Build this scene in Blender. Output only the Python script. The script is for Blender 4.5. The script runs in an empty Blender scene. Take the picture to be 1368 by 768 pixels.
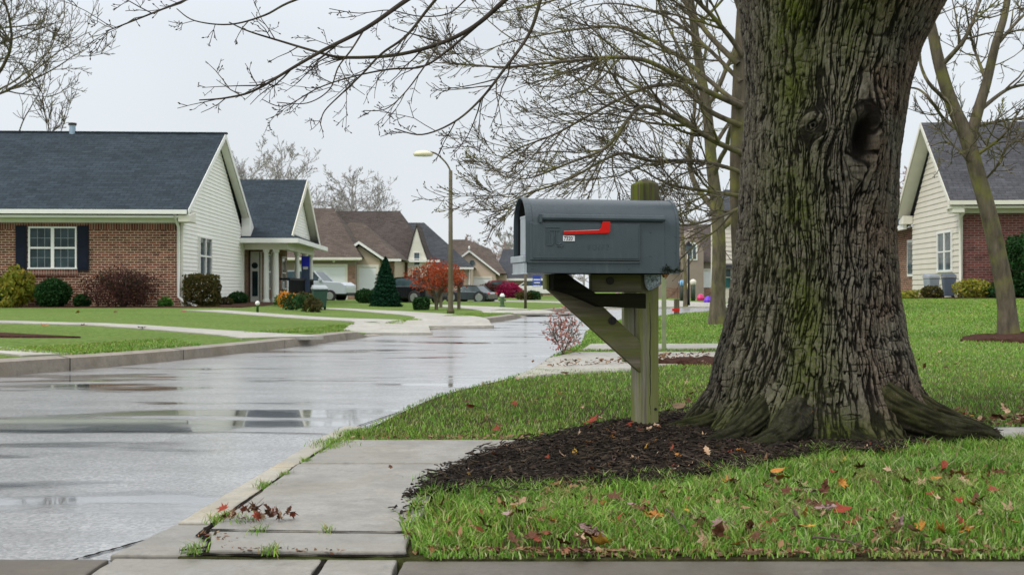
import bpy, bmesh, math, random
import numpy as np
from mathutils import Vector, Matrix
from mathutils.geometry import delaunay_2d_cdt
R = math.radians
scene = bpy.context.scene
col = scene.collection

# ------------------------------------------------------------------ camera, sky, sun, exposure
FOC = 1500.0                     # focal length in photograph pixels (1368 wide)
CAMZ = 0.8
cam_d = bpy.data.cameras.new("camera"); cam = bpy.data.objects.new("camera", cam_d); col.objects.link(cam)
cam.location = (0, 0, CAMZ); cam.rotation_euler = (R(90), 0, 0)
cam_d.sensor_width = 36; cam_d.lens = 36 * FOC / 1368
cam_d.clip_start = 0.05; cam_d.clip_end = 2000
cam_d.dof.use_dof = True; cam_d.dof.focus_distance = 5.75; cam_d.dof.aperture_fstop = 8.0
scene.camera = cam
scene.render.resolution_x = 1024; scene.render.resolution_y = 574
scene.render.engine = 'CYCLES'
scene.cycles.max_bounces = 6; scene.cycles.diffuse_bounces = 3; scene.cycles.glossy_bounces = 3
scene.cycles.transparent_max_bounces = 8
scene.view_settings.view_transform = 'Standard'; scene.view_settings.look = 'None'
scene.view_settings.exposure = 0.2; scene.view_settings.gamma = 1.0

SUN_EL, SUN_AZ = 50.0, -128.0     # azimuth measured clockwise from +Y; from behind-left of the camera
world = bpy.data.worlds.new("World"); scene.world = world; world.use_nodes = True
wn, wl = world.node_tree.nodes, world.node_tree.links
wn.clear()
wo = wn.new('ShaderNodeOutputWorld'); bg = wn.new('ShaderNodeBackground'); bg.inputs['Strength'].default_value = 0.1
sky = wn.new('ShaderNodeTexSky'); sky.sky_type = 'NISHITA'; sky.sun_disc = False
sky.sun_elevation = R(SUN_EL); sky.sun_rotation = R(SUN_AZ % 360)
tc = wn.new('ShaderNodeTexCoord'); sep = wn.new('ShaderNodeSeparateXYZ'); wl.new(tc.outputs['Generated'], sep.inputs[0])
cr = wn.new('ShaderNodeValToRGB')                       # overcast dome: brighter overhead than at the horizon
cr.color_ramp.elements[0].position = 0.0; cr.color_ramp.elements[0].color = (0.71, 0.75, 0.785, 1)
cr.color_ramp.elements[1].position = 1.0; cr.color_ramp.elements[1].color = (1.55, 1.58, 1.62, 1)
e = cr.color_ramp.elements.new(0.22); e.color = (0.71, 0.755, 0.80, 1)
wl.new(sep.outputs['Z'], cr.inputs['Fac'])
nz = wn.new('ShaderNodeTexNoise'); nz.inputs['Scale'].default_value = 2.2; nz.inputs['Detail'].default_value = 4
wl.new(tc.outputs['Generated'], nz.inputs['Vector'])
mr = wn.new('ShaderNodeMapRange'); mr.inputs['From Min'].default_value = 0.3; mr.inputs['From Max'].default_value = 0.7
mr.inputs['To Min'].default_value = 9.3; mr.inputs['To Max'].default_value = 10.5
wl.new(nz.outputs['Fac'], mr.inputs['Value'])
vm = wn.new('ShaderNodeVectorMath'); vm.operation = 'SCALE'
wl.new(cr.outputs['Color'], vm.inputs[0]); wl.new(mr.outputs[0], vm.inputs['Scale'])
mx = wn.new('ShaderNodeMix'); mx.data_type = 'RGBA'; mx.inputs[0].default_value = 0.96
wl.new(sky.outputs[0], mx.inputs[6]); wl.new(vm.outputs[0], mx.inputs[7])
wl.new(mx.outputs[2], bg.inputs['Color']); wl.new(bg.outputs[0], wo.inputs[0])

sun_d = bpy.data.lights.new("sun", 'SUN'); sun_d.energy = 1.5; sun_d.angle = R(11); sun_d.color = (1.0, 0.96, 0.9)
sun = bpy.data.objects.new("sun", sun_d); col.objects.link(sun)
az, el = R(SUN_AZ), R(SUN_EL)
sdir = Vector((math.sin(az) * math.cos(el), math.cos(az) * math.cos(el), math.sin(el)))
sun.rotation_euler = (-sdir).to_track_quat('-Z', 'Y').to_euler()

# ------------------------------------------------------------------ helpers
def tag(o, label=None, cat=None, group=None, kind=None):
    if label: o['label'] = label
    if cat: o['category'] = cat
    if group: o['group'] = group
    if kind: o['kind'] = kind
    return o
def thing(name, label, cat, loc=(0, 0, 0), rz=0.0, group=None):
    o = bpy.data.objects.new(name, None); col.objects.link(o); o.empty_display_size = 0.1
    o.location = loc; o.rotation_euler = (0, 0, rz)
    return tag(o, label, cat, group)
def mesh_obj(name, me, mat, parent=None, smooth=False):
    o = bpy.data.objects.new(name, me); col.objects.link(o)
    if mat is not None: me.materials.append(mat)
    if parent is not None: o.parent = parent
    if smooth: me.polygons.foreach_set('use_smooth', [True] * len(me.polygons))
    return o
def np_mesh(name, V, quads=None, tris=None):
    """fast mesh from numpy arrays"""
    me = bpy.data.meshes.new(name)
    V = np.asarray(V, dtype=np.float32)
    nq = 0 if quads is None else len(quads); nt = 0 if tris is None else len(tris)
    me.vertices.add(len(V)); me.vertices.foreach_set('co', V.ravel())
    loops = []
    if nq: loops.append(np.asarray(quads, dtype=np.int32).ravel())
    if nt: loops.append(np.asarray(tris, dtype=np.int32).ravel())
    L = np.concatenate(loops)
    me.loops.add(len(L)); me.loops.foreach_set('vertex_index', L)
    me.polygons.add(nq + nt)
    st = np.concatenate([np.arange(nq) * 4, nq * 4 + np.arange(nt) * 3]).astype(np.int32)
    tot = np.concatenate([np.full(nq, 4), np.full(nt, 3)]).astype(np.int32)
    me.polygons.foreach_set('loop_start', st)
    try: me.polygons.foreach_set('loop_total', tot)
    except Exception: pass
    me.update(calc_edges=True)
    return me

class MB:
    """collects shapes; build() links them as ONE mesh object"""
    def __init__(s): s.v = []; s.f = []
    def add(s, vs, fs):
        b = len(s.v); s.v += [tuple(v) for v in vs]; s.f += [tuple(i + b for i in f) for f in fs]; return s
    def box(s, x0, x1, y0, y1, z0, z1):
        return s.add([(x0,y0,z0),(x1,y0,z0),(x1,y1,z0),(x0,y1,z0),(x0,y0,z1),(x1,y0,z1),(x1,y1,z1),(x0,y1,z1)],
                     [(0,3,2,1),(4,5,6,7),(0,1,5,4),(1,2,6,5),(2,3,7,6),(3,0,4,7)])
    def prism(s, poly, a, b, axis='y'):
        """polygon in the two other axes extruded from a to b along axis"""
        n = len(poly)
        def P(p, t):
            return {'y': (p[0], t, p[1]), 'x': (t, p[0], p[1]), 'z': (p[0], p[1], t)}[axis]
        vs = [P(p, a) for p in poly] + [P(p, b) for p in poly]
        fs = [tuple(range(n)), tuple(range(2 * n - 1, n - 1, -1))] + [(i, i + n, (i + 1) % n + n, (i + 1) % n) for i in range(n)]
        return s.add(vs, fs)
    def slab(s, quad, t):
        """four points, thickness t straight down"""
        q = [Vector(p) for p in quad]; k = len(q)
        vs = q + [p - Vector((0, 0, t)) for p in q]
        fs = [tuple(range(k)), tuple(range(2 * k - 1, k - 1, -1))] + [(i, i + k, (i + 1) % k + k, (i + 1) % k) for i in range(k)]
        return s.add(vs, fs)
    def cyl(s, c, r, h, axis='z', n=16, r2=None):
        r2 = r if r2 is None else r2
        vs = []
        for t, rr in ((0, r), (h, r2)):
            for i in range(n):
                a = 2 * math.pi * i / n; p, q = rr * math.cos(a), rr * math.sin(a)
                vs.append({'z': (c[0]+p, c[1]+q, c[2]+t), 'y': (c[0]+p, c[1]+t, c[2]+q), 'x': (c[0]+t, c[1]+p, c[2]+q)}[axis])
        fs = [tuple(range(n)), tuple(range(2*n-1, n-1, -1))] + [(i, (i+1) % n, (i+1) % n + n, i + n) for i in range(n)]
        return s.add(vs, fs)
    def ring(s, c, prof, n=20):
        """lathe: prof of (r,z) about z at c"""
        vs = []
        for r, z in prof:
            for i in range(n):
                a = 2 * math.pi * i / n; vs.append((c[0] + r * math.cos(a), c[1] + r * math.sin(a), c[2] + z))
        fs = []
        for k in range(len(prof) - 1):
            for i in range(n): fs.append((k*n+i, k*n+(i+1) % n, (k+1)*n+(i+1) % n, (k+1)*n+i))
        fs.append(tuple(range(n - 1, -1, -1))); fs.append(tuple(range((len(prof)-1)*n, len(prof)*n)))
        return s.add(vs, fs)
    def tube(s, pts, rad, n=8):
        T = Tubes(); T.add(pts, rad if hasattr(rad, '__len__') else [rad] * len(pts), n)
        V, Q = T.arrays(); return s.add(V.tolist(), Q.tolist())
    def build(s, name, mat, parent=None, smooth=False, bevel=0, off=None, fix=True):
        me = bpy.data.meshes.new(name)
        vs = s.v if off is None else [(v[0]-off[0], v[1]-off[1], v[2]-off[2]) for v in s.v]
        me.from_pydata(vs, [], s.f); me.update()
        if fix:
            bm = bmesh.new(); bm.from_mesh(me); bmesh.ops.recalc_face_normals(bm, faces=bm.faces); bm.to_mesh(me); bm.free()
        o = mesh_obj(name, me, mat, parent, smooth)
        if bevel:
            m = o.modifiers.new('bevel', 'BEVEL'); m.width = bevel; m.segments = 2; m.limit_method = 'ANGLE'; m.angle_limit = R(40)
            m.harden_normals = False
        return o

class Tubes:
    """tapered tubes along polylines, gathered into one mesh"""
    def __init__(s): s.V = []; s.Q = []; s.n = 0
    def add(s, pts, rad, k=6):
        P = np.asarray(pts, float); r = np.asarray(rad, float); m = len(P)
        if m < 2: return
        T = np.empty_like(P); T[1:-1] = P[2:] - P[:-2]; T[0] = P[1] - P[0]; T[-1] = P[-1] - P[-2]
        T /= np.linalg.norm(T, axis=1)[:, None] + 1e-9
        ref = np.zeros(3); ref[int(np.argmin(np.abs(T.mean(0))))] = 1
        A = np.cross(T, ref); A /= np.linalg.norm(A, axis=1)[:, None] + 1e-9
        B = np.cross(T, A)
        a = np.arange(k) * 2 * np.pi / k
        ring = P[:, None, :] + r[:, None, None] * (A[:, None, :] * np.cos(a)[None, :, None] + B[:, None, :] * np.sin(a)[None, :, None])
        s.V.append(ring.reshape(-1, 3))
        i = np.arange(m - 1)[:, None] * k; j = np.arange(k)[None, :]; jn = (j + 1) % k
        q = np.stack([i + j, i + jn, i + k + jn, i + k + j], -1).reshape(-1, 4) + s.n
        s.Q.append(q); s.n += m * k
    def arrays(s): return np.concatenate(s.V), np.concatenate(s.Q)
    def build(s, name, mat, parent=None, off=(0, 0, 0)):
        V, Q = s.arrays()
        return mesh_obj(name, np_mesh(name, V - np.array(off), Q), mat, parent, True)

# numpy noise
def hsh(i, j, seed=0):
    n = (i.astype(np.int64) * 374761393 + j.astype(np.int64) * 668265263 + seed * 982451653) & 0x7fffffff
    n = (n ^ (n >> 13)) * 1274126177 & 0x7fffffff
    return ((n ^ (n >> 16)) & 0xffff) / 65535.0
def vnoise(x, y, seed=0):
    i = np.floor(x); j = np.floor(y); fx = x - i; fy = y - j
    fx = fx * fx * (3 - 2 * fx); fy = fy * fy * (3 - 2 * fy)
    a = hsh(i, j, seed); b = hsh(i + 1, j, seed); c = hsh(i, j + 1, seed); d = hsh(i + 1, j + 1, seed)
    return (a * (1 - fx) + b * fx) * (1 - fy) + (c * (1 - fx) + d * fx) * fy
def fbm(x, y, o=4, seed=0):
    t = 0; a = 0.5
    for k in range(o): t = t + a * vnoise(x * 2 ** k, y * 2 ** k, seed + k); a *= .5
    return t / (1 - 0.5 ** o)
def sst(a, b, x):
    t = np.clip((np.asarray(x, float) - a) / (b - a), 0, 1); return t * t * (3 - 2 * t)
def inpoly(px, py, poly):
    r = np.zeros(np.shape(px), bool); n = len(poly); j = n - 1
    for i in range(n):
        xi, yi = poly[i]; xj, yj = poly[j]
        c = ((yi > py) != (yj > py)) & (px < (xj - xi) * (py - yi) / (yj - yi + 1e-12) + xi)
        r ^= c; j = i
    return r

# ------------------------------------------------------------------ lie of the land
APRON = [(-2.12, 18.9, .7), (-1.35, 21.9, .8), (.45, 31.0, 1.1), (4.5, 42.0, 1.5), (7.5, 44.4, 2.0)]
def hR(x, y):      # right of the road
    x = np.asarray(x, float); y = np.asarray(y, float)
    m = 0.015 * np.exp(-((x - 1.55) ** 2 / .9 + (y - 5.95) ** 2 / 0.35))
    return 0.022 + 0.03 * sst(6.3, 8, y) + 0.44 * sst(8, 32, y) * sst(2, 9.5, x) + m + 0.01 * (fbm(x * .7, y * .7, 2, 5) - .5) * sst(5, 8, y)
def hL(x, y):      # left of the road
    x = np.asarray(x, float); y = np.asarray(y, float)
    h = 0.12 + 0.125 * sst(-3.2, -8.5, x) * (1 - sst(46, 64, y)) - .06 * sst(48, 70, y)
    for ex, ey, er in APRON:                      # the lawn and kerb dip where a walk meets the road
        d = np.hypot(x - ex, y - ey); h = .022 + (h - .022) * sst(er, er + .75, d)
    return h
def G(px, py, side='R', z=None):
    """photograph pixel -> point on the ground of that side"""
    h = 0.0 if z is None else z
    for _ in range(12):
        Y = (CAMZ - h) * FOC / (py - 384.0); X = (px - 684.0) / FOC * Y
        if z is not None: break
        h = 0.5 * h + 0.5 * float(hR(X, Y) if side == 'R' else hL(X, Y))
    return Vector((X, Y, h))
def W(px, py, Y): return Vector(((px - 684.0) / FOC * Y, Y, CAMZ - (py - 384.0) / FOC * Y))

# ------------------------------------------------------------------ materials
class M:
    def __init__(s, name, rough=0.6, metal=0.0, spec=0.5):
        s.m = bpy.data.materials.new(name); s.m.use_nodes = True; s.nt = s.m.node_tree
        s.b = s.nt.nodes['Principled BSDF']; s.b.inputs['Roughness'].default_value = rough
        s.b.inputs['Metallic'].default_value = metal; s.b.inputs['Specular IOR Level'].default_value = spec
        s.co = s.n('ShaderNodeTexCoord').outputs['Object']
    def n(s, t, **kw):
        nd = s.nt.nodes.new(t)
        for k, v in kw.items():
            if k.startswith('i_'):
                key = k[2:].replace('_', ' ')
                key = int(key) if key.isdigit() else key
                s.set(nd.inputs[key], v)
            else: setattr(nd, k, v)
        return nd
    def set(s, sock, v):
        if isinstance(v, bpy.types.NodeSocket): s.nt.links.new(v, sock)
        else:
            if hasattr(sock.default_value, '__len__') and isinstance(v, (tuple, list)) and len(v) == 3 and len(sock.default_value) == 4: v = (*v, 1)
            sock.default_value = v
    def map(s, sc=(1, 1, 1), v=None, rot=(0, 0, 0)):
        return s.n('ShaderNodeMapping', i_Vector=v or s.co, i_Scale=sc, i_Rotation=rot).outputs[0]
    def noise(s, scale=5, det=4, v=None, rough=0.5, dist=0):
        return s.n('ShaderNodeTexNoise', i_Vector=v or s.co, i_Scale=scale, i_Detail=det, i_Roughness=rough, i_Distortion=dist).outputs['Fac']
    def ramp(s, f, stops):
        nd = s.n('ShaderNodeValToRGB', i_Fac=f); el = nd.color_ramp.elements
        while len(el) > 1: el.remove(el[-1])
        for k, (p, c) in enumerate(stops):
            if not hasattr(c, '__len__'): c = (c, c, c)
            x = el[0] if k == 0 else el.new(p)
            x.position = p; x.color = (*c, 1)
        return nd.outputs[0]
    def mix(s, f, a, b, mode='MIX'):
        nd = s.n('ShaderNodeMix', data_type='RGBA', blend_type=mode)
        s.set(nd.inputs[0], f); s.set(nd.inputs[6], a); s.set(nd.inputs[7], b); return nd.outputs[2]
    def math(s, op, a, b=0.0, c=None):
        nd = s.n('ShaderNodeMath', operation=op); s.set(nd.inputs[0], a); s.set(nd.inputs[1], b)
        if c is not None: s.set(nd.inputs[2], c)
        return nd.outputs[0]
    def bump(s, h, strength=0.3, dist=0.01, n=None):
        nd = s.n('ShaderNodeBump', i_Height=h, i_Strength=strength, i_Distance=dist)
        if n is not None: s.set(nd.inputs['Normal'], n)
        s.nt.links.new(nd.outputs[0], s.b.inputs['Normal']); return nd.outputs[0]
    def color(s, c): s.set(s.b.inputs['Base Color'], c); return s
    def rough(s, c): s.set(s.b.inputs['Roughness'], c); return s
    def xyz(s, v=None):
        nd = s.n('ShaderNodeSeparateXYZ', i_Vector=v or s.co); return nd.outputs
    def comb(s, x, y, z=0.0):
        nd = s.n('ShaderNodeCombineXYZ'); s.set(nd.inputs[0], x); s.set(nd.inputs[1], y); s.set(nd.inputs[2], z); return nd.outputs[0]

def simple(name, c, rough=0.6, var=0.15, scale=8, bump=0.0, bscale=60, metal=0.0, spec=0.5, coat=0):
    m = M(name, rough, metal, spec)
    f = m.noise(scale, 5)
    m.color(m.ramp(f, [(0.3, tuple(x * (1 - var) for x in c)), (0.7, tuple(min(1, x * (1 + var)) for x in c))]))
    if bump: m.bump(m.noise(bscale, 3), bump, 0.01)
    if coat: m.b.inputs['Coat Weight'].default_value = coat; m.b.inputs['Coat Roughness'].default_value = .08
    return m.m
def leafmat(name, cols, rough=0.65, trans=0.25):
    """colour differs from leaf to leaf"""
    m = M(name, rough, spec=.12)
    r = m.n('ShaderNodeNewGeometry').outputs['Random Per Island']
    n = len(cols); c = m.ramp(r, [(k / max(1, n - 1), cc) for k, cc in enumerate(cols)])
    v = m.noise(1.6, 3)
    c = m.mix(m.ramp(v, [(.35, 0), (.65, 1)]), c, m.mix(1, c, (.72, .76, .7), 'MULTIPLY'))
    m.color(c)
    if trans:
        tr = m.n('ShaderNodeBsdfTranslucent', i_Color=c); ad = m.n('ShaderNodeMixShader', i_0=trans, i_1=m.b.outputs[0], i_2=tr.outputs[0])
        m.nt.links.new(ad.outputs[0], m.nt.nodes['Material Output'].inputs[0])
    return m.m
def brickmat(name, c1, c2, mortar, bw=.215, bh=.072, vert=False):
    m = M(name, .9, spec=.1)
    o = m.xyz(); u = m.math('ADD', o[0], o[1]); v = o[2]
    vec = m.comb(v, u) if vert else m.comb(u, v)
    b = m.n('ShaderNodeTexBrick', i_Vector=vec, i_Scale=1.0, i_Color1=c1, i_Color2=c2, i_Mortar=mortar)
    b.inputs['Mortar Size'].default_value = .0095; b.inputs['Brick Width'].default_value = bw; b.inputs['Row Height'].default_value = bh
    b.inputs['Mortar Smooth'].default_value = .2; b.inputs['Bias'].default_value = -.1
    if vert: b.offset = 0.0
    c = m.mix(.55, b.outputs[0], m.ramp(m.noise(1.3, 4), [(.3, (.75, .72, .7)), (.7, (1.2, 1.15, 1.1))]), 'MULTIPLY')
    # a scatter of burnt, darker bricks
    wn_ = m.n('ShaderNodeTexWhiteNoise', noise_dimensions='2D', i_Vector=m.n('ShaderNodeVectorMath', operation='FLOOR', i_0=m.n('ShaderNodeVectorMath', operation='DIVIDE', i_0=vec, i_1=(bw, bh, 1)).outputs[0]).outputs[0])
    c = m.mix(m.ramp(wn_.outputs[0], [(.8, 0), (.84, .5)]), c, m.mix(1, c, (.45, .42, .45), 'MULTIPLY'))
    m.color(c); m.bump(b.outputs['Fac'], -.4, .01); return m.m
def shingle(name, c, axis='x', k=1.7):
    m = M(name, .9, spec=.12); o = m.xyz(); vec = m.comb(o[0] if axis == 'x' else o[1], m.math('MULTIPLY', o[2], k))
    b = m.n('ShaderNodeTexBrick', i_Vector=vec, i_Scale=1.0, i_Color1=tuple(x * 1.22 for x in c), i_Color2=tuple(x * .84 for x in c), i_Mortar=tuple(x * .55 for x in c))
    b.inputs['Mortar Size'].default_value = .008; b.inputs['Brick Width'].default_value = .31; b.inputs['Row Height'].default_value = .14
    f = m.ramp(m.noise(.7, 5), [(.3, (.86, .86, .86)), (.7, (1.12, 1.12, 1.12))])
    g = m.ramp(m.noise(9, 4, rough=.7), [(.3, (.75, .75, .75)), (.7, (1.2, 1.2, 1.2))])
    m.color(m.mix(1, m.mix(1, b.outputs[0], f, 'MULTIPLY'), g, 'MULTIPLY')); m.bump(b.outputs['Fac'], -.3, .01); return m.m
def glassmat(name, c=(.018, .032, .036)):
    m = M(name, .06, spec=.25); m.color(m.ramp(m.noise(2.5, 3), [(.4, c), (.6, tuple(x * 1.9 for x in c))])); return m.m

MT = {}
MT['brick'] = brickmat('red_brown_brick', (.20, .072, .042), (.095, .037, .024), (.50, .41, .31), .205, .070)
MT['brickv'] = brickmat('soldier_brick', (.21, .08, .05), (.12, .045, .03), (.34, .28, .24), .2, .072, True)
MT['brick2'] = brickmat('dark_red_brick', (.17, .06, .05), (.11, .04, .035), (.22, .17, .15))
MT['brick3'] = brickmat('tan_brick', (.28, .16, .11), (.2, .11, .08), (.34, .27, .22))
MT['siding'] = simple('white_vinyl_siding', (.84, .83, .77), .5, .04, 2)
MT['muntin'] = simple('grey_muntin', (.22, .25, .26), .5, .1, 5)
MT['siding2'] = simple('cream_vinyl_siding', (.63, .585, .49), .5, .04, 2)
MT['tan'] = simple('tan_siding', (.46, .37, .27), .6, .06, 2)
MT['peach'] = simple('peach_siding', (.55, .44, .34), .6, .06, 2)
MT['taupe'] = simple('taupe_siding', (.25, .2, .16), .6, .06, 2)
MT['cream'] = simple('cream_trim_paint', (.68, .655, .56), .45, .06, 3)
MT['white'] = simple('white_trim_paint', (.78, .78, .74), .4, .05, 3)
MT['garage'] = simple('white_garage_paint', (.74, .76, .78), .5, .04, 1)
MT['navy'] = simple('navy_shutter_paint', (.008, .012, .024), .6, .1, 5, spec=.15)
MT['glass'] = glassmat('window_glass'); MT['glass2'] = glassmat('grey_window_glass', (.06, .08, .09))
MT['black'] = simple('black_iron_paint', (.008, .008, .01), .6, .1, 8, spec=.15)
MT['roofA'] = shingle('slate_blue_shingles', (.033, .045, .056), 'x')
MT['roofAy'] = shingle('slate_blue_shingles_side', (.033, .045, .056), 'y', 1.8)
MT['roofB'] = shingle('brown_shingles', (.105, .083, .07), 'x')
MT['roofBy'] = shingle('brown_shingles_side', (.105, .083, .07), 'y')
MT['roofC'] = shingle('dark_brown_shingles', (.078, .064, .058), 'x')
MT['roofD'] = shingle('grey_shingles', (.06, .064, .072), 'x')
MT['roofDy'] = shingle('grey_shingles_side', (.06, .064, .072), 'y')
MT['roofH'] = shingle('charcoal_shingles', (.072, .072, .080), 'x')
MT['hedge'] = leafmat('dark_green_leaves', [(.012, .045, .014), (.03, .09, .022), (.018, .06, .015)])
MT['hedge2'] = leafmat('olive_russet_leaves', [(.09, .075, .02), (.05, .06, .015), (.13, .08, .03)])
MT['yellow'] = leafmat('yellow_green_leaves', [(.3, .28, .03), (.2, .25, .04), (.38, .26, .04)])
MT['plum'] = leafmat('plum_brown_leaves', [(.10, .035, .035), (.06, .03, .028), (.12, .06, .04)])
MT['fresh'] = leafmat('fresh_green_leaves', [(.07, .2, .03), (.1, .26, .04), (.05, .15, .03)])
MT['conifer'] = leafmat('blue_green_needles', [(.005, .03, .014), (.010, .055, .024), (.007, .042, .02)], trans=.1)
MT['redleaf'] = leafmat('orange_red_leaves', [(.42, .085, .03), (.36, .05, .025), (.5, .14, .05), (.3, .05, .03)])
MT['magenta'] = leafmat('magenta_leaves', [(.38, .01, .09), (.25, .015, .05), (.5, .03, .16)])
MT['orangefl'] = leafmat('orange_yellow_petals', [(.75, .38, .03), (.7, .22, .05), (.8, .5, .06)])
MT['pinkleaf'] = leafmat('pale_red_leaves', [(.5, .16, .14), (.42, .1, .09), (.6, .34, .28), (.32, .08, .07)])
def barkmat(name, c, moss=(.1, .1, .03), mf=.5, vs=14):
    m = M(name, .9, spec=.1)
    f = m.noise(1, 6, m.map((vs, vs, vs * .25)), .65)
    cc = m.ramp(f, [(.3, tuple(x * .5 for x in c)), (.7, tuple(x * 1.35 for x in c))])
    g = m.ramp(m.noise(3.0, 4), [(.5, 0), (.7, mf)])
    m.color(m.mix(g, cc, moss)); m.bump(f, .6, .02); return m.m
MT['bark'] = barkmat('grey_brown_bark', (.125, .105, .075), (.19, .19, .05), .8)
MT['bark_dark'] = barkmat('dark_wet_bark', (.062, .05, .04), (.09, .09, .03), .5)
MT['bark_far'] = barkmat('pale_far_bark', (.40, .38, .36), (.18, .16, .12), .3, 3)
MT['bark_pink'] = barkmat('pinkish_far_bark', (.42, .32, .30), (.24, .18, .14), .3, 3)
# ------------------------------------------------------------------ ground, road, kerbs
def lawnmat():
    m = M('lawn_green', .95, spec=.04)
    a = m.noise(.35, 4); b = m.noise(14, 6, rough=.7); c = m.noise(60, 3, m.map((1, .5, 1)), .6)
    base = m.ramp(a, [(.3, (.14, .215, .055)), (.55, (.175, .26, .07)), (.75, (.21, .27, .085))])
    base = m.mix(m.ramp(m.noise(1.7, 5, rough=.7), [(.42, 0), (.62, .5)]), base, (.20, .22, .075))
    base = m.mix(m.ramp(b, [(.38, 0), (.66, .8)]), base, (.045, .10, .014))
    base = m.mix(m.ramp(c, [(.5, 0), (.8, .4)]), base, (.2, .26, .09))
    m.color(base); m.bump(m.math('ADD', b, c), .8, .03); return m.m
MT['lawn'] = lawnmat()
m = M('lawn_and_soil', .95, spec=.05); f = m.noise(30, 6, rough=.7)
near = m.mix(m.ramp(m.noise(3, 3), [(.35, 0), (.7, 1)]), m.ramp(f, [(.3, (.016, .013, .007)), (.7, (.07, .055, .03))]), m.ramp(f, [(.3, (.03, .035, .01)), (.7, (.08, .10, .028))]))
fa = m.mix(m.ramp(m.noise(14, 6, rough=.7), [(.4, 0), (.75, .5)]), m.ramp(m.noise(.35, 4), [(.3, (.14, .215, .055)), (.55, (.175, .26, .07)), (.75, (.21, .27, .085))]), (.05, .105, .018))
turf = m.n('ShaderNodeMapRange', i_0=m.math('ADD', m.xyz()[1], m.math('MULTIPLY', m.noise(.5, 3), 3.0)), i_1=9.0, i_2=17.0).outputs[0]   # sparse worn turf by the tree, thick turf further off
m.color(m.mix(turf, near, fa)); m.bump(f, .8, .02); MT['soil'] = m.m

m = M('wet_road', .3, spec=.5); o = m.xyz()          # wet pale asphalt with puddles
pud = m.noise(1, 4, m.map((.28, .95, 1)), .55, .6); pud2 = m.noise(1, 3, m.map((.9, 3.4, 1)), .5)
bands = 0.0
for yc_, hw__, amt in ((6.6, .8, .12), (4.15, .35, .11), (9.2, .7, .07)):     # shallow dips across the lane that hold water
    dd = m.math('ABSOLUTE', m.math('SUBTRACT', m.math('ADD', o[1], m.math('MULTIPLY', m.noise(.8, 6, m.map((.6, 1.4, 1)), .65), 1.6)), yc_ + .8))
    bands = m.math('ADD', bands, m.math('MULTIPLY', m.n('ShaderNodeMapRange', i_0=dd, i_1=hw__, i_2=hw__ * .05, i_3=0.0, i_4=1.0).outputs[0], amt))
wet = m.ramp(m.math('ADD', bands, m.math('ADD', m.math('MULTIPLY', pud, .65), m.math('MULTIPLY', pud2, .35))), [(.53, 0), (.62, 1)])
grit = m.noise(75, 6, rough=.9); grit2 = m.noise(38, 4, rough=.7); vst = m.n('ShaderNodeTexVoronoi', i_Vector=m.co, i_Scale=85.0).outputs['Color']
dry = m.ramp(grit, [(.25, (.13, .132, .134)), (.75, (.48, .482, .48))])
dry = m.mix(.5, dry, m.mix(1, dry, m.ramp(vst, [(.2, (.35, .35, .35)), (.8, (1.75, 1.72, 1.68))]), 'MULTIPLY'))
cc = m.mix(m.ramp(m.noise(3.1, 5, m.map((.5, 1, 1)), .65), [(.4, 0), (.65, .5)]), dry, (.12, .115, .108))
cc = m.mix(m.ramp(grit2, [(.3, .0), (.7, .25)]), cc, (.16, .158, .155))
cc = m.mix(m.math('MULTIPLY', wet, .6), cc, (.05, .044, .038))
m.color(cc); m.rough(m.ramp(wet, [(0, .42), (1, .05)]))
hh = m.math('MULTIPLY', m.math('ADD', grit, grit2), m.math('SUBTRACT', 1.0, m.math('MULTIPLY', wet, .97)))
m.bump(hh, .5, .008); m.b.inputs['Coat Weight'].default_value = .35; m.set(m.b.inputs['Coat Roughness'], m.ramp(wet, [(0, .20), (1, .035)]))
m.b.inputs['Coat IOR'].default_value = 1.85; m.set(m.b.inputs['Coat Weight'], m.ramp(wet, [(0, .8), (1, 1.0)]))
MT['road'] = m.m
def concrete(name, c, stain=(.42, .33, .2), sf=.3, rough=.62, stretch=(6, 30, 6)):
    m = M(name, rough, spec=.4)
    a = m.noise(1.3, 5, rough=.6); b = m.noise(60, 6, rough=.9); d = m.noise(1, 4, m.map(stretch), .6)
    cc = m.ramp(a, [(.3, tuple(x * .8 for x in c)), (.7, tuple(x * 1.12 for x in c))])
    cc = m.mix(m.ramp(b, [(.42, .0), (.62, .5)]), cc, tuple(x * .5 for x in c))
    cc = m.mix(m.ramp(d, [(.48, 0), (.68, .42)]), cc, tuple(x * .62 for x in c))
    cc = m.mix(m.ramp(m.noise(2.3, 3), [(.5, 0), (.75, sf)]), cc, stain)
    cc = m.mix(m.ramp(m.noise(4.5, 6, rough=.75), [(.46, 0), (.62, .6)]), cc, tuple(x * .55 for x in c))
    pits = m.n('ShaderNodeTexVoronoi', i_Vector=m.co, i_Scale=26.0).outputs['Distance']
    cc = m.mix(m.ramp(pits, [(.05, .7), (.1, 0)]), cc, tuple(x * .3 for x in c))
    cc = m.mix(m.ramp(m.noise(1.9, 6, rough=.7, dist=.4), [(.48, 0), (.56, .38)]), cc, tuple(x * y for x, y in zip(c, (.62, .58, .5))))
    cc = m.mix(m.ramp(m.noise(13, 5, rough=.75), [(.56, 0), (.66, .5)]), cc, tuple(x * .45 for x in c))
    m.color(cc); m.rough(m.ramp(a, [(.35, rough - .22), (.6, rough)])); m.bump(m.math('ADD', b, d), .3, .004); return m.m
MT['conc'] = concrete('damp_concrete', (.31, .295, .265), (.36, .3, .2), .2)
MT['kerb'] = concrete('cream_kerb_concrete', (.43, .40, .33), (.5, .36, .16), .7)
MT['kerb2'] = concrete('old_kerb_concrete', (.29, .25, .2), (.2, .15, .1), .5)
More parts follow.
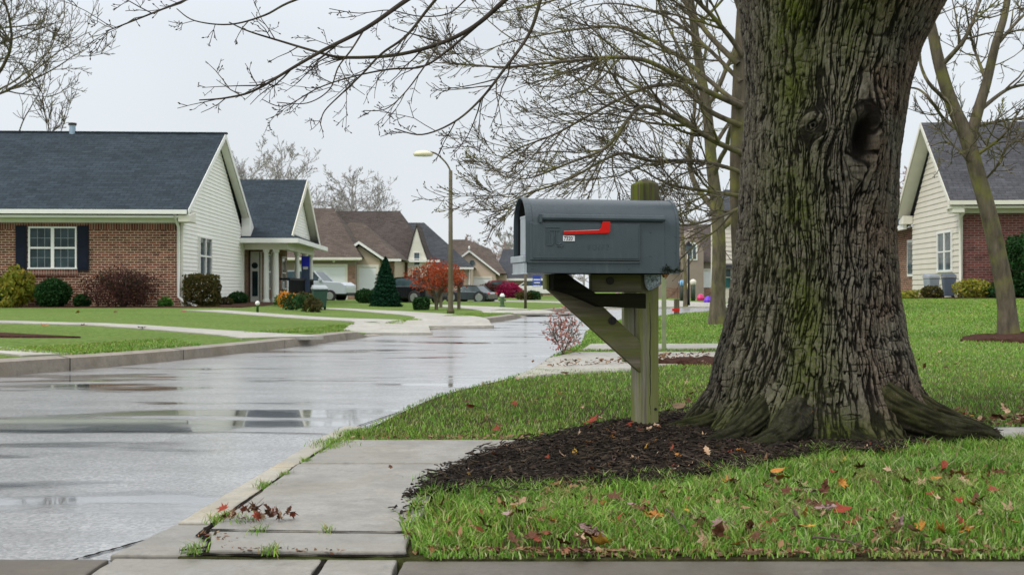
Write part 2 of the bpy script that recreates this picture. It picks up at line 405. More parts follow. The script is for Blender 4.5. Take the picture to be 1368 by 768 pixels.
MT['kerb3'] = concrete('brown_damp_kerb', (.14, .122, .10), (.13, .1, .06), .5)
MT['walk'] = concrete('pale_walk_concrete', (.46, .44, .385), (.4, .36, .26), .2)
m = M('black_mulch', .95, spec=.08); f = m.noise(45, 6, rough=.75); g = m.noise(7, 3)
m.color(m.mix(m.ramp(g, [(.45, 0), (.7, .6)]), m.ramp(f, [(.3, (.004, .003, .003)), (.7, (.02, .016, .013))]), m.ramp(f, [(.3, (.01, .007, .005)), (.7, (.05, .036, .026))])))
m.bump(f, 1, .02); MT['mulch'] = m.m
m = M('red_brown_mulch', .95, spec=.06); f = m.noise(25, 6, rough=.75)
m.color(m.ramp(f, [(.3, (.03, .014, .01)), (.7, (.11, .055, .04))])); m.bump(f, 1, .03); MT['mulch2'] = m.m

def sheet(name, poly, hf, sp, mat, dz=0.0, skirt=0.0, parent=None, rough=0.0):
    """an outline filled with a fine triangulation draped on hf"""
    pts = []
    n = len(poly)
    for i in range(n):
        a = Vector(poly[i]).to_2d() if len(poly[i]) > 2 else Vector(poly[i]); b = Vector(poly[(i + 1) % n]).to_2d() if len(poly[(i+1) % n]) > 2 else Vector(poly[(i + 1) % n])
        k = max(1, int((b - a).length / sp))
        for t in range(k): pts.append(a + (b - a) * t / k)
    nb = len(pts)
    xs = [p.x for p in pts]; ys = [p.y for p in pts]
    gx, gy = np.meshgrid(np.arange(min(xs), max(xs), sp), np.arange(min(ys), max(ys), sp))
    rg = np.random.RandomState(3); gx = gx.ravel() + rg.uniform(-.3, .3, gx.size) * sp; gy = gy.ravel() + rg.uniform(-.3, .3, gy.size) * sp
    k = inpoly(gx, gy, [(p.x, p.y) for p in pts]); gx = gx[k]; gy = gy[k]
    allp = pts + [Vector((a, b)) for a, b in zip(gx, gy)]
    ov, oe, of, *_ = delaunay_2d_cdt(allp, [(i, (i + 1) % nb) for i in range(nb)], [], 1, 1e-5)
    X = np.array([v.x for v in ov]); Y = np.array([v.y for v in ov]); Z = hf(X, Y) * np.ones_like(X) + dz
    if rough: Z = Z + rough * (fbm(X * 9, Y * 9, 4, 7) - .45) + rough * .7 * (fbm(X * 30, Y * 30, 3, 9) - .5)
    V = np.stack([X, Y, Z], 1); F = np.array([f for f in of if len(f) == 3])
    # keep upward winding
    a, b, c = V[F[:, 0]], V[F[:, 1]], V[F[:, 2]]
    nzv = np.cross(b - a, c - a)[:, 2]; F[nzv < 0] = F[nzv < 0][:, ::-1]
    Q = None
    if skirt:
        cnt = {}
        for f in F.tolist():
            for u, v in ((f[0], f[1]), (f[1], f[2]), (f[2], f[0])): cnt[(u, v)] = 1
        be = [(u, v) for (u, v) in cnt if (v, u) not in cnt]
        idx = sorted({u for e_ in be for u in e_}); mp = {u: len(V) + k for k, u in enumerate(idx)}
        V2 = V[idx].copy(); V2[:, 2] -= skirt; V = np.concatenate([V, V2]); Q = np.array([(v, u, mp[u], mp[v]) for u, v in be])
    return mesh_obj(name, np_mesh(name, V, Q, F), mat, parent, False)

zero = lambda x, y: np.zeros_like(np.asarray(x, float))
MB().box(-600, 600, -200, 900, -1.0, -.06).build('ground', MT['lawn'])
tag(bpy.data.objects['ground'], kind='structure')

LE = [(-9, -8), (-7.2, 0), (-6.4, 4), (-5.6, 7.4), (-4.6, 10.08), (-3.8, 11.9), (-3.0, 14.8), (-2.4, 17.6), (-1.85, 20), (-.78, 24), (.11, 28.6), (1.2, 35.3), (3, 40.2), (6, 43), (9, 45), (11.5, 52), (16, 80), (18, 100)]
RE = [(-1.2, -8), (-1.2, 0), (-1.12, 3.3), (-1.09, 3.68), (-1.02, 5.0), (-.98, 5.77), (-.88, 6.2), (-.73, 7.14), (-.46, 8.28), (.108, 10.08), (.42, 12.5), (.9, 15.4), (1.2, 19), (1.8, 23), (2.6, 26), (3.9, 27.9), (6.5, 29.2), (9.5, 32), (11.6, 37), (14.5, 50), (22, 80), (24, 100)]
def smooth_line(P, k=6):
    P = [Vector((*p, 0)) if len(p) == 2 else Vector(p) for p in P]; out = []
    for i in range(len(P) - 1):
        p0 = P[max(0, i-1)]; p1 = P[i]; p2 = P[i+1]; p3 = P[min(len(P)-1, i+2)]
        for t in range(k):
            t /= k; out.append(.5 * ((2*p1) + (p2-p0)*t + (2*p0-5*p1+4*p2-p3)*t*t + (-p0+3*p1-3*p2+p3)*t*t*t))
    out.append(P[-1]); return out
LEs = smooth_line(LE, 5); REs = smooth_line(RE, 4)
road = sheet('road', [(p.x - .05, p.y) for p in LEs] + [(p.x + .05, p.y) for p in reversed(REs)], zero, 1.0, MT['road'])
tag(road, kind='structure')

def offs(P, d):
    out = []
    for i, p in enumerate(P):
        a = P[max(0, i-1)]; b = P[min(len(P)-1, i+1)]; t = (b - a).normalized(); out.append(Vector((p.x - t.y * d, p.y + t.x * d, 0)))
    return out
def sweep(name, P, w, hf0, hf1, mat, face=.02):
    """kerb along P: road face at P, back edge w to the left of travel (w<0 right)"""
    mb = MB(); A = P; A2 = offs(P, face * (1 if w > 0 else -1)); B = offs(P, w)
    vs = []; fs = []
    for a, a2, b in zip(A, A2, B): vs += [(a.x, a.y, -.03), (a2.x, a2.y, hf0(a)), (b.x, b.y, hf1(b)), (b.x, b.y, -.03)]
    for i in range(len(A) - 1):
        for k in range(3): fs.append((i*4+k, i*4+k+1, (i+1)*4+k+1, (i+1)*4+k))
    fs.append((0, 1, 2, 3)); k = (len(A)-1)*4; fs.append((k+3, k+2, k+1, k))
    mb.add(vs, fs); return tag(mb.build(name, mat), kind='structure')
kerbL = sweep('kerb', [p for p in LEs if p.y < 78], .17, lambda p: float(hL(p.x, p.y)) - .014, lambda p: float(hL(p.x, p.y)) + .005, MT['kerb2'], .03)
# transverse joints of the kerb: thin dark gaps are modelled as narrow recessed mortar bars
kj = MB()
for i in range(10, len(LEs) - 20, 4):
    a = LEs[i]; b = offs(LEs, .175)[i]; t = (LEs[i+1] - LEs[i]).normalized() * .012
    a = a - (b - a) * .02; zj = float(hL(a.x, a.y))
    kj.add([(a.x, a.y, -.02), (a.x + t.x, a.y + t.y, -.02), (a.x + t.x, a.y + t.y, zj - .012), (a.x, a.y, zj - .012), (b.x, b.y, zj + .009), (b.x + t.x, b.y + t.y, zj + .009)],
           [(0, 1, 2, 3), (3, 2, 5, 4)])
kj.build('kerb_joint', MT['black'], kerbL)
lawnL = sheet('lawn_across_road', [(p.x, p.y) for p in offs(LEs, .168)] + [(-5, 110), (-70, 110), (-70, -8)], hL, .6, MT['lawn'], 0, .1)
tag(lawnL, kind='structure')
lawnR = sheet('lawn_by_tree', [(-.97, 3.26), (-.86, 5.62), (-.80, 6.2)] + [(p.x + .08, p.y) for p in REs if p.y > 6.6] + [(80, 100), (80, 3.24), (-.2, 3.24)], hR, .5, MT['soil'], -.004, .08)
tag(lawnR, kind='structure')
# ------------------------------------------------------------------ walks, driveways, slabs
def strip(name, P, w, hf, mat, dz=.015, th=.05):
    P = smooth_line([(p[0], p[1]) for p in P], 6)
    w0, w1 = (w, w) if not hasattr(w, '__len__') else w
    L = [];  Rr = []; n = len(P)
    for i, p in enumerate(P):
        a = P[max(0, i-1)]; b = P[min(n-1, i+1)]; t = (b - a).normalized(); ww = (w0 + (w1 - w0) * (i / (n-1)) ** 3) / 2
        L.append((p.x - t.y * ww, p.y + t.x * ww)); Rr.append((p.x + t.y * ww, p.y - t.x * ww))
    vs = []; fs = []
    for a, b in zip(L, Rr):
        za = float(hf(*a)) + dz; zb = float(hf(*b)) + dz
        vs += [(a[0], a[1], za), (b[0], b[1], zb), (b[0], b[1], zb - th), (a[0], a[1], za - th)]
    for i in range(n - 1):
        k = i * 4; fs += [(k, k+1, k+5, k+4), (k+1, k+2, k+6, k+5), (k+3, k, k+4, k+7)]
    fs += [(0, 3, 2, 1), ((n-1)*4, (n-1)*4+1, (n-1)*4+2, (n-1)*4+3)]
    return tag(MB().add(vs, fs).build(name, mat), kind='structure')
def GL(*pp): return [G(a, b, 'L') for a, b in pp]
strip('sidewalk', [*GL((-250, 424), (0, 430.5), (153, 435), (307, 445.5)), (-3.08, 15.15)], (.8, 1.2), hL, MT['walk'])
strip('near_driveway', [(-14, 13.0), (-8, 12.3), (-5.8, 11.7), (-4.50, 10.86)], (.5, .5), hL, MT['walk'])
strip('front_walk', [*GL((268, 414.5), (409, 424.5), (512, 431)), (-2.13, 18.8)], (1.1, 1.6), hL, MT['walk'])
strip('driveway', [*GL((440, 412), (512, 416.5), (592, 423)), (-1.3, 22.0)], (1.2, 1.9), hL, MT['walk'])
strip('driveway', [*GL((578, 408), (640, 411), (690, 416)), (.5, 31.0)], (1.6, 3.0), hL, MT['walk'])
strip('driveway', [(-1.5, 58), (1.5, 53), (3.6, 47), (4.4, 42.1)], (2.0, 3.2), hL, MT['walk'])
strip('driveway', [(8, 66), (7.6, 58), (7.4, 50), (7.5, 44.2)], (2.0, 4.2), hL, MT['walk'])
strip('far_sidewalk', [(-2, 62), (6, 60.5), (14, 62), (26, 66)], 1.6, hL, MT['walk'])
def px_poly(pp, side='R'): return [tuple(G(a, b, side)[:2]) for a, b in pp]
tag(sheet('driveway', px_poly([(688, 506), (735, 479), (770, 471.5), (845, 471), (1060, 470), (1060, 484), (930, 486), (880, 489), (842, 495), (750, 500)]), hR, .3, MT['walk'], .012, .04), kind='structure')
tag(sheet('sidewalk', px_poly([(778, 467.5), (790, 460), (1080, 458.5), (1080, 465.5)]), hR, .4, MT['walk'], .012, .04), kind='structure')
tag(sheet('stepping_slab', px_poly([(1275, 574), (1500, 571), (1540, 586), (1320, 590)]), hR, .12, MT['conc'], .012, .04), kind='structure')
# foreground kerb strip, slabs, gutter
def slab(name, poly, z, mat, th=.06, bev=.006, cut=0.0):
    mb = MB(); k = len(poly); rj = random.Random(len(name) + int(poly[0][0] * 977) % 97); q = []
    for i in range(k):
        a, b_ = poly[i], poly[(i + 1) % k]; L_ = math.dist(a, b_); m_ = max(1, min(40, int(L_ / .05))) if L_ < 5 else 1
        for t_ in range(m_): j_ = .0035 if m_ > 1 else 0; q.append((a[0] + (b_[0]-a[0]) * t_ / m_ + rj.uniform(-j_, j_), a[1] + (b_[1]-a[1]) * t_ / m_ + rj.uniform(-j_, j_)))
    mb.prism(q, z - th, z, 'z')
    return tag(mb.build(name, mat, bevel=bev), kind='structure')
g = lambda a, b: tuple(G(a, b, z=.03)[:2])
slab('kerb_strip', [(-1.10, 3.70), (-.985, 3.70), (-.945, 4.83), (-1.04, 4.83)], .028, MT['kerb'])
slab('kerb_strip', [(-1.037, 4.842), (-.942, 4.842), (-.895, 5.72), (-.835, 6.25), (-.93, 6.3), (-.99, 5.77)], .028, MT['kerb'])
slab('kerb_corner', [(-1.17, 3.275), (-.905, 3.275), (-.93, 3.45), (-.975, 3.55), (-.985, 3.69), (-1.105, 3.69)], .022, MT['conc'])
slab('paving_slab', [(-.955, 3.55), (-.6, 3.527), (-.34, 3.515), (-.30, 3.8), (-.30, 4.25), (-.12, 4.6), (.2, 4.7), (.2, 4.86), (-.925, 4.86)], .038, MT['conc'])
slab('paving_slab', [(-.918, 4.885), (.3, 4.885), (.3, 5.63), (-.86, 5.63)], .038, MT['conc'])
slab('paving_slab', [(-.89, 3.29), (-.45, 3.268), (-.31, 3.27), (-.32, 3.500), (-.6, 3.512), (-.955, 3.537), (-.915, 3.42)], .034, MT['conc'])
slab('gutter_slab', [(-9, 1.6), (-1.17, 1.6), (-1.17, 3.262), (-9, 3.262)], .012, MT['kerb3'])
slab('gutter_slab', [(-1.155, 1.6), (-.55, 1.6), (-.55, 3.255), (-1.155, 3.262)], .014, MT['conc'])
slab('gutter_slab', [(-.535, 1.6), (-.33, 1.6), (-.33, 3.25), (-.535, 3.25)], .014, MT['conc'])
slab('front_kerb', [(-.315, 2.9), (40, 2.9), (40, 3.215), (-.315, 3.215)], .02, MT['kerb3'], .08, .012)
slab('gutter_slab', [(-.32, 1.6), (40, 1.6), (40, 2.89), (-.32, 2.89)], .0, MT['kerb3'])
# dark wet silt packed in the joints
cr_ = MB()
def crack(P, w, seed, z=.016):
    rg = random.Random(seed); P = smooth_line(P, 8); n = len(P); vs = []; fs = []
    for i, p in enumerate(P):
        a = P[max(0, i-1)]; b = P[min(n-1, i+1)]; t = (b - a).normalized(); j = w * .55 * (.35 + rg.random())
        o_ = rg.uniform(-.3, .3) * w
        vs += [(p.x - t.y*(j+o_), p.y + t.x*(j+o_), z), (p.x + t.y*(j-o_), p.y - t.x*(j-o_), z)]
    for i in range(n - 1): fs.append((2*i, 2*i+1, 2*i+3, 2*i+2))
    return vs, fs
road_crack = MB()
for P, w in (([(-1.29, 3.28), (-1.24, 3.38), (-1.17, 3.52), (-1.13, 3.60), (-1.10, 3.68)], .012), ([(-9, 3.275), (-4, 3.277), (-2, 3.275), (-1.1, 3.275)], .010),
             ([(-9, 6.3), (-5, 6.25), (-3, 6.26), (-1.6, 6.2), (-1.0, 6.12)], .013), ([(-1.12, 3.7), (-1.07, 4.6), (-1.0, 5.8), (-.9, 6.4), (-.7, 7.3)], .008)):
    road_crack.add(*crack(P, w, 3, .004))
tag(road_crack.build('road_crack', MT['mulch'], fix=False), kind='structure')
joint = MB()
for P, w, z in (([(-.975, 3.5), (-.965, 4.2), (-.93, 4.9), (-.885, 5.65)], .02, .026), ([(-.97, 3.29), (-.90, 3.36), (-.945, 3.46), (-.98, 3.57), (-.97, 3.7)], .018, .03),
                ([(-.93, 4.872), (-.5, 4.873), (0.1, 4.872)], .016, .026), ([(-.97, 3.543), (-.6, 3.52), (-.33, 3.508)], .008, .0385), ([(-.95, 3.275), (-.6, 3.262), (-.3, 3.262)], .02, .024),
                ([(-.545, 3.26), (-.54, 2.4)], .01, .0145)):
    joint.add(*crack(P, w, 5, z))
tag(joint.build('joint_silt', MT['mulch'], fix=False), kind='structure')

# ------------------------------------------------------------------ mulch and grass masks (world outlines)
GRASS_F = [tuple(G(a, b, z=.03)[:2]) for a, b in [(566, 664), (552, 675), (538, 698), (536, 716), (555, 737), (592, 752), (640, 760), (1000, 762), (1900, 762), (2300, 592), (1420, 588), (1330, 591), (1240, 592), (1180, 602), (1100, 604), (1040, 614), (980, 628), (900, 641), (830, 642), (760, 652), (700, 655), (640, 652), (600, 658)]]
MULCH = [tuple(G(a, b)[:2]) for a, b in [(548, 668), (575, 648), (600, 633), (640, 614), (690, 598), (740, 588), (790, 577), (835, 570), (900, 560), (1000, 552), (1180, 552), (1290, 570), (1335, 588), (1240, 600), (1190, 612), (1100, 612), (1040, 624), (980, 638), (900, 652), (830, 655), (760, 662), (700, 665), (640, 662), (595, 668)]]
def hM(x, y):
    return np.maximum(hR(x, y), .036) + .012 - .016 * sst(.5, -.2, x) + .012 * np.exp(-((x - .7) ** 2 / .25 + (y - 5.6) ** 2 / .5))
mul = sheet('mulch_bed', MULCH, hM, .03, MT['mulch'], -.018, .06, rough=.04); tag(mul, kind='stuff', label='dark wet mulch bed around the post and tree')
def chips(name, poly, n, hf, mat, seed, lmin=.015, lmax=.07, dz=.012, thin=.004):
    rg = np.random.RandomState(seed); P = np.array(poly); x0, y0 = P.min(0); x1, y1 = P.max(0)
    x = rg.uniform(x0, x1, n * 3); y = rg.uniform(y0, y1, n * 3); k = inpoly(x, y, poly); x = x[k][:n]; y = y[k][:n]; n = len(x)
    z = hf(x, y) + dz + rg.uniform(0, .02, n); L = rg.uniform(lmin, lmax, n); w = rg.uniform(.3, 1, n) * thin + .0015
    a = rg.uniform(0, np.pi, n); t = rg.uniform(-.35, .35, n)
    d = np.stack([np.cos(a), np.sin(a), t], 1) * L[:, None] / 2; s = np.stack([-np.sin(a), np.cos(a), rg.uniform(-.6, .6, n)], 1) * w[:, None]
    c = np.stack([x, y, z], 1); up = np.zeros((n, 3)); up[:, 2] = w * .8
    V = np.stack([c - d - s, c + d - s, c + d + s, c - d + s, c - d * .8 + up, c + d * .8 + up], 1).reshape(-1, 3)
    b = np.arange(n)[:, None] * 6
    Q = np.concatenate([b + [0, 1, 5, 4], b + [2, 3, 4, 5]]); T = np.concatenate([b + [1, 2, 5], b + [3, 0, 4]])
    return mesh_obj(name, np_mesh(name, V, Q, T), mat)
MT['chips'] = leafmat('shredded_bark', [(.005, .004, .003), (.013, .009, .007), (.045, .032, .023), (.008, .006, .005), (.02, .014, .01), (.09, .065, .045)], .9, 0)
ch = chips('mulch_chips', MULCH, 26000, lambda x, y: hM(x, y) - .008, MT['chips'], 4, .006, .055, .012, .0026); tag(ch, kind='stuff', label='shredded black bark on the mulch bed')
ring_ = []
for i in range(len(MULCH)):
    a, b_ = MULCH[i], MULCH[(i + 1) % len(MULCH)]; ring_.append((a[0], a[1])); ring_.append(((a[0] + b_[0]) / 2, (a[1] + b_[1]) / 2))
cxm, cym = sum(p[0] for p in ring_) / len(ring_), sum(p[1] for p in ring_) / len(ring_)
rj = random.Random(9); RAG = [(cxm + (p[0] - cxm) * (f_ := rj.uniform(.99, 1.10)), cym + (p[1] - cym) * rj.uniform(1.0, 1.16)) for p in ring_]
c3 = chips('mulch_scatter', RAG, 6500, lambda x, y: np.maximum(hR(x, y), .036) + .004 + .018 * fbm(x * 12, y * 12, 2, 4), MT['chips'], 14, .006, .05, .004, .0026); tag(c3, kind='stuff', label='ragged scatter of bark shreds round the mulch edge')
c2 = chips('mulch_crumbs', [tuple(g(a, b)) for a, b in [(520, 690), (560, 640), (610, 618), (700, 590), (700, 600), (600, 655), (545, 700)]], 500, lambda x, y: .036 + 0 * x, MT['chips'], 8, .006, .04, .0); tag(c2, kind='stuff', label='loose bark crumbs strewn over the slab edge')

# ------------------------------------------------------------------ grass blades
TREE = (1.66, 6.1)
def blades(name, X, Y, Z, H, Wd, seed, mat, lean=.5):
    rg = np.random.RandomState(seed); n = len(X)
    a = rg.uniform(0, 2 * np.pi, n); la = rg.uniform(0, 2 * np.pi, n); ln = rg.uniform(.1, 1, n) * lean * H
    s = np.stack([np.cos(a), np.sin(a), 0 * a], 1) * (Wd / 2)[:, None]; l = np.stack([np.cos(la), np.sin(la), 0 * a], 1) * ln[:, None]
    c = np.stack([X, Y, Z], 1); up = np.zeros((n, 3)); up[:, 2] = H
    mid = c + up * .55 + l * .3; tip = c + up * rg.uniform(.75, 1, n)[:, None] + l * 1.2
    V = np.stack([c - s, c + s, mid + s * .8, mid - s * .8, tip], 1).reshape(-1, 3); b = np.arange(n)[:, None] * 5
    o = mesh_obj(name, np_mesh(name, V, b + [0, 1, 2, 3], b + [3, 2, 4]), mat); return o
def grassmat(name, cols, tip):
    m = M(name, .55, spec=.18); r = m.n('ShaderNodeNewGeometry').outputs['Random Per Island']
    c = m.ramp(r, [(k / (len(cols) - 1), q) for k, q in enumerate(cols)])
    c = m.mix(m.ramp(m.noise(1.8, 4), [(.4, 0), (.65, .7)]), c, m.mix(1, c, tip, 'MULTIPLY'))
    c = m.mix(1, c, (1.16, 1.18, 1.1), 'MULTIPLY')
    c = m.mix(m.ramp(m.noise(.9, 4, rough=.6), [(.45, 0), (.58, .75)]), c, m.mix(1, c, (.72, .78, .85), 'MULTIPLY'))
    c = m.mix(m.ramp(m.noise(3.3, 4, rough=.65), [(.57, 0), (.66, .55)]), c, (.30, .26, .10))
    m.color(c); tr = m.n('ShaderNodeBsdfTranslucent', i_Color=c); ad = m.n('ShaderNodeMixShader', i_0=.22, i_1=m.b.outputs[0], i_2=tr.outputs[0])
    m.nt.links.new(ad.outputs[0], m.nt.nodes['Material Output'].inputs[0]); return m.m
MT['blade'] = grassmat('grass_blades', [(.045, .125, .016), (.13, .28, .032), (.22, .39, .055), (.08, .20, .022), (.30, .45, .11), (.165, .33, .042), (.06, .165, .02), (.12, .25, .034), (.44, .42, .26), (.14, .29, .038), (.28, .18, .085), (.05, .14, .02)], (1.25, 1.1, .8))
GRASS_B = [(p.x + .05, p.y) for p in REs if 5.9 < p.y < 40] + [(9.5, 31), (26, 31), (12, 5), (5.2, 5.2), (2.6, 5.35), (1.3, 5.6), (.3, 5.62), (-.84, 5.62)]
def scatter(poly, n, seed, lo, hi, p=1.0):
    rg = np.random.RandomState(seed); P = np.array(poly); x0, _ = P.min(0); x1, _ = P.max(0)
    y = lo + (hi - lo) * rg.uniform(0, 1, n) ** p; x = rg.uniform(x0, x1, n)
    vis = np.abs(x) < y * .60 + .8
    k = vis & inpoly(x, y, poly); return x[k], y[k]
def clean(x, y, edge=.0):
    """drop blades inside the mulch, the slabs, the trunk"""
    k = ~inpoly(x, y, MULCH) if edge == 0 else np.ones_like(x, bool)
    k &= (x - TREE[0]) ** 2 + (y - TREE[1]) ** 2 > .6 ** 2
    k &= ~((y > 10.25) & (y < 13.6) & (x < 3.6) & (x > 0.1) & inpoly(x, y, px_poly([(688, 506), (735, 479), (770, 471.5), (845, 471), (1060, 470), (1060, 484), (930, 486), (880, 489), (842, 495), (750, 500)])))
    k &= ~inpoly(x, y, px_poly([(778, 467.5), (790, 460), (1080, 458.5), (1080, 465.5)]))
    k &= ~inpoly(x, y, px_poly([(1275, 574), (1500, 571), (1540, 586), (1320, 590)]))
    return x[k], y[k]
rg = np.random.RandomState(11)
x, y = scatter(GRASS_F, 270000, 1, 3.2, 6.1, 1.0)
tuft = fbm(x * 9, y * 9, 3, 21); k = rg.uniform(0, 1, len(x)) < .2 + .8 * sst(.32, .62, tuft); x, y = x[k], y[k]
k = rg.uniform(0, 1, len(x)) < .95; x, y = x[k], y[k]; k = (x - TREE[0]) ** 2 + (y - TREE[1]) ** 2 > .55 ** 2; x, y = x[k], y[k]
hh_ = (.028 + .045 * fbm(x * 6, y * 6, 3, 2) ** 1.5 + .03 * rg.uniform(0, 1, len(x)) ** 4) * (.35 + .65 * sst(3.24, 3.42, y))
o = blades('grass_front', x, y, np.maximum(hR(x, y), .03) - .004, hh_, rg.uniform(.0028, .0065, len(x)), 5, MT['blade'], .9); tag(o, kind='stuff', label='rough green grass in front of the tree')
x, y = scatter(GRASS_B, 680000, 2, 5.62, 30, 2.1); x, y = clean(x, y)
hh_ = (.016 + .026 * fbm(x * 4, y * 4, 3, 2)) * (.72 + .02 * y)
o = blades('grass_back', x, y, hR(x, y) - .004, hh_, rg.uniform(.0025, .005, len(x)) * (1 + .18 * (y - 5.6)), 6, MT['blade'], .8); tag(o, kind='stuff', label='mown green grass behind the post and tree')
# fringe and weeds in the joints
EX = []; EY = []
for (cx_, cy_, r_, n_) in ((-.87, 5.55, .09, 500), (-.83, 5.9, .07, 500), (-.905, 4.95, .02, 110), (-.93, 4.6, .02, 90), (-.955, 4.35, .03, 120), (-.955, 3.72, .04, 220), (-.87, 3.69, .03, 90), (-.80, 3.53, .03, 50), (-.70, 3.28, .03, 80), (-.93, 3.3, .03, 80), (-.58, 3.53, .02, 40), (-.2, 3.3, .05, 90), (-.33, 4.5, .05, 140), (-.86, 5.35, .03, 120), (-.885, 5.2, .02, 60)):
    EX.append(rg.normal(cx_, r_ * .6, n_)); EY.append(rg.normal(cy_, r_, n_))
x = np.concatenate(EX); y = np.concatenate(EY)
o = blades('joint_grass', x, y, 0 * x + .026, rg.uniform(.012, .04, len(x)), rg.uniform(.002, .0045, len(x)), 9, MT['blade'], 1.1); tag(o, kind='stuff', label='tufts of grass growing in the slab joints')
# grass on the lawns across the road (short, seen from afar): kerb fringe only
k_ = [p for p in LEs if 7 < p.y < 32]; b_ = offs(LEs, .2)
fx = []; fy = []
for i, p in enumerate(LEs[:-1]):
    if 7 < p.y < 34:
        q = LEs[i+1]; nn = 2600; t = rg.uniform(0, 1, nn); s_ = rg.uniform(.17, 1.3, nn); d = (q - p).normalized()
        fx.append(p.x + (q.x-p.x) * t - d.y * s_); fy.append(p.y + (q.y-p.y) * t + d.x * s_)
x = np.concatenate(fx); y = np.concatenate(fy)
k = ~inpoly(x, y, [tuple(G(a, b, 'L')[:2]) for a, b in [(-20, 467), (0, 470), (70, 474), (125, 478), (110, 492), (50, 485), (-20, 480)]])
for P_ in (GL((307, 445.5), (392, 457)), GL((512, 431), (575, 440)), GL((599, 423), (642, 431))):
    a_, b_2 = P_[0].xy, P_[1].xy; d = (b_2 - a_).normalized(); tt = (x - a_.x) * d.x + (y - a_.y) * d.y; dd = np.abs((x - a_.x) * -d.y + (y - a_.y) * d.x)
    k &= ~((dd < 1.2) & (tt > 0))
x, y = x[k], y[k]
o = blades('grass_verge', x, y, hL(x, y) - .01, rg.uniform(.02, .05, len(x)), rg.uniform(.008, .016, len(x)), 12, MT['blade'], .8); tag(o, kind='stuff', label='grass fringe along the kerb across the road')
for P_, nm in (([(-.6, 0), (1, -.3), (1.6, .2), (.4, .6), (-.5, .5)], 0),):
    c = G(0, 449, 'L'); tag(sheet('mulch_patch', [(c.x + a * 1.2 - 1.0, c.y + b) for a, b in P_], hL, .2, MT['mulch2'], .02, .03), kind='stuff', label='brown mulch patch on the lawn at left')
    c = G(1350, 453); tag(sheet('mulch_patch', [(c.x + a, c.y + b) for a, b in [(-.75, -.2), (-.2, -.75), (.6, -.9), (1.4, -.7), (1.6, .2), (.8, .9), (0, .8), (-.5, .3)]], hR, .12, MT['mulch2'], .03, .05, rough=.06), kind='stuff', label='brown mulch ring under the leaning tree')
c = G(935, 483); tag(sheet('mulch_patch', [(c.x + a, c.y + b) for a, b in [(-.5, -.5), (.3, -.6), (1.5, -.3), (1.6, .3), (.6, .35), (-.3, .0)]], hR, .12, MT['mulch2'], .03, .05, rough=.08), kind='stuff', label='brown mulch heap beyond the driveway edge')
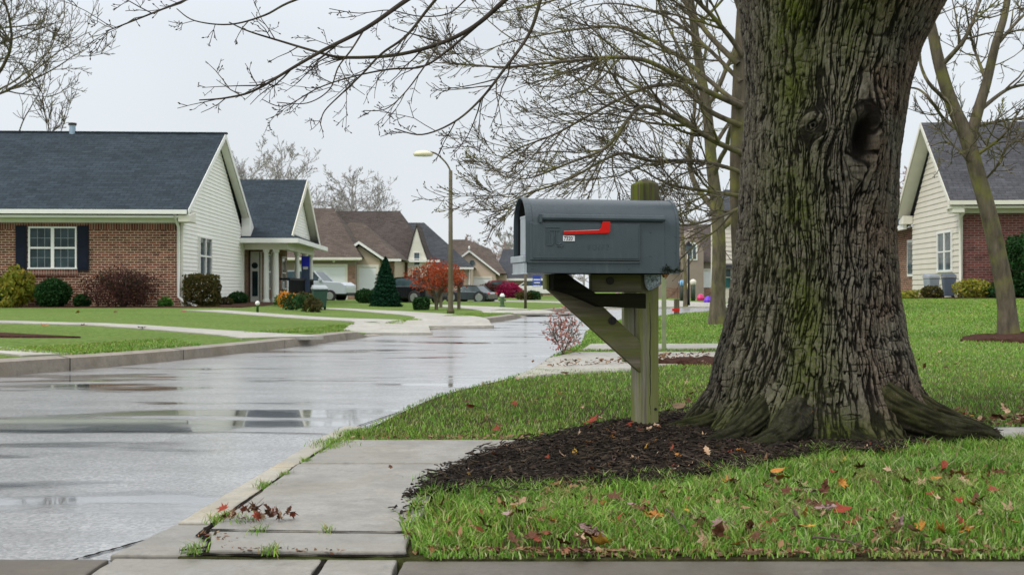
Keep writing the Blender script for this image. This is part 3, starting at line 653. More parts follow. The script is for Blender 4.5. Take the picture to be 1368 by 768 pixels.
# ------------------------------------------------------------------ the big tree in front
def big_trunk():
    tz = [-.1, .0, .176, .336, .536, .736, 1.136, 1.536, 1.856, 2.096, 2.336, 2.6, 3.0]
    Lp = [922, 925, 938, 954, 968, 979, 991, 997, 1002, 998, 990, 978, 955]
    Rp = [1262, 1256, 1244, 1229, 1215, 1207, 1202, 1208, 1220, 1236, 1268, 1310, 1350]
    nt, nzz = 640, 620
    th = np.concatenate([np.linspace(0, np.pi, 120, endpoint=False) + .12, np.linspace(np.pi + .12, 2 * np.pi + .12, 520, endpoint=False)])
    th = th - .12 * np.cos(th / 2) * 0; s = np.linspace(0, 1, nzz); z = -.08 + 3.0 * (s * .62 + .38 * s ** 2.4)
    cx = np.interp(z, tz, [((a + b) / 2 - 684) / 250 for a, b in zip(Lp, Rp)]); rr = np.interp(z, tz, [(b - a) / 2 / 250 for a, b in zip(Lp, Rp)])
    ker = np.hanning(31); ker /= ker.sum()
    cx = np.convolve(np.pad(cx, 15, 'edge'), ker, 'valid'); rr = np.convolve(np.pad(rr, 15, 'edge'), ker, 'valid')
    TH, Z = np.meshgrid(th, z); CX = cx[:, None]; RR = np.repeat(rr[:, None], nt, 1)
    # fluted base and long surface roots; angle 270 deg faces the camera
    def dth(a): return (TH - R(a) + np.pi) % (2 * np.pi) - np.pi
    r = RR.copy(); zc = np.clip(Z - .02, 0, None)
    #        angle  reach height  width
    base_pinch = .15 * sst(.40, .03, zc); RR = RR * .975 - base_pinch; acc = np.zeros_like(RR)
    #        angle  reach height  half width
    lobes = [(183, .50, .24, .085), (213, .36, .20, .075), (237, .60, .25, .10), (266, .26, .27, .10), (290, .42, .25, .105), (318, .36, .22, .09), (346, .56, .26, .10), (14, .42, .22, .10), (45, .5, .25, .12), (80, .5, .25, .12), (118, .55, .25, .12), (150, .5, .25, .11)]
    for a, reach, h, w in lobes:
        reach *= .42
        gz = np.clip(1 - (zc / h) ** 1.25, 0, 1); g2 = gz ** 1.15 * reach; but = (.03 + base_pinch * 1.0) * np.exp(-(zc / .42) ** 2)
        bend = .30 * np.sin(a * 1.7) * g2 + .14 * (fbm(g2 * 5 + a, Z * 3, 2, 19) - .5)
        q1 = np.abs((dth(a) - bend) / (w * (1 + .25 * np.sin(g2 * 9 + a)) / (RR + g2 * .6)))
        q2 = np.abs(dth(a) / ((w + .06 + .10 * sst(.1, .5, zc)) / RR))
        cand = np.maximum(g2 * np.exp(-q1 ** 3.2), but * np.exp(-q2 ** 2.0) + .35 * g2 * np.exp(-q2 ** 2.4))
        acc = acc + np.clip(cand, 0, None) ** 4
    r = RR + acc ** .25
    u = (TH - R(270)) * .45; v = Z.copy()
    # knots: (px, py, radius)
    k1u = -.165; k1z = CAMZ - (180 - 384) / 250; k2u = .085; k2z = CAMZ - (196 - 384) / 250
    lump = .03 * (fbm(TH * 1.6 + 3, Z * 1.2, 3, 31) - .5) + .02 * (fbm(TH * 4, Z * 3.2, 3, 37) - .5)
    r = r + lump + .05 * sst(.3, .05, v) * (fbm(TH * 5, r * 5, 3, 77) - .5)
    def bell(du, dz, a, b): return np.exp(-((du / a) ** 2 + (dz / b) ** 2))
    r += .045 * bell(u - .06, v - 1.62, .26, .28)                              # burl around the knots
    d2u, d2z = u - k2u, v - k2z; d1u, d1z = u - k1u, v - k1z
    r -= .10 * bell(d2u, d2z, .05, .10); r += .045 * (bell(d2u, d2z, .13, .2) - .6 * bell(d2u, d2z, .06, .12))
    r -= .03 * bell(d1u, d1z, .028, .032); r += .03 * bell(d1u, d1z, .075, .08)
    # groove between the left stem and the middle at the top, and the flare below
    gu = -.20 + .06 * (v - 2.3); r -= .075 * np.exp(-((u - gu) / .03) ** 2) * sst(1.8, 2.15, v); r += .03 * np.exp(-((u - gu - .12) / .09) ** 2) * sst(1.9, 2.3, v)
    # bark: pattern coordinate bent round the knots like flow round a stone
    un, vn = u.copy(), v.copy()
    for du, dz, a, k in ((d2u, d2z, .10, .55), (d1u, d1z, .065, .9)):
        q = du ** 2 + (dz * k) ** 2 + 1e-5; un = un - du * np.clip(a * a / q, 0, 1.0) * .92
    un = un - .10 * (v - .7) * sst(1.3, .6, v) * sst(.25, -.1, u)
    un = un + .05 * (fbm(u * 3.4 + 9, v * 2.0, 2, 41) - .5) + .016 * (fbm(u * 14, v * 7, 2, 43) - .5)
    un = un + .05 * np.exp(-((v - 1.70) / .22) ** 2) * np.tanh((u + .03) / .09) * np.exp(-((u + .03) / .25) ** 2)
    def furrow(sx, sy, seed, w):
        n_ = .7 * vnoise(un * sx, v * sy, seed) + .3 * vnoise(un * sx * 2.1, v * sy * 2.3, seed + 3)
        return np.abs(n_ - .5) / w
    f1 = furrow(55, 5.0, 3, .095); f2 = furrow(64, 6.6, 17, .085); f3 = furrow(95, 20, 29, .11)
    fm = np.minimum(f1, f2); ridge = sst(.12, .9, fm); fine = sst(.0, 1.1, f3)
    plate = vnoise(un * 22, v * 9, 91); ridge = ridge * (.72 + .28 * plate); cb = np.abs(vnoise(un * 24, v * 30, 93) - .5); ridge = ridge * (1 - .6 * sst(.055, .0, cb))
    stri = fbm(un * 260, v * 14, 3, 51); crossb = fbm(un * 60, v * 75, 3, 53)
    # ring pattern inside the knots
    w1 = bell(d1u, d1z, .032, .04); w2 = np.clip(1.4 * bell(d2u, d2z, .055, .115), 0, 1)
    rq1 = .5 + .5 * np.sin(np.hypot(d1u, d1z * .8) * 300 + 11 * fbm(u * 40, v * 40, 2, 61)); rq2 = .5 + .5 * np.sin(np.hypot(d2u, d2z * .45) * 330 + 6 * fbm(u * 30, v * 30, 2, 62))
    smoothroot = np.maximum(sst(.26, .06, v), sst(.58, .75, r))
    hb = ridge * .74 + fine * .16 + stri * .10
    hb = hb * (1 - w1) + rq1 * w1 * .7; hb = hb * (1 - w2) + .15 * w2
    amp = .0195 * (1 - .45 * smoothroot)
    r = r + amp * (hb - .6) + .008 * (crossb - .5) * (1 - w2) + .004 * smoothroot * (fbm(u * 40, r * 14, 3, 71) - .5)
    # root tips bend a little sideways
    ext = np.clip(r - .62, 0, None); TH2 = TH + .38 * ext * np.sin(TH * 3 + 1.1)
    X = TREE[0] - 1.66 + CX + 0.0 + r * np.cos(TH2) ; Y = TREE[1] + r * np.sin(TH2) * 1.0
    gz = hR(X, Y); Zw = Z + 0 * X
    Zw = Z - .05 * sst(.1, .8, ext) + (gz - .02) * .8 * sst(0, .2, ext)
    V = np.stack([X, Y, Zw], -1).reshape(-1, 3)
    i = np.arange(nzz - 1)[:, None] * nt; j = np.arange(nt)[None, :]; jn = (j + 1) % nt
    Q = np.stack([i + j, i + jn, i + nt + jn, i + nt + j], -1).reshape(-1, 4)
    me = np_mesh('trunk', V - np.array([TREE[0], TREE[1], 0]), Q)
    at = me.attributes.new('ridge', 'FLOAT', 'POINT'); at.data.foreach_set('value', hb.ravel().astype(np.float32))
    moss = .85 * np.exp(-((u + .19 + .10 * (v - 1)) / .12) ** 2) * (1 - .35 * sst(1.3, 1.6, v) * sst(1.9, 1.6, v)) + .5 * np.exp(-((u - .02) / .22) ** 2) * sst(1.8, 2.1, v) + .75 * smoothroot * .55 + .3 * np.exp(-((u + .02) / .06) ** 2) * sst(1.5, 1.75, v) + .30 * np.exp(-((u + .42) / .12) ** 2)
    at = me.attributes.new('moss', 'FLOAT', 'POINT'); at.data.foreach_set('value', moss.ravel().astype(np.float32))
    hollow_tone = bell(d2u, d2z, .055, .115); at = me.attributes.new('rot', 'FLOAT', 'POINT'); at.data.foreach_set('value', hollow_tone.ravel().astype(np.float32))  # mask over the hollow, where the bark colour is darkened
    return me
m = M('deep_furrowed_bark', .9, spec=.1)
ri = m.n('ShaderNodeAttribute', attribute_name='ridge').outputs['Fac']; mo = m.n('ShaderNodeAttribute', attribute_name='moss').outputs['Fac']
n1 = m.noise(1, 5, m.map((60, 60, 9)), .7); n2 = m.noise(3, 4); n3 = m.noise(45, 4, rough=.7)
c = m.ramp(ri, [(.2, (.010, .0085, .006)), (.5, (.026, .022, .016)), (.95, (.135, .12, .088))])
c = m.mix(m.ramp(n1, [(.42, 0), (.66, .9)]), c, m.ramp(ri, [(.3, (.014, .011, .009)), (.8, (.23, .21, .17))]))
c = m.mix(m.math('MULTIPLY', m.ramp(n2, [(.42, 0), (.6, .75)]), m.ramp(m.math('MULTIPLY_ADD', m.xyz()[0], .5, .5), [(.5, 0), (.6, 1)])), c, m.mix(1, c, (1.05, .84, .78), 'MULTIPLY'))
mf = m.math('MULTIPLY', mo, m.ramp(m.math('ADD', m.math('MULTIPLY', n3, .5), m.math('MULTIPLY', n2, .5)), [(.38, 0), (.55, 1)]))
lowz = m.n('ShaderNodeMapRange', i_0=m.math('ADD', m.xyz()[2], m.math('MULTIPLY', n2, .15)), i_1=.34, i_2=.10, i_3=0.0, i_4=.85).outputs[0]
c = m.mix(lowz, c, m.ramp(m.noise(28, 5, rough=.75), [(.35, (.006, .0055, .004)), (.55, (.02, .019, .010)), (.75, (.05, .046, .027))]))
c = m.mix(mf, c, m.ramp(ri, [(.15, (.012, .015, .004)), (.8, (.085, .105, .015))]))
ro_ = m.n('ShaderNodeAttribute', attribute_name='rot').outputs['Fac']; c = m.mix(m.ramp(ro_, [(.25, 0), (1, .85)]), c, (.010, .008, .006))  # darkens the bark colour towards the middle of the hollow
m.color(c); m.bump(m.math('ADD', n1, m.math('MULTIPLY', m.noise(1, 5, m.map((120, 120, 45)), .75), 1.2)), .95, .011); MT['bigbark'] = m.m
def crom_(P, k):
    P = np.asarray(P, float); out = []; n = len(P)
    for i in range(n - 1):
        p0 = P[max(0, i-1)]; p1 = P[i]; p2 = P[i+1]; p3 = P[min(n-1, i+2)]
        for t in np.arange(k) / k: out.append(.5 * (2*p1 + (p2-p0)*t + (2*p0-5*p1+4*p2-p3)*t*t + (-p0+3*p1-3*p2+p3)*t**3))
    out.append(P[-1]); return np.array(out)
MT['rootbark'] = barkmat('dark_root_bark', (.022, .018, .013), (.035, .038, .012), .6, 30)
oak = thing('old_shade_tree', 'huge old tree with deep furrowed mossy bark and knots, right of the mailbox', 'tree', (TREE[0], TREE[1], 0))
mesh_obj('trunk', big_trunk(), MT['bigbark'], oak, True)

def root_tube(pts, radii, seed, k=56):
    rg_ = np.random.RandomState(seed); C = crom_(pts, 22); m_ = len(C); r_ = np.interp(np.linspace(0, 1, m_), np.linspace(0, 1, len(radii)), radii)
    T = np.gradient(C, axis=0); T /= np.linalg.norm(T, axis=1)[:, None]; A = np.cross(T, [0, 0, 1.0]); A /= np.linalg.norm(A, axis=1)[:, None]; B = np.cross(A, T)
    ph = np.arange(k) * 2 * np.pi / k; S, PH = np.meshgrid(np.linspace(0, 1, m_), ph, indexing='ij'); ln = np.cumsum(np.r_[0, np.linalg.norm(np.diff(C, axis=0), axis=1)])[:, None] + 0 * PH
    lump_ = 1 + .34 * (fbm(np.cos(PH) * 1.5 + seed * 3.1, ln * 5 + np.sin(PH) * 1.5, 3, seed) - .5)
    n_ = vnoise(PH * 6.5 + 2 * fbm(ln * 4, PH, 2, seed + 5), ln * 6, seed + 1); n2_ = vnoise(PH * 9, ln * 40, seed + 2); rd = sst(.03, .45, np.abs(n_ - .5) / .5) * .7 + .3 * n2_
    rr_ = r_[:, None] * lump_ + .014 * (rd - .5)
    P = C[:, None, :] + rr_[..., None] * (A[:, None, :] * np.cos(PH)[..., None] * 1.08 + B[:, None, :] * np.sin(PH)[..., None] * .92)
    i = np.arange(m_ - 1)[:, None] * k; j = np.arange(k)[None, :]; jn = (j + 1) % k; Q = np.stack([i + j, i + jn, i + k + jn, i + k + j], -1).reshape(-1, 4)
    me = np_mesh('root', P.reshape(-1, 3) - np.array([TREE[0], TREE[1], 0]), Q)
    for nm, val in (('ridge', .05 + .5 * rd), ('moss', .5 * fbm(ln * 3, PH, 2, seed + 8) + .15 * np.sin(PH)), ('rot', 0 * rd)): at = me.attributes.new(nm, 'FLOAT', 'POINT'); at.data.foreach_set('value', val.ravel().astype(np.float32))
    return mesh_obj('root', me, MT['bigbark'], oak, True)
for kk_, (pts_, rad_) in enumerate([
    ([(1.55, 6.0, .42), (1.30, 5.95, .20), (1.08, 5.93, .085), (.88, 5.95, .045), (.66, 5.98, .0)], [.09, .095, .07, .05, .025]),
    ([(1.58, 5.92, .46), (1.32, 5.72, .20), (1.12, 5.54, .08), (.98, 5.40, .045), (.84, 5.30, .0)], [.08, .10, .07, .05, .025]),
    ([(1.62, 5.98, .56), (1.48, 5.70, .25), (1.34, 5.46, .10), (1.18, 5.30, .05), (1.00, 5.22, .0)], [.09, .105, .08, .055, .03]),
    ([(1.64, 5.92, .40), (1.62, 5.68, .17), (1.66, 5.50, .07), (1.76, 5.38, .02), (1.9, 5.3, -.02)], [.08, .085, .065, .05, .03]),
    ([(1.70, 5.96, .56), (1.84, 5.72, .27), (2.04, 5.55, .12), (2.28, 5.50, .065), (2.46, 5.56, .0)], [.10, .12, .095, .07, .035]),
    ([(1.78, 6.02, .46), (2.06, 5.86, .20), (2.28, 5.80, .09), (2.44, 5.84, .05), (2.58, 5.92, .0)], [.09, .10, .075, .05, .025])]): root_tube(pts_, rad_, kk_ + 3)
# thin roots running out over the mulch
for kx, (pts_, r0_) in enumerate([([(930, 590), (880, 600), (820, 612), (760, 622), (690, 640)], .022), ([(980, 606), (930, 624), (880, 634)], .026), ([(1000, 580), (930, 578), (870, 590), (800, 596)], .02), ([(1100, 604), (1150, 606), (1230, 598)], .028), ([(1040, 604), (1010, 620), (985, 628)], .024)]):
    q_ = [G(a, b_) for a, b_ in pts_]; q_ = crom_([(v.x, v.y, float(hR(v.x, v.y)) + .035 - .012 * i / len(q_)) for i, v in enumerate(q_)], 6); T_ = Tubes(); rr_ = np.linspace(r0_, r0_ * .25, len(q_)); T_.add(q_ + np.random.RandomState(kx).normal(size=q_.shape) * .003, rr_, 8); T_.build('surface_root', MT['rootbark'], oak, (TREE[0], TREE[1], 0))

# ------------------------------------------------------------------ bare branches
def crom(P, k):
    P = np.asarray(P, float); out = []; n = len(P)
    for i in range(n - 1):
        p0 = P[max(0, i-1)]; p1 = P[i]; p2 = P[i+1]; p3 = P[min(n-1, i+2)]
        for t in np.arange(k) / k: out.append(.5 * (2*p1 + (p2-p0)*t + (2*p0-5*p1+4*p2-p3)*t*t + (-p0+3*p1-3*p2+p3)*t**3))
    out.append(P[-1]); return np.array(out)
class Grower:
    def __init__(s, seed, seg=.12, wander=.16, up=.03, minr=.0024, maxlvl=4, kids=(5, 6, 5, 3), lenf=(.5, .5, .45, .4), angle=(30, 62), buds=True, flat=None, ksides=(8, 6, 4, 3, 3), twigend=.3):
        s.r = np.random.RandomState(seed); s.seg = seg; s.w = wander; s.up = up; s.minr = minr; s.maxlvl = maxlvl; s.kids = kids; s.lenf = lenf
        s.angle = angle; s.buds = buds; s.flat = flat; s.T = [Tubes(), Tubes()]; s.k = ksides; s.count = 0
    def side(s, d):
        r = s.r; a = r.normal(size=3)
        if s.flat is not None: a = a - s.flat * np.dot(a, s.flat) * .65
        p = a - d * np.dot(a, d); return p / (np.linalg.norm(p) + 1e-9)
    def path(s, start, d, L, lvl):
        r = s.r; n = max(3, int(L / s.seg) + 1); step = L / n; P = [np.array(start, float)]; d = d / np.linalg.norm(d); curl = s.side(d) * r.uniform(-.1, .1)
        for i in range(n):
            d = d + r.normal(size=3) * s.w * (.6 if lvl == 0 else 1) + curl + np.array([0, 0, s.up * (1 + lvl)]); d /= np.linalg.norm(d); P.append(P[-1] + d * step)
        return np.array(P)
    def limb(s, P, r0, r1, lvl=0, Lref=None, kids=None, start=.12):
        n = len(P); rad = r0 + (r1 - r0) * (np.linspace(0, 1, n) ** .8); rad = np.maximum(rad, s.minr * .8)
        seglen = np.linalg.norm(np.diff(P, axis=0), axis=1); L = seglen.sum() if Lref is None else Lref
        if lvl >= 2 and s.buds: rad = rad.copy(); rad[-1] *= 1.0
        s.T[0 if lvl < 2 else 1].add(P, rad, s.k[min(lvl, len(s.k)-1)]); s.count += 1
        if lvl >= s.maxlvl:
            if s.buds and s.r.rand() < .5:
                d = P[-1] - P[-2]; d = d / (np.linalg.norm(d) + 1e-9); b = P[-1]; q = s.minr
                s.T[1].add([b, b + d * q * 2.2, b + d * q * 5.5, b + d * q * 8], [q * .6, q * 1.9, q * 1.5, q * .2], 4)
            return
        nk = s.kids[min(lvl, len(s.kids)-1)] if kids is None else kids
        nk = max(1, int(nk * s.r.uniform(.7, 1.3)))
        ts = np.sort(s.r.uniform(start, .97, nk))
        for t in ts:
            f = t * (n - 1); i = int(f); i = min(i, n - 2); p = P[i] + (P[i+1] - P[i]) * (f - i); d = P[i+1] - P[i]; d = d / (np.linalg.norm(d) + 1e-9)
            a = R(s.r.uniform(*s.angle)); dd = d * math.cos(a) + s.side(d) * math.sin(a)
            ll = L * s.lenf[min(lvl, len(s.lenf)-1)] * (1.15 - .65 * t) * s.r.uniform(.6, 1.25)
            rr_ = rad[i] * s.r.uniform(.45, .68)
            Q = s.path(p, dd, ll, lvl + 1); s.limb(Q, max(rr_, s.minr), max(rr_ * .3, s.minr * .75), lvl + 1)
    def build(s, parent, off, mat, mat2=None):
        if s.T[0].n: s.T[0].build('branches', mat, parent, off)
        if s.T[1].n: s.T[1].build('twigs', mat2 or mat, parent, off)

# limbs of the big tree that reach over the road; (px, py, distance)
def L3(pp): return crom([W(a, b, c) for a, b, c in pp], 6)
g1 = Grower(5, seg=.07, wander=.13, up=.012, minr=.0017, maxlvl=3, kids=(9, 4, 3), lenf=(.15, .42, .4), angle=(25, 60))
fork = [(1100, -160, 6.1), (960, -260, 5.9), (820, -200, 5.8)]
LM = [
 ([*fork, (700, -95, 5.7), (600, -35, 5.6), (544, 0, 5.5), (489, 38, 5.4), (431, 68, 5.3), (391, 91, 5.25), (340, 121, 5.2), (302, 131, 5.15), (266, 134, 5.1)], .036, .004, .5),
 ([(700, -95, 5.7), (640, -60, 5.9), (582, 0, 6.0), (544, 47, 6.0), (510, 72, 6.0), (485, 98, 6.0), (459, 123, 5.95), (434, 148, 5.9), (428, 166, 5.9)], .018, .0035, .3),
 ([*fork, (760, -90, 6.1), (700, -25, 6.3), (675, 0, 6.3), (633, 36, 6.3), (586, 59, 6.25), (527, 74, 6.2), (459, 77, 6.1), (425, 70, 6.0), (374, 55, 6.0), (332, 42, 5.9), (306, 30, 5.9)], .040, .004, .5),
 ([(640, 32, 6.3), (600, 66, 6.4), (565, 89, 6.4), (519, 93, 6.4), (470, 103, 6.3), (425, 118, 6.3), (380, 142, 6.3), (350, 133, 6.2)], .014, .003, .2),
 ([(820, -200, 5.8), (745, -90, 5.5), (722, 0, 5.4), (706, 47, 5.4), (672, 95, 5.3), (642, 133, 5.3), (607, 163, 5.2), (564, 180, 5.1), (527, 172, 5.1)], .020, .0035, .45),
 ([(700, -95, 5.7), (520, -100, 5.2), (380, -60, 5.0), (300, -20, 4.9), (249, 0, 4.9), (196, 21, 4.8), (158, 36, 4.8), (141, 42, 4.8)], .016, .003, .55),
 ([(600, -35, 5.6), (500, -30, 5.5), (396, 0, 5.4), (353, 21, 5.3), (307, 33, 5.3), (260, 28, 5.2), (236, 12, 5.2)], .013, .003, .35),
 ([(586, 59, 6.25), (565, 92, 6.0), (540, 125, 5.9), (515, 146, 5.8), (486, 148, 5.8)], .008, .003, .1),
 ([(485, 42, 5.4), (470, 66, 5.3), (452, 90, 5.3), (440, 120, 5.3), (410, 138, 5.2), (370, 137, 5.2)], .008, .003, .1),
 ([(700, 0, 6.2), (640, -10, 6.2), (600, 18, 6.2), (560, 22, 6.2), (520, 14, 6.1), (480, 18, 6.1), (440, 12, 6.0)], .008, .003, .1),
]
for pp, r0, r1, st in LM:
    P = L3(pp); g1.limb(P, r0 * .62, r1 * .7, 0, Lref=2.6 if len(pp) > 7 else 1.5, kids=9 if len(pp) > 7 else 5, start=st)
g1.build(oak, (TREE[0], TREE[1], 0), MT['bark_dark'])
up = Tubes()
for pp, r0, r1 in (([(1190, -40, 6.1), (1250, -110, 6.1), (1330, -220, 6.0), (1440, -400, 5.9)], .24, .15), ([(1100, 0, 6.1), (1100, -160, 6.1), (1090, -400, 6.2)], .3, .2), ([(1060, -60, 6.1), (1010, -200, 6.1), (930, -290, 6.0), (820, -200, 5.8)], .2, .045)):
    P = L3(pp); up.add(P, np.linspace(r0, r1, len(P)), 28)
up.build('limb', MT['bark_dark'], oak, (TREE[0], TREE[1], 0))

# tree just behind the big trunk, its limbs arching left over the mailbox
g2 = Grower(8, seg=.16, wander=.11, up=.02, minr=.0034, maxlvl=3, kids=(13, 8, 5), lenf=(.29, .46, .42), angle=(16, 46))
B2 = G(1000, 474); B2 = Vector((2.85, 13.5, float(hR(2.85, 13.5))))
tr = crom([(B2.x, B2.y, B2.z - .1), (2.80, 13.5, .8), (2.74, 13.5, 2.0), (2.74, 13.5, 3.0), (2.8, 13.5, 4.4), (2.9, 13.5, 6.0)], 8)
t2 = thing('limber_tree', 'bare mossy tree half hidden behind the big trunk, limbs arching over the mailbox', 'tree', B2)
tt = Tubes(); tt.add(tr, np.concatenate([[.22, .19, .17], np.linspace(.155, .06, len(tr) - 3)]), 14); tt.build('trunk', MT['bark'], t2, B2)
D = 13.4
L2 = [
 ([(994, 206, D), (955, 189, 13), (904, 159, 12.6), (860, 142, 12.2), (835, 165, 12), (809, 198, 11.8), (760, 218, 11.6), (715, 236, 11.5), (690, 240, 11.4)], .05, .006),
 ([(990, 168, D), (947, 148, 13.4), (912, 116, 13.5), (869, 116, 13.4), (835, 129, 13.2), (779, 159, 13), (740, 180, 13), (690, 200, 12.8), (662, 222, 12.7)], .045, .006),
 ([(990, 142, D), (951, 125, 13), (908, 103, 12.6), (865, 82, 12.3), (830, 77, 12), (801, 78, 11.8), (760, 82, 11.6), (715, 86, 11.4), (672, 90, 11.2), (620, 86, 11), (580, 84, 11)], .05, .006),
 ([(992, 139, D), (973, 129, 13.4), (921, 86, 13.8), (874, 56, 14), (826, 37, 14.1), (775, 39, 14.2), (720, 48, 14.2), (670, 60, 14.2), (636, 76, 14.2)], .045, .006),
 ([(986, 86, D), (947, 47, 13.6), (912, 0, 13.8), (880, -40, 14), (850, -90, 14)], .05, .02),
 ([(992, 232, D), (975, 225, 13.3), (930, 215, 13), (869, 215, 12.8), (826, 206, 12.5), (757, 241, 12.3), (706, 258, 12.2), (685, 268, 12.2), (668, 276, 12.2)], .038, .005),
 ([(990, 262, D), (950, 256, 13.2), (908, 250, 13), (880, 240, 12.8), (850, 225, 12.7), (800, 225, 12.6)], .035, .006),
 ([(992, 75, D), (975, 50, 13.3), (940, 10, 13), (890, -30, 12.7), (820, -30, 12.5), (760, -5, 12.4), (700, 10, 12.4), (650, 20, 12.4)], .045, .006),
 ([(990, 110, D), (940, 60, 13.9), (885, 20, 14.2), (820, 5, 14.4), (770, 12, 14.5)], .04, .006),
 ([(992, 276, D), (960, 290, 13), (925, 300, 12.8), (906, 300, 12.7), (880, 290, 12.7)], .03, .006),
 ([(992, 20, D), (960, -60, 13.4), (900, -160, 13.4)], .06, .02), ([(1000, 0, D), (1050, -80, 13.4), (1150, -160, 13.6)], .06, .02),
]
for pp, r0, r1 in L2: g2.limb(L3(pp), r0 * .8, r1 * .8, 0, Lref=4.6, kids=20 if len(pp) > 6 else 10, start=.1)
g2.build(t2, B2, MT['bark'])

def free_tree(name, label, base, H, seed, trunk_r, lean=(0, 0), mats=('bark', 'bark'), minr=.006, lvl=3, kids=(14, 6, 4), spread=.55, up=.04, group=None, stems=1, first=.25, cat='tree', lenf=None, wander=.1, sway=.05):
    rg = np.random.RandomState(seed); t = thing(name, label, cat, base, 0, group)
    g = Grower(seed + 1, seg=max(.1, H / 55), wander=.15, up=up, minr=minr, maxlvl=lvl, kids=kids, lenf=lenf or (.5, .5, .42), angle=(28, 58), buds=False)
    T = Tubes()
    for s_ in range(stems):
        n = 14; p = np.array([base[0] + (.12 * s_), base[1], base[2] - .1]); d = np.array([lean[0] + rg.uniform(-.08, .08) * (stems > 1), lean[1], 1.0]); P = [p.copy()]
        for i in range(n):
            d = d + rg.normal(size=3) * sway * np.array([1, 1, .2]); dd = d / np.linalg.norm(d); p = p + dd * H * .75 / n; P.append(p.copy())
        P = np.array(P); rad = trunk_r * np.linspace(1, .25, n + 1); rad[0] *= 1.35; PP = crom(P, 3); rr_ = np.interp(np.linspace(0, n, len(PP)), np.arange(n + 1), rad)
        T.add(PP, rr_, 12)
        nk = kids[0]
        for k in range(nk):
            f = first + (1 - first) * (k + rg.uniform(0, .8)) / nk; f = min(f, .98); i = f * n; i0 = int(i); q = P[i0] + (P[min(i0+1, n)] - P[i0]) * (i - i0)
            a = k * 2.4 + rg.uniform(-.5, .5); el_ = rg.uniform(.3, .9) + .5 * f; d = np.array([math.cos(a), math.sin(a), el_]); L = H * spread * (1.15 - .75 * f) * rg.uniform(.7, 1.15)
            r0 = np.interp(i, np.arange(n + 1), rad) * rg.uniform(.4, .6); Q = g.path(q, d, L, 0); g.limb(Q, max(r0, minr), max(r0 * .2, minr), 0, kids=max(3, int(kids[1] * 1.3)), start=.2)
    T.build('trunk', MT[mats[0]], t, base); g.build(t, base, MT[mats[1]]); return t
b = G(958, 433); free_tree('lawn_tree', 'slim green-brown bare tree standing on the lawn strip, seen right of the mailbox', tuple(b), 11.5, 21, .15, (-.03, 0), minr=.006, stems=1, spread=.42, first=.2, kids=(15, 6, 4))
b = G(916, 408, 'L'); free_tree('thin_sapling', 'thin dark sapling on the far lawn right of the mailbox', tuple(b), 6.0, 23, .09, minr=.01, kids=(8, 4, 2), first=.3, lvl=2)
# leaning tree at right
b = G(1346, 448); t = thing('leaning_tree', 'smooth grey leaning bare tree in a mulch ring at the right', 'tree', tuple(b))
Yd = b.y; g3 = Grower(31, seg=.16, wander=.16, up=.03, minr=.0055, maxlvl=3, kids=(8, 5, 4), lenf=(.36, .46, .42), angle=(28, 60), buds=False)
T = Tubes(); P = crom([(b.x + .02, b.y, b.z - .1), *[tuple(W(a, c, Yd)) for a, c in ((1344, 400), (1335, 350), (1322, 290), (1305, 230), (1290, 180), (1272, 140), (1256, 90), (1245, 40), (1230, -30), (1220, -110))]], 5)
T.add(P, np.interp(np.arange(len(P)), [0, 4, 12, 25, 38, len(P)-1], [.17, .125, .115, .10, .075, .04]), 14)
P2 = crom([tuple(W(a, c, Yd)) for a, c in ((1294, 195), (1306, 150), (1318, 110), (1330, 60), (1342, 20), (1352, -40))], 5); T.add(P2, np.linspace(.085, .04, len(P2)), 12)
T.build('trunk', MT['bark'], t, tuple(b))
for pp, r0, r1 in (([(1290, 180), (1262, 160), (1240, 130), (1222, 118), (1200, 120)], .03, .01), ([(1285, 175), (1320, 165), (1350, 160), (1390, 158)], .03, .01), ([(1300, 210), (1330, 190), (1345, 175), (1360, 150)], .03, .01),
                   ([(1272, 140), (1240, 110), (1225, 70), (1215, 30)], .035, .01), ([(1306, 150), (1345, 120), (1380, 110), (1410, 90)], .035, .01), ([(1256, 90), (1290, 50), (1310, 0), (1330, -40)], .04, .012), ([(1318, 110), (1300, 60), (1290, 10)], .03, .01),
                   ([(1332, 60), (1368, 20), (1400, 0)], .03, .01), ([(1248, 50), (1225, 10), (1200, -30)], .03, .01), ([(1310, 245), (1330, 225), (1340, 205), (1350, 180)], .02, .008), ([(1300, 225), (1280, 200), (1262, 190), (1244, 195)], .02, .008)):
    g3.limb(crom([tuple(W(a, c, Yd + .6 * math.sin(k * 1.7 + a))) if k else tuple(W(a, c, Yd)) for k, (a, c) in enumerate(pp)], 5), r0, r1, 0, Lref=2.6, kids=9, start=.15)
g3.build(t, tuple(b), MT['bark'])
# far trees
free_tree('spreading_bare_tree', 'pale bare tree spreading behind the left brick house, at the frame edge', (-23.6, 47, .1), 21, 41, .3, (.02, 0), minr=.013, kids=(26, 7, 5), spread=.55, first=.3, lvl=3, mats=('bark', 'bark'))
G_ = 'bare trees beyond the houses'
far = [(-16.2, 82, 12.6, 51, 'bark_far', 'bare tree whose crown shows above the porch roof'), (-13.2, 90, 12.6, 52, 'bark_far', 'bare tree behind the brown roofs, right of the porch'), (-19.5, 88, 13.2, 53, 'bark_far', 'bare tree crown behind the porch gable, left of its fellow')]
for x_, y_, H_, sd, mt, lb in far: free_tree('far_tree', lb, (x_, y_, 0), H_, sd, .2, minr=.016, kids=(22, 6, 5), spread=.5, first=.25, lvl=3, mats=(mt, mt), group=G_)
pa = free_tree('far_tree', 'pinkish bare tree low on the horizon beyond the last roofs', (0, 0, 0), 11, 61, .22, minr=.03, kids=(16, 6, 5), spread=.5, first=.15, lvl=3, mats=('bark_pink', 'bark_pink'), group=G_)
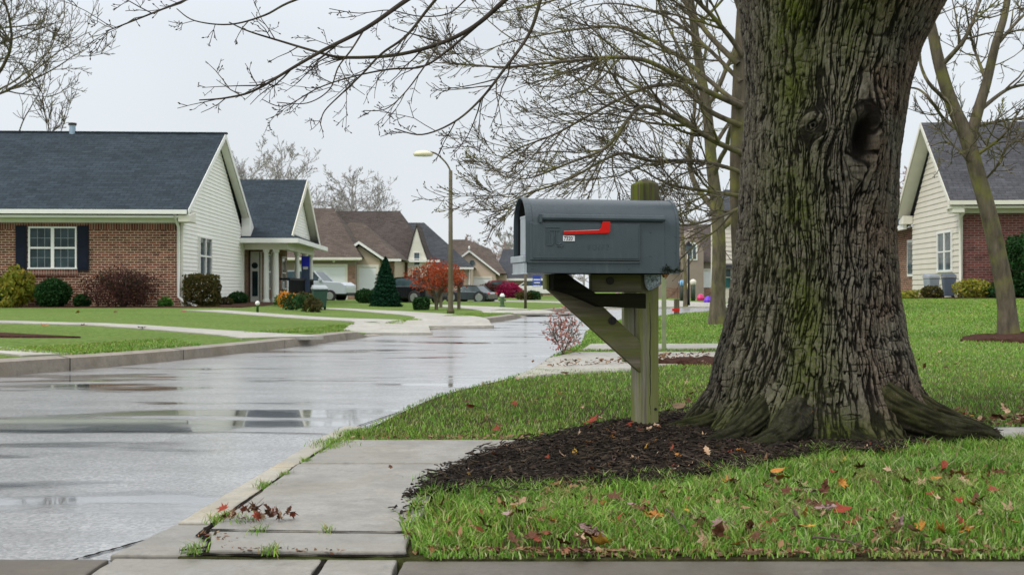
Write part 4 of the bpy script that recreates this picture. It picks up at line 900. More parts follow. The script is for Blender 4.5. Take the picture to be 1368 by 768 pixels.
pb = free_tree('far_tree', 'pinkish bare tree low on the horizon beyond the last roofs', (0, 0, 0), 12, 62, .22, minr=.03, kids=(16, 6, 5), spread=.45, first=.2, lvl=3, mats=('bark_far', 'bark_far'), group=G_)
def copy_tree(o, parent=None):
    c = o.copy(); col.objects.link(c)
    if parent is not None: c.parent = parent
    for ch in list(o.children): copy_tree(ch, c)
    return c
rg = random.Random(4); first = {id(pa): 1, id(pb): 1}
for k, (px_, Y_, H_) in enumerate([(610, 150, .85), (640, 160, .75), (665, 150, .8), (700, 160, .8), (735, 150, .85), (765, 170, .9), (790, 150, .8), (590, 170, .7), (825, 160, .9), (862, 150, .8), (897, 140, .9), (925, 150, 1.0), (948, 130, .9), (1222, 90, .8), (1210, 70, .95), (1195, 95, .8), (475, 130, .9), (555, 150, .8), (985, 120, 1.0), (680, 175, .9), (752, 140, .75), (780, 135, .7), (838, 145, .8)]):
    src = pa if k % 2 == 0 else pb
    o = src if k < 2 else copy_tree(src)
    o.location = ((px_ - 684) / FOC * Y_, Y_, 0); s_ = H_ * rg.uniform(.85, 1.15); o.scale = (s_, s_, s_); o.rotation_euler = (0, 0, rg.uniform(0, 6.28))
# ------------------------------------------------------------------ mailbox on its post
def woodmat(name, light, dark, moss, mf, axis=2):
    m = M(name, .92, spec=.1); sc = [38, 38, 38]; sc[axis] = 2.2
    g_ = m.noise(1, 5, m.map(tuple(sc)), .6, .4); w = m.noise(4, 4)
    sc2 = [150, 150, 150]; sc2[axis] = 5; f = m.noise(1, 3, m.map(tuple(sc2)), .7)
    c = m.ramp(g_, [(.3, dark), (.5, tuple((a + b) / 2 for a, b in zip(light, dark))), (.7, light)])
    c = m.mix(m.ramp(f, [(.4, 0), (.75, .35)]), c, tuple(x * .5 for x in light))
    sc3 = [17, 17, 17]; sc3[axis] = 1.1; ms = m.noise(1, 4, m.map(tuple(sc3)), .6)
    c = m.mix(m.ramp(ms, [(.42, 0), (.54, mf)]), c, moss); c = m.mix(m.ramp(w, [(.55, 0), (.75, .45)]), c, dark)
    m.color(c); m.bump(m.math('ADD', g_, f), .5, .004); return m.m
MT['post'] = woodmat('weathered_post_wood', (.42, .39, .30), (.14, .13, .08), (.20, .22, .045), .75, 2)
MT['posttop'] = woodmat('rotting_mossy_wood', (.15, .135, .09), (.03, .027, .015), (.10, .12, .015), .9, 2)
MT['postside'] = woodmat('pale_post_wood', (.45, .43, .35), (.25, .24, .17), (.24, .27, .06), .5, 2)
MT['beam'] = woodmat('grey_beam_wood', (.27, .235, .17), (.09, .08, .05), (.13, .145, .025), .6, 0)
MT['blackwood'] = woodmat('near_black_wood', (.014, .013, .009), (.004, .004, .003), (.02, .024, .006), .4, 0)  # wood coloured near black throughout, for the boards under the box
mb_mat = M('grey_painted_steel', .34, spec=.5)
n1 = mb_mat.noise(5, 5); n2 = mb_mat.noise(140, 3, rough=.6); n3 = mb_mat.noise(1, 4, mb_mat.map((14, 14, 2.5)))
c = mb_mat.ramp(n1, [(.3, (.040, .057, .068)), (.7, (.056, .076, .088))]); c = mb_mat.mix(mb_mat.ramp(n3, [(.55, 0), (.8, .35)]), c, (.035, .048, .055))
dr = mb_mat.n('ShaderNodeTexVoronoi', i_Vector=mb_mat.co, i_Scale=75.0).outputs['Distance']; oo = mb_mat.xyz()
drm = mb_mat.math('MULTIPLY', mb_mat.ramp(dr, [(.12, 1), (.22, 0)]), mb_mat.ramp(mb_mat.math('ADD', oo[2], mb_mat.math('MULTIPLY', mb_mat.noise(30, 3), .05)), [(1.17 / 2, 0), (1.2 / 2, 1)]))
c = mb_mat.mix(mb_mat.math('MULTIPLY', mb_mat.ramp(mb_mat.noise(1, 5, mb_mat.map((60, 60, 5)), .7), [(.5, 0), (.7, 1)]), mb_mat.ramp(mb_mat.noise(2.2, 3), [(.45, 0), (.65, .5)])), c, (.10, .115, .115)); c = mb_mat.mix(mb_mat.ramp(mb_mat.noise(55, 5, rough=.8), [(.62, 0), (.7, .6)]), c, (.025, .03, .03)); mb_mat.color(c); mb_mat.rough(mb_mat.ramp(n1, [(.3, .28), (.7, .42)])); mb_mat.bump(mb_mat.math('ADD', mb_mat.math('MULTIPLY', n2, .25), drm), .35, .003)
MT['mbox'] = mb_mat.m
MT['mboxdoor'] = simple('pale_grey_steel', (.36, .40, .43), .4, .12, 12, .1, 80)
MT['mboxin'] = simple('dark_inside_steel', (.008, .009, .01), .7, .1, 8)
MT['red'] = simple('red_flag_paint', (.60, .008, .005), .45, .12, 14, spec=.2)
MT['redlight'] = simple('worn_red_edge', (.75, .22, .2), .4, .15, 20)
MT['label'] = simple('white_number_plate', (.78, .78, .8), .4, .06, 30)
MT['ink'] = simple('dark_grey_ink', (.07, .05, .08), .6, .1, 30)
MT['rust'] = simple('rusty_bolt_metal', (.30, .13, .03), .8, .4, 60, .3)
MT['boltdark'] = simple('dark_bolt_metal', (.014, .011, .009), .6, .3, 60, .3)
MT['mossdark'] = leafmat('dark_moss', [(.01, .014, .008), (.02, .03, .012), (.04, .045, .03)], .9, 0)
m = M('crumpled_silver_bracket', .35, .75); v = m.noise(60, 5, rough=.8)
m.color(m.ramp(v, [(.36, (.02, .025, .025)), (.48, (.25, .3, .32)), (.65, (.6, .68, .72))])); m.bump(v, .9, .006); MT['silver'] = m.m

mail = thing('mailbox_on_post', 'dark grey steel mailbox with red flag on a mossy wooden post', 'mailbox', (.715, 6.05, 0), R(12))
MZ = 0.0
# post: turned so that two faces show; pointed weathered top
pmb = MB(); hw = .056
def rot(p, a=R(8)): return (p[0] * math.cos(a) - p[1] * math.sin(a), p[0] * math.sin(a) + p[1] * math.cos(a), p[2])
lev = [(-.03, hw * 1.0), (.3, hw), (.8, hw), (1.348, hw), (1.356, hw * .95), (1.386, hw * .10)]
sq = [(-1, -1), (0, -1.0), (1, -1), (1, 0), (1, 1), (0, 1), (-1, 1), (-1, 0)]
lev0 = lev; lev = [(-.03, hw), (.3, hw), (.6, hw), (.8, hw), (1.0, hw), (1.262, hw)]
vs = [rot((a * w, b * w, z)) for z, w in lev for a, b in sq]; fs = [(k*8+i, k*8+(i+1) % 8, (k+1)*8+(i+1) % 8, (k+1)*8+i) for k in range(len(lev)-1) for i in range(8)] + [tuple(range(7, -1, -1)), tuple(range(40, 48))]
post = pmb.add(vs, fs).build('post', MT['post'], mail, bevel=.004)
lev = [(1.262, hw + .0008), (1.30, hw + .0008), (1.348, hw), (1.357, hw * .95), (1.386, hw * .10)]
vs = [rot((a * w, b * w, z)) for z, w in lev for a, b in sq]; fs = [(k*8+i, k*8+(i+1) % 8, (k+1)*8+(i+1) % 8, (k+1)*8+i) for k in range(len(lev)-1) for i in range(8)] + [tuple(range(7, -1, -1)), tuple(range(32, 40))]
MB().add(vs, fs).build('post_top', MT['posttop'], post)
# long drying check down the front of the post
ck = MB(); rg = random.Random(2); zz = .12
pts = []
while zz < .74:
    pts.append(rot((.004 + rg.uniform(-.003, .003), -hw - .0005, zz))); zz += .03
for i in range(len(pts) - 1):
    a, b_ = pts[i], pts[i+1]; w = .0022 * math.sin(math.pi * (i + .5) / len(pts)) + .0006
    ck.add([(a[0]-w, a[1]-.001, a[2]), (a[0]+w, a[1]-.001, a[2]), (b_[0]+w, b_[1]-.001, b_[2]), (b_[0]-w, b_[1]-.001, b_[2])], [(0, 1, 2, 3)])
ck.build('crack', MT['boltdark'], post)
p = rot((.036, -hw, .15)); MB().cyl((p[0], p[1] - .004, p[2]), .008, .01, 'y', 12).build('bolt', MT['boltdark'], post)
MB().box(-.118, -.058, -.005, .04, .40, .79).build('side_board', MT['postside'], mail, bevel=.003)
# brace
br = MB().prism([(-.555, .868), (-.44, .868), (-.047, .512), (-.047, .345), (-.555, .79)], -.072, -.030, 'y').build('brace', MT['beam'], mail, bevel=.003)
mk = MB().cyl((-.205, -.080, .625), .022, .014, 'y', 14); mk.cyl((-.205, -.086, .625), .009, .012, 'y', 6); mk.build('bolt', MT['boltdark'], br)
MB().box(-.5725, -.5575, -.115, -.028, .79, .868).build('end_board', MT['post'], mail, bevel=.004)
arm = MB().box(-.335, -.062, -.13, -.076, .775, .868).build('support_block', MT['beam'], mail, bevel=.004)
MB().cyl((-.235, -.139, .835), .021, .012, 'y', 14).build('bolt', MT['boltdark'], arm)
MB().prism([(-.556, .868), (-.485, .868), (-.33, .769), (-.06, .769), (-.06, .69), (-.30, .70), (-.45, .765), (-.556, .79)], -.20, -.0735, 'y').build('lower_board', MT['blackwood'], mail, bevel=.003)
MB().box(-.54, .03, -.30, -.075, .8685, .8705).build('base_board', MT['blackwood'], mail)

# box body: open at the left end
x0, x1 = -.725, .065; yc, hw_, zb, zs = -.2, .14, .872, 1.112
def arch(w, zbot, ztop_c, n=22):
    P = [(yc - w, zbot)] + [(yc - w * math.cos(math.pi * i / n), ztop_c + w * math.sin(math.pi * i / n)) for i in range(n + 1)] + [(yc + w, zbot)]
    return P
A = arch(hw_, zb, zs); Bi = arch(hw_ - .006, zb + .006, zs); n = len(A)
vs = []; fs = []
for X_, P in ((x0, A), (x1, A), (x0, Bi), (x1 - .02, Bi)): vs += [(X_, y, z) for y, z in P]
for i in range(n):
    j = (i + 1) % n
    fs += [(i, j, n + j, n + i), (2*n + j, 2*n + i, 3*n + i, 3*n + j), (i, 2*n + i, 2*n + j, j)]
fs += [tuple(range(n, 2*n))]; body = MB().add(vs, fs).build('box', MT['mbox'], mail, bevel=0)
for pl in body.data.polygons: pl.use_smooth = True
md = body.modifiers.new('edges', 'EDGE_SPLIT'); md.split_angle = R(35)
li = MB(); P3 = arch(hw_ - .0075, zb + .0075, zs); vs = [(x0 + .012, y, z) for y, z in P3] + [(x1 - .03, y, z) for y, z in P3]
li.add(vs, [(i, (i + 1) % n, n + (i + 1) % n, n + i) for i in range(n)] + [tuple(range(n, 2*n))]); li.build('lining', MT['mboxin'], body, smooth=False)
def hoop(xa, xb, grow, name, mat=None, z0_=None):
    O_ = arch(hw_ + grow, (z0_ or zb) - .002, zs); I_ = arch(hw_ - .003, (z0_ or zb) + .003, zs); k = len(O_)
    v_ = [(xa, y, z) for y, z in O_] + [(xb, y, z) for y, z in O_] + [(xa, y, z) for y, z in I_] + [(xb, y, z) for y, z in I_]; f_ = []
    for i in range(k - 1):
        j = i + 1; f_ += [(i, j, k+j, k+i), (2*k+j, 2*k+i, 3*k+i, 3*k+j), (i, 2*k+i, 2*k+j, j), (k+j, 3*k+j, 3*k+i, k+i)]
    f_ += [(0, k, 3*k, 2*k), (k-1, 3*k-1, 4*k-1, 2*k-1)]
    o = MB().add(v_, f_).build(name, mat or MT['mbox'], body, bevel=.002); return o
hoop(x0 - .010, x0 + .024, .006, 'front_rim', None, .925); hoop(x1 - .012, x1 + .004, .004, 'back_rim'); hoop(x1 - .075, x1 - .071, .0015, 'seam')
yf = yc - hw_                     # near face
# raised side panel with stepped border, groove below
MB().box(-.715, -.142, yf - .010, yf + .002, .934, zs + .012).build('side_panel', MT['mbox'], body, bevel=.004)
MB().box(-.70, -.152, yf - .0125, yf - .008, .944, zs + .004).build('inner_panel', MT['mbox'], body, bevel=.003)
MB().box(-.724, -.139, yf - .008, yf + .001, .9215, .929).build('lower_ledge', MT['mbox'], body, bevel=.001)
# rain rail
MB().prism([(yf + .012, 1.134), (yf - .020, 1.134), (yf - .024, 1.146), (yf - .017, 1.163), (yf + .02, 1.168)], -.662, -.012, 'x').build('rain_rail', MT['mbox'], body, bevel=.0025)
MB().box(-.668, -.655, yf - .026, yf - .002, 1.122, 1.164).build('rail_end', MT['mbox'], body, bevel=.002)
# flag
fl = MB().prism([(-.545, 1.080), (-.362, 1.089), (-.352, 1.097), (-.343, 1.130), (-.304, 1.130), (-.304, 1.082), (-.312, 1.072), (-.545, 1.068 - .006)], yf - .024, yf - .0175, 'y').build('flag', MT['red'], body, bevel=.0015)
MB().prism([(-.545, 1.0805), (-.362, 1.0895), (-.362, 1.0855), (-.545, 1.077)], yf - .0252, yf - .0225, 'y').build('flag_edge', MT['redlight'], fl)
MB().cyl((-.525, yf - .0175, 1.071), .006, .008, 'y', 12).build('flag_pivot', MT['red'], fl)
pl_ = MB().box(-.546, -.486, yf - .0165, yf - .0115, 1.030, 1.0585).build('number_plate', MT['label'], body, bevel=.001)
def text(name, s_, size, loc, mat, parent, ext=.0008, bold=.0, rotz=0.0, sx=1.0, shear=0):
    cu = bpy.data.curves.new(name, 'FONT'); cu.body = s_; cu.size = size; cu.extrude = ext; cu.offset = bold; cu.align_x = 'LEFT'; cu.shear = shear; cu.resolution_u = 3
    ob = bpy.data.objects.new(name, cu); col.objects.link(ob); dg = bpy.context.evaluated_depsgraph_get(); me = bpy.data.meshes.new_from_object(ob.evaluated_get(dg)); bpy.data.objects.remove(ob)
    me.transform(Matrix.Rotation(rotz, 4, 'Z') @ Matrix.Rotation(R(90), 4, 'X') @ Matrix.Diagonal((sx, 1, 1, 1))); me.transform(Matrix.Translation(loc))
    me.materials.clear(); return mesh_obj(name, me, mat, parent)
text('number', '7320', .0275, (-.5435, yf - .0168, 1.0345), MT['ink'], pl_, .0004, .0004, sx=.83)
# embossed letters: a boxed J and an L
def bar(mb, a, b_, w, y0, y1):
    d = Vector((b_[0]-a[0], b_[1]-a[1])); d.normalize(); q = Vector((-d.y, d.x)) * w / 2
    mb.prism([(a[0]+q.x, a[1]+q.y), (b_[0]+q.x, b_[1]+q.y), (b_[0]-q.x, b_[1]-q.y), (a[0]-q.x, a[1]-q.y)], y0, y1, 'y')
lm = MB(); ya, yb = yf - .0165, yf - .011
for a, b_ in (((-.634, 1.098), (-.634, 1.010)), ((-.634, 1.098), (-.560, 1.098)), ((-.634, 1.010), (-.607, 1.010)), ((-.607, 1.010), (-.595, 1.020)), ((-.595, 1.020), (-.590, 1.083)), ((-.616, 1.010), (-.616, 1.083)), ((-.616, 1.083), (-.563, 1.083)),
             ((-.580, 1.083), (-.584, 1.040)), ((-.584, 1.040), (-.582, 1.018)), ((-.582, 1.018), (-.568, 1.012)), ((-.568, 1.012), (-.556, 1.022)), ((-.578, 1.006), (-.556, 1.003)), ((-.556, 1.003), (-.543, 1.012))):
    bar(lm, a, b_, .0042, ya, yb)
lm.build('embossed_letters', MT['mbox'], body, bevel=.0008)
text('embossed_words', 'F U I F 7', .038, (-.418, yf - .0130, .990), MT['mbox'], body, .0012, .0002, sx=.82)
# hinge lip, lower door panel and the folded-back door inside the mouth
MB().box(x0 - .026, x0 - .002, yc - hw_ - .002, yc + hw_ + .006, .925, .958).build('hinge_lip', MT['mboxdoor'], body, bevel=.003)
MB().box(x0 - .020, x0 - .001, yc - hw_ + .002, yc + hw_ - .02, .868, .9235).build('door_foot', MT['mboxdoor'], body, bevel=.003)
MB().box(x0 - .024, x0 + .0, yc - hw_ + .0, yc + hw_ - .016, .8655, .872).build('foot_lip', MT['mboxdoor'], body, bevel=.0015)
MB().box(x0 + .004, x0 + .02, yc - hw_ + .012, yc + .045, .958, 1.155).build('inner_door', MT['mboxdoor'], body, bevel=.006)
MB().box(x0 + .0025, x0 + .010, yc - hw_ + .014, yc + .043, 1.148, 1.160).build('door_lip', MT['mboxdoor'], body, bevel=.002)
rv = MB()
for xx, zz2 in ((.048, .90), (.048, .98), (.048, 1.06), (-.70, .895), (-.45, .895), (-.2, .895), (-.085, .96), (-.085, 1.08)): rv.cyl((xx, yf - .003, zz2), .0038, .004, 'y', 8)
rv.build('rivets', MT['mbox'], body, bevel=.001)
# silver bracket hung under the box on the post front, with moss and a rusty bolt
brk = MB(); sh = [(-.030, .872), (.062, .872), (.060, .83), (.048, .812), (.012, .792), (-.008, .785), (-.020, .80), (-.028, .83)]
brk.prism(sh, -.088, -.080, 'y'); bo = brk.build('silver_bracket', MT['silver'], mail, bevel=.002)
rim = MB()
for i in range(1, len(sh)): a, b_ = sh[i], sh[(i+1) % len(sh)]; 
pts = [(x_, -.088, z_) for x_, z_ in sh[1:] + sh[:1]]; rim.tube(pts, .0032, 6); rim.build('rim', MT['mboxdoor'], bo, smooth=True)
bt = MB().cyl((.083, -.10, .862), .010, .03, 'y', 6); bt.box(.066, .10, -.103, -.06, .866, .872); bt.build('rusty_bolt', MT['rust'], mail, bevel=.001)
rg = np.random.RandomState(5)
def clump(mbld, c, s_, n, q):
    for _ in range(n):
        p = np.array(c) + rg.normal(size=3) * np.array(s_); d = rg.normal(size=3) * q; e_ = rg.normal(size=3) * q
        mbld.add([tuple(p), tuple(p + d), tuple(p + e_)], [(0, 1, 2)])
cm = MB(); clump(cm, (-.002, yf - .002, .893), (.012, .0015, .009), 90, .006); clump(cm, (.012, yf - .002, .884), (.012, .0015, .006), 60, .006); clump(cm, (.062, yf - .002, .886), (.014, .0015, .005), 80, .006); clump(cm, (.061, yf - .002, .900), (.003, .0015, .006), 25, .005)
cm.build('moss', MT['mossdark'], body, fix=False)
sm = MB(); sm.cyl((-.015, yf - .001, .908), .009, .003, 'y', 12); sm.build('dent', MT['mbox'], body, bevel=.001)
# ------------------------------------------------------------------ building kit
def courses(profile, x, t=.022, step=.152, z0=0.0, outward=1, axis='y'):
    """lap siding on a gable: profile(z) -> (a, b) extent; x = wall plane"""
    mb = MB(); z = z0
    while True:
        a0, b0 = profile(z); a1, b1 = profile(z + step)
        if b0 - a0 < .05: break
        if b1 < a1: m_ = (a0 + b0) / 2; a1 = b1 = m_
        P = [(x + outward * t, a0, z), (x + outward * t, b0, z), (x + outward * .003, b1, z + step), (x + outward * .003, a1, z + step), (x, a0, z), (x, b0, z)]
        if axis == 'x': P = [(p[1], p[0], p[2]) for p in P]
        mb.add(P, [(0, 1, 2, 3), (0, 4, 5, 1)]); z += step
    return mb
def window(parent, face, a0, a1, z0, z1, plane, units=1, grid=(2, 2), frame='white', glass='glass', depth=.05, out=-1, sash=True):
    """face 'y': wall plane y=plane looking -y; face 'x': wall plane x=plane looking +x. a = the horizontal extent"""
    def bx(mb, u0, u1, w0, w1, d0, d1):
        if face == 'y': mb.box(u0, u1, plane - d1, plane - d0, w0, w1)
        else: mb.box(plane + d0, plane + d1, u0, u1, w0, w1)
    f = MB(); t = .045
    bx(f, a0, a1, z1 - t, z1, -.02, depth); bx(f, a0 - .02, a1 + .02, z0, z0 + t, -.02, depth + .02)
    for k in range(units + 1):
        u = a0 + (a1 - a0 - t) * k / units; w = t * (2.0 if 0 < k < units else 1); bx(f, u - (w - t) / 2, u + w - (w - t) / 2, z0 + t, z1 - t, -.02, depth - .003)
    fo = f.build('window', MT[frame], parent)
    g_ = MB(); s_ = MB(); mu = MB()
    for k in range(units):
        u0 = a0 + t + (a1 - a0 - t) * k / units; u1 = a0 + (a1 - a0 - t) * (k + 1) / units
        bx(g_, u0, u1, z0 + t, z1 - t, -.01, depth * .3); zm = (z0 + z1) / 2
        if sash: bx(s_, u0, u1, zm - .025, zm + .025, depth * .3, depth * .8)
        for i in range(1, grid[0]): u = u0 + (u1 - u0) * i / grid[0]; bx(mu, u - .007, u + .007, z0 + t, z1 - t, depth * .3, depth * .45)
        for i in range(1, grid[1] * 2):
            if i != grid[1]: w = z0 + t + (z1 - z0 - 2 * t) * i / (grid[1] * 2); bx(mu, u0, u1, w - .007, w + .007, depth * .3, depth * .5)
    g_.build('pane', MT[glass], fo)
    if s_.v: s_.build('sash', MT[frame], fo)
    if mu.v: mu.build('muntin', MT['muntin'], fo)
    return fo
def gutter_pipe(parent, x, y, z1, z0, mat='cream', kick=(.35, -.5)):
    p = [(x - .02, y - .42, z1), (x - .02, y - .30, z1 - .12), (x, y - .07, z1 - .32), (x, y - .06, z0 + .32), (x + kick[0] * .25, y - .1, z0 + .18), (x + kick[0], y + kick[1], z0 + .05)]
    return MB().tube(p, .045, 8).build('downspout', MT[mat], parent, smooth=True)
def gable_x(parent, x0, x1, yf, yr, yb, ze, zr, roof, trim='cream', ovx=.3, ov=.4, th=.14, name='roof'):
    """roof with its ridge along x at (yr, zr); eaves at ze over yf and yb"""
    k = (zr - ze) / (yr - (yf - ov)); zb = ze
    a, b = x0 - ovx, x1 + ovx
    r = MB().slab([(a, yf - ov, ze), (b, yf - ov, ze), (b, yr, zr), (a, yr, zr)], th).slab([(a, yr, zr - .001), (b, yr, zr - .001), (b, yb + ov, zb), (a, yb + ov, zb)], th)
    ro = r.build(name, MT[roof], parent)
    t = MB(); t.box(a, b - .02, yf - ov - .10, yf - ov - .004, ze - .14, ze - .02)      # gutter
    t.box(a + .02, b - .05, yf - ov + .0, yf + .02, ze - .24, ze - .172)               # soffit
    t.box(a + .02, b - .05, yf - .03, yf - .002, ze - .36, ze - .241)                    # frieze
    t.build('gutter', MT[trim], parent)
    for (u0_, u1_) in ((a + .01, x0 - .002), (x1 + .026, b - .01)):
        for (ya, za, y2, z2) in ((yf - ov, ze, yr, zr), (yb + ov, zb, yr, zr)):
            so_ = MB(); so_.add([(u0_, ya, za - th - .03), (u1_, ya, za - th - .03), (u1_, y2, z2 - th - .03), (u0_, y2, z2 - th - .03)], [(0, 1, 2, 3)]); so_.build('rake_soffit', MT[trim], parent, fix=False)
    for xx in (a, b):
        s_ = .03 if xx == b else -.03
        for (ya, za, y2, z2) in ((yf - ov, ze, yr, zr), (yb + ov, zb, yr, zr)):
            rk = MB(); rk.add([(xx, ya, za - .01), (xx, y2, z2 - .01), (xx, y2, z2 - .17), (xx, ya, za - .17), (xx + s_, ya, za + .005), (xx + s_, y2, z2 + .005), (xx + s_, y2, z2 - .17), (xx + s_, ya, za - .17)],
                   [(0, 1, 2, 3), (4, 7, 6, 5), (0, 4, 5, 1), (2, 6, 7, 3), (0, 3, 7, 4), (1, 5, 6, 2)]); rk.build('rake_board', MT[trim], parent)
    return ro
def gable_y(parent, y0, y1, x0, xr, x1, ze, zr, roof, trim='white', ovy=.3, ov=.35, th=.14, name='roof'):
    """ridge along y"""
    a, b = y0 - ovy, y1 + ovy
    r = MB().slab([(x0 - ov, a, ze), (xr, a, zr), (xr, b, zr), (x0 - ov, b, ze)], th).slab([(xr, a, zr - .001), (x1 + ov, a, ze), (x1 + ov, b, ze), (xr, b, zr - .001)], th)
    ro = r.build(name, MT[roof], parent)
    for (xa, za, x2, z2) in ((x0 - ov, ze, xr, zr), (x1 + ov, ze, xr, zr)):
        rk = MB(); rk.add([(xa, a, za - .01), (x2, a, z2 - .01), (x2, a, z2 - .17), (xa, a, za - .17), (xa, a - .03, za + .005), (x2, a - .03, z2 + .005), (x2, a - .03, z2 - .17), (xa, a - .03, za - .17)],
               [(0, 3, 2, 1), (4, 5, 6, 7), (0, 1, 5, 4), (2, 3, 7, 6), (0, 4, 7, 3), (1, 2, 6, 5)]); rk.build('rake_board', MT[trim], parent)
    return ro
def gable_wall(mb, x0, x1, y0, y1, ze, zr):
    """box with a gable facing y"""
    xm = (x0 + x1) / 2; return mb.prism([(x0, 0), (x1, 0), (x1, ze), (xm, zr), (x0, ze)], y0, y1, 'y')
def garage_door(parent, x0, x1, y, z1, trim='cream'):
    f = MB().box(x0 - .16, x0, y - .06, y + .02, 0, z1 + .16).box(x1, x1 + .16, y - .06, y + .02, 0, z1 + .16).box(x0, x1, y - .06, y + .02, z1, z1 + .16)
    fo = f.build('garage_door', MT[trim], parent); d = MB(); n = 4
    for i in range(n): d.box(x0, x1, y - .02, y + .01, z1 * i / n + .008, z1 * (i + 1) / n - .008)
    d.box(x0, x1, y - .008, y + .012, 0, z1); d.build('door_panel', MT['garage'], fo, bevel=.006); return fo
def lamp_on_wall(parent, x, y, z):
    MB().ring((x, y - .12, z), [(.03, -.14), (.075, -.10), (.09, .06), (.04, .12), (.015, .16)], 10).box(x - .03, x + .03, y - .12, y, z - .03, z + .03).build('wall_lamp', MT['white'], parent)

# ---- the brick house with white siding gable and a porch wing
A = thing('brick_house', 'red brick house with slate blue roof, navy shutters, white siding gable and corner porch', 'house', (-9.41, 32, .22), R(3))
MB().box(-17, -.02, .0, 9.48, -.4, 2.62).build('brick_wall', MT['brick'], A)
MB().box(-17, -.015, -.012, .02, 2.22, 2.60).build('brick_band', MT['brickv'], A)
rz = 5.62
def prof(z): 
    k = np.clip((z - 2.45) / (rz - 2.45 - .12), 0, 1); return (.02 + 4.73 * k, 9.46 - 4.71 * k)
courses(prof, -.02, .022, .118, -.1).build('siding_wall', MT['siding'], A, fix=False)
MB().prism([(.02, -.3), (9.46, -.3), (9.46, 2.45), (4.75, rz - .16), (.02, 2.45)], -.06, -.025, 'x').build('gable_wall', MT['siding'], A)
MB().box(-.03, .03, -.03, .03, -.1, 2.5).box(-.03, .02, 9.42, 9.49, -.1, 2.5).build('corner_board', MT['cream'], A)
roof = gable_x(A, -17, 0, 0, 4.75, 9.5, 2.78, rz, 'roofA', 'white', .27, .42)
MB().box(-17, .34, 4.66, 4.84, rz - .03, rz + .025).build('ridge_cap', MT['roofA'], A)
# boxed eave return at the far foot of the gable
MB().prism([(9.0, 2.42), (9.95, 2.42), (9.95, 2.72), (9.0, 3.15)], .0, .33, 'x').build('eave_return', MT['white'], A, bevel=.02)
MB().prism([(-.44, 2.42), (.3, 2.42), (.3, 2.75), (-.44, 2.62)], .0, .33, 'x').build('eave_return', MT['cream'], A, bevel=.02)
vp = MB().cyl((-4.62, 4.7, rz - .2), .10, .42, n=14).build('vent_pipe', simple('blue_grey_vent', (.30, .40, .50), .5), A); MB().cyl((-4.62, 4.7, rz + .22), .13, .07, n=14).build('vent_cap', MT['bark_dark'], vp)
window(A, 'y', -4.27, -2.93, 1.1, 2.30, 0, 2, (3, 2), 'white', 'glass')
MB().box(-4.3, -2.9, -.05, .0, .93, 1.09).build('sill', MT['brickv'], A); MB().box(-4.32, -2.88, -.02, .0, 2.31, 2.36).build('lintel', MT['brickv'], A)
for xa in (-4.62, -2.90):
    s_ = MB().box(xa, xa + .30, -.05, -.005, 1.05, 2.33); so = s_.build('shutter', MT['navy'], A)
    MB().box(xa + .04, xa + .26, -.058, -.049, 1.12, 1.66).box(xa + .04, xa + .26, -.058, -.049, 1.74, 2.27).build('shutter_panel', MT['navy'], so, bevel=.012)
window(A, 'x', 2.05, 3.75, .95, 2.14, -.0, 2, (1, 1), 'white', 'glass', .07)
gutter_pipe(A, -.07, -.03, 2.62, .0, 'white', (.62, -.45))
# porch wing
wx = 1.5
MB().box(-3, -.1, 9.6, 17.5, -.3, 2.5).build('back_wall', MT['brick3'], A)
MB().box(-3, .42, 11.1, 17.5, -.3, 2.35).build('inner_wall', MT['brick3'], A)
def profw(z): k = np.clip((z - 2.45) / (4.72 - 2.45), 0, 1); return (9.65 + 3.8 * k, 17.4 - 3.95 * k)
courses(profw, wx - .02, .022, .118, 2.46).build('gable_siding', MT['siding'], A, fix=False)
MB().prism([(9.6, 2.42), (17.5, 2.42), (13.5, 4.76)], wx - .08, wx - .03, 'x').build('gable_wall', MT['siding'], A)
MB().slab([(-3, 9.05, 2.45), (wx + .28, 9.05, 2.45), (wx + .28, 13.5, 4.95), (-3, 13.5, 4.95)], .12).slab([(-3, 13.5, 4.949), (wx + .28, 13.5, 4.949), (wx + .28, 17.9, 2.45), (-3, 17.9, 2.45)], .12).build('roof', MT['roofA'], A)
# low skirt roof round the corner
MB().add([(-.5, 8.75, 2.36), (wx + .55, 8.75, 2.36), (wx + .55, 18.2, 2.36), (wx - .02, 18.2, 2.62), (wx - .02, 9.6, 2.68), (-.5, 9.6, 2.68)], [(0, 1, 4, 5), (1, 2, 3, 4)]).build('skirt_roof', MT['roofAy'], A)
rk = MB()
for ya, yb_ in ((9.05, 13.5), (17.95, 13.5)):
    rk.add([(wx+.29, ya, 2.44), (wx+.29, yb_, 4.94), (wx+.29, yb_, 4.68), (wx+.29, ya, 2.2), (wx+.33, ya, 2.46), (wx+.33, yb_, 4.96), (wx+.33, yb_, 4.68), (wx+.33, ya, 2.2)], [(0,1,2,3),(4,7,6,5),(0,4,5,1),(2,6,7,3),(0,3,7,4),(1,5,6,2)])
    rk.add([(wx-.02, ya, 2.3), (wx+.29, ya, 2.3), (wx+.29, yb_, 4.78), (wx-.02, yb_, 4.78)], [(0, 1, 2, 3)])
rk.build('rake_board', MT['cream'], A)
MB().box(-.3, wx + .6, 8.66, 8.80, 2.20, 2.37).box(wx + .46, wx + .62, 8.801, 18.2, 2.20, 2.37).build('gutter', MT['white'], A)
MB().box(-.2, wx + .1, 9.5, 9.72, 1.98, 2.30).box(wx - .12, wx + .1, 9.73, 17.5, 1.98, 2.30).build('porch_beam', MT['cream'], A)
MB().box(-.3, wx + .5, 8.8, 18.1, 2.303, 2.33).build('porch_ceiling', MT['cream'], A)
MB().box(-.1, wx + .15, 9.3, 17.6, -.4, .02).build('porch_floor', MT['conc'], A)
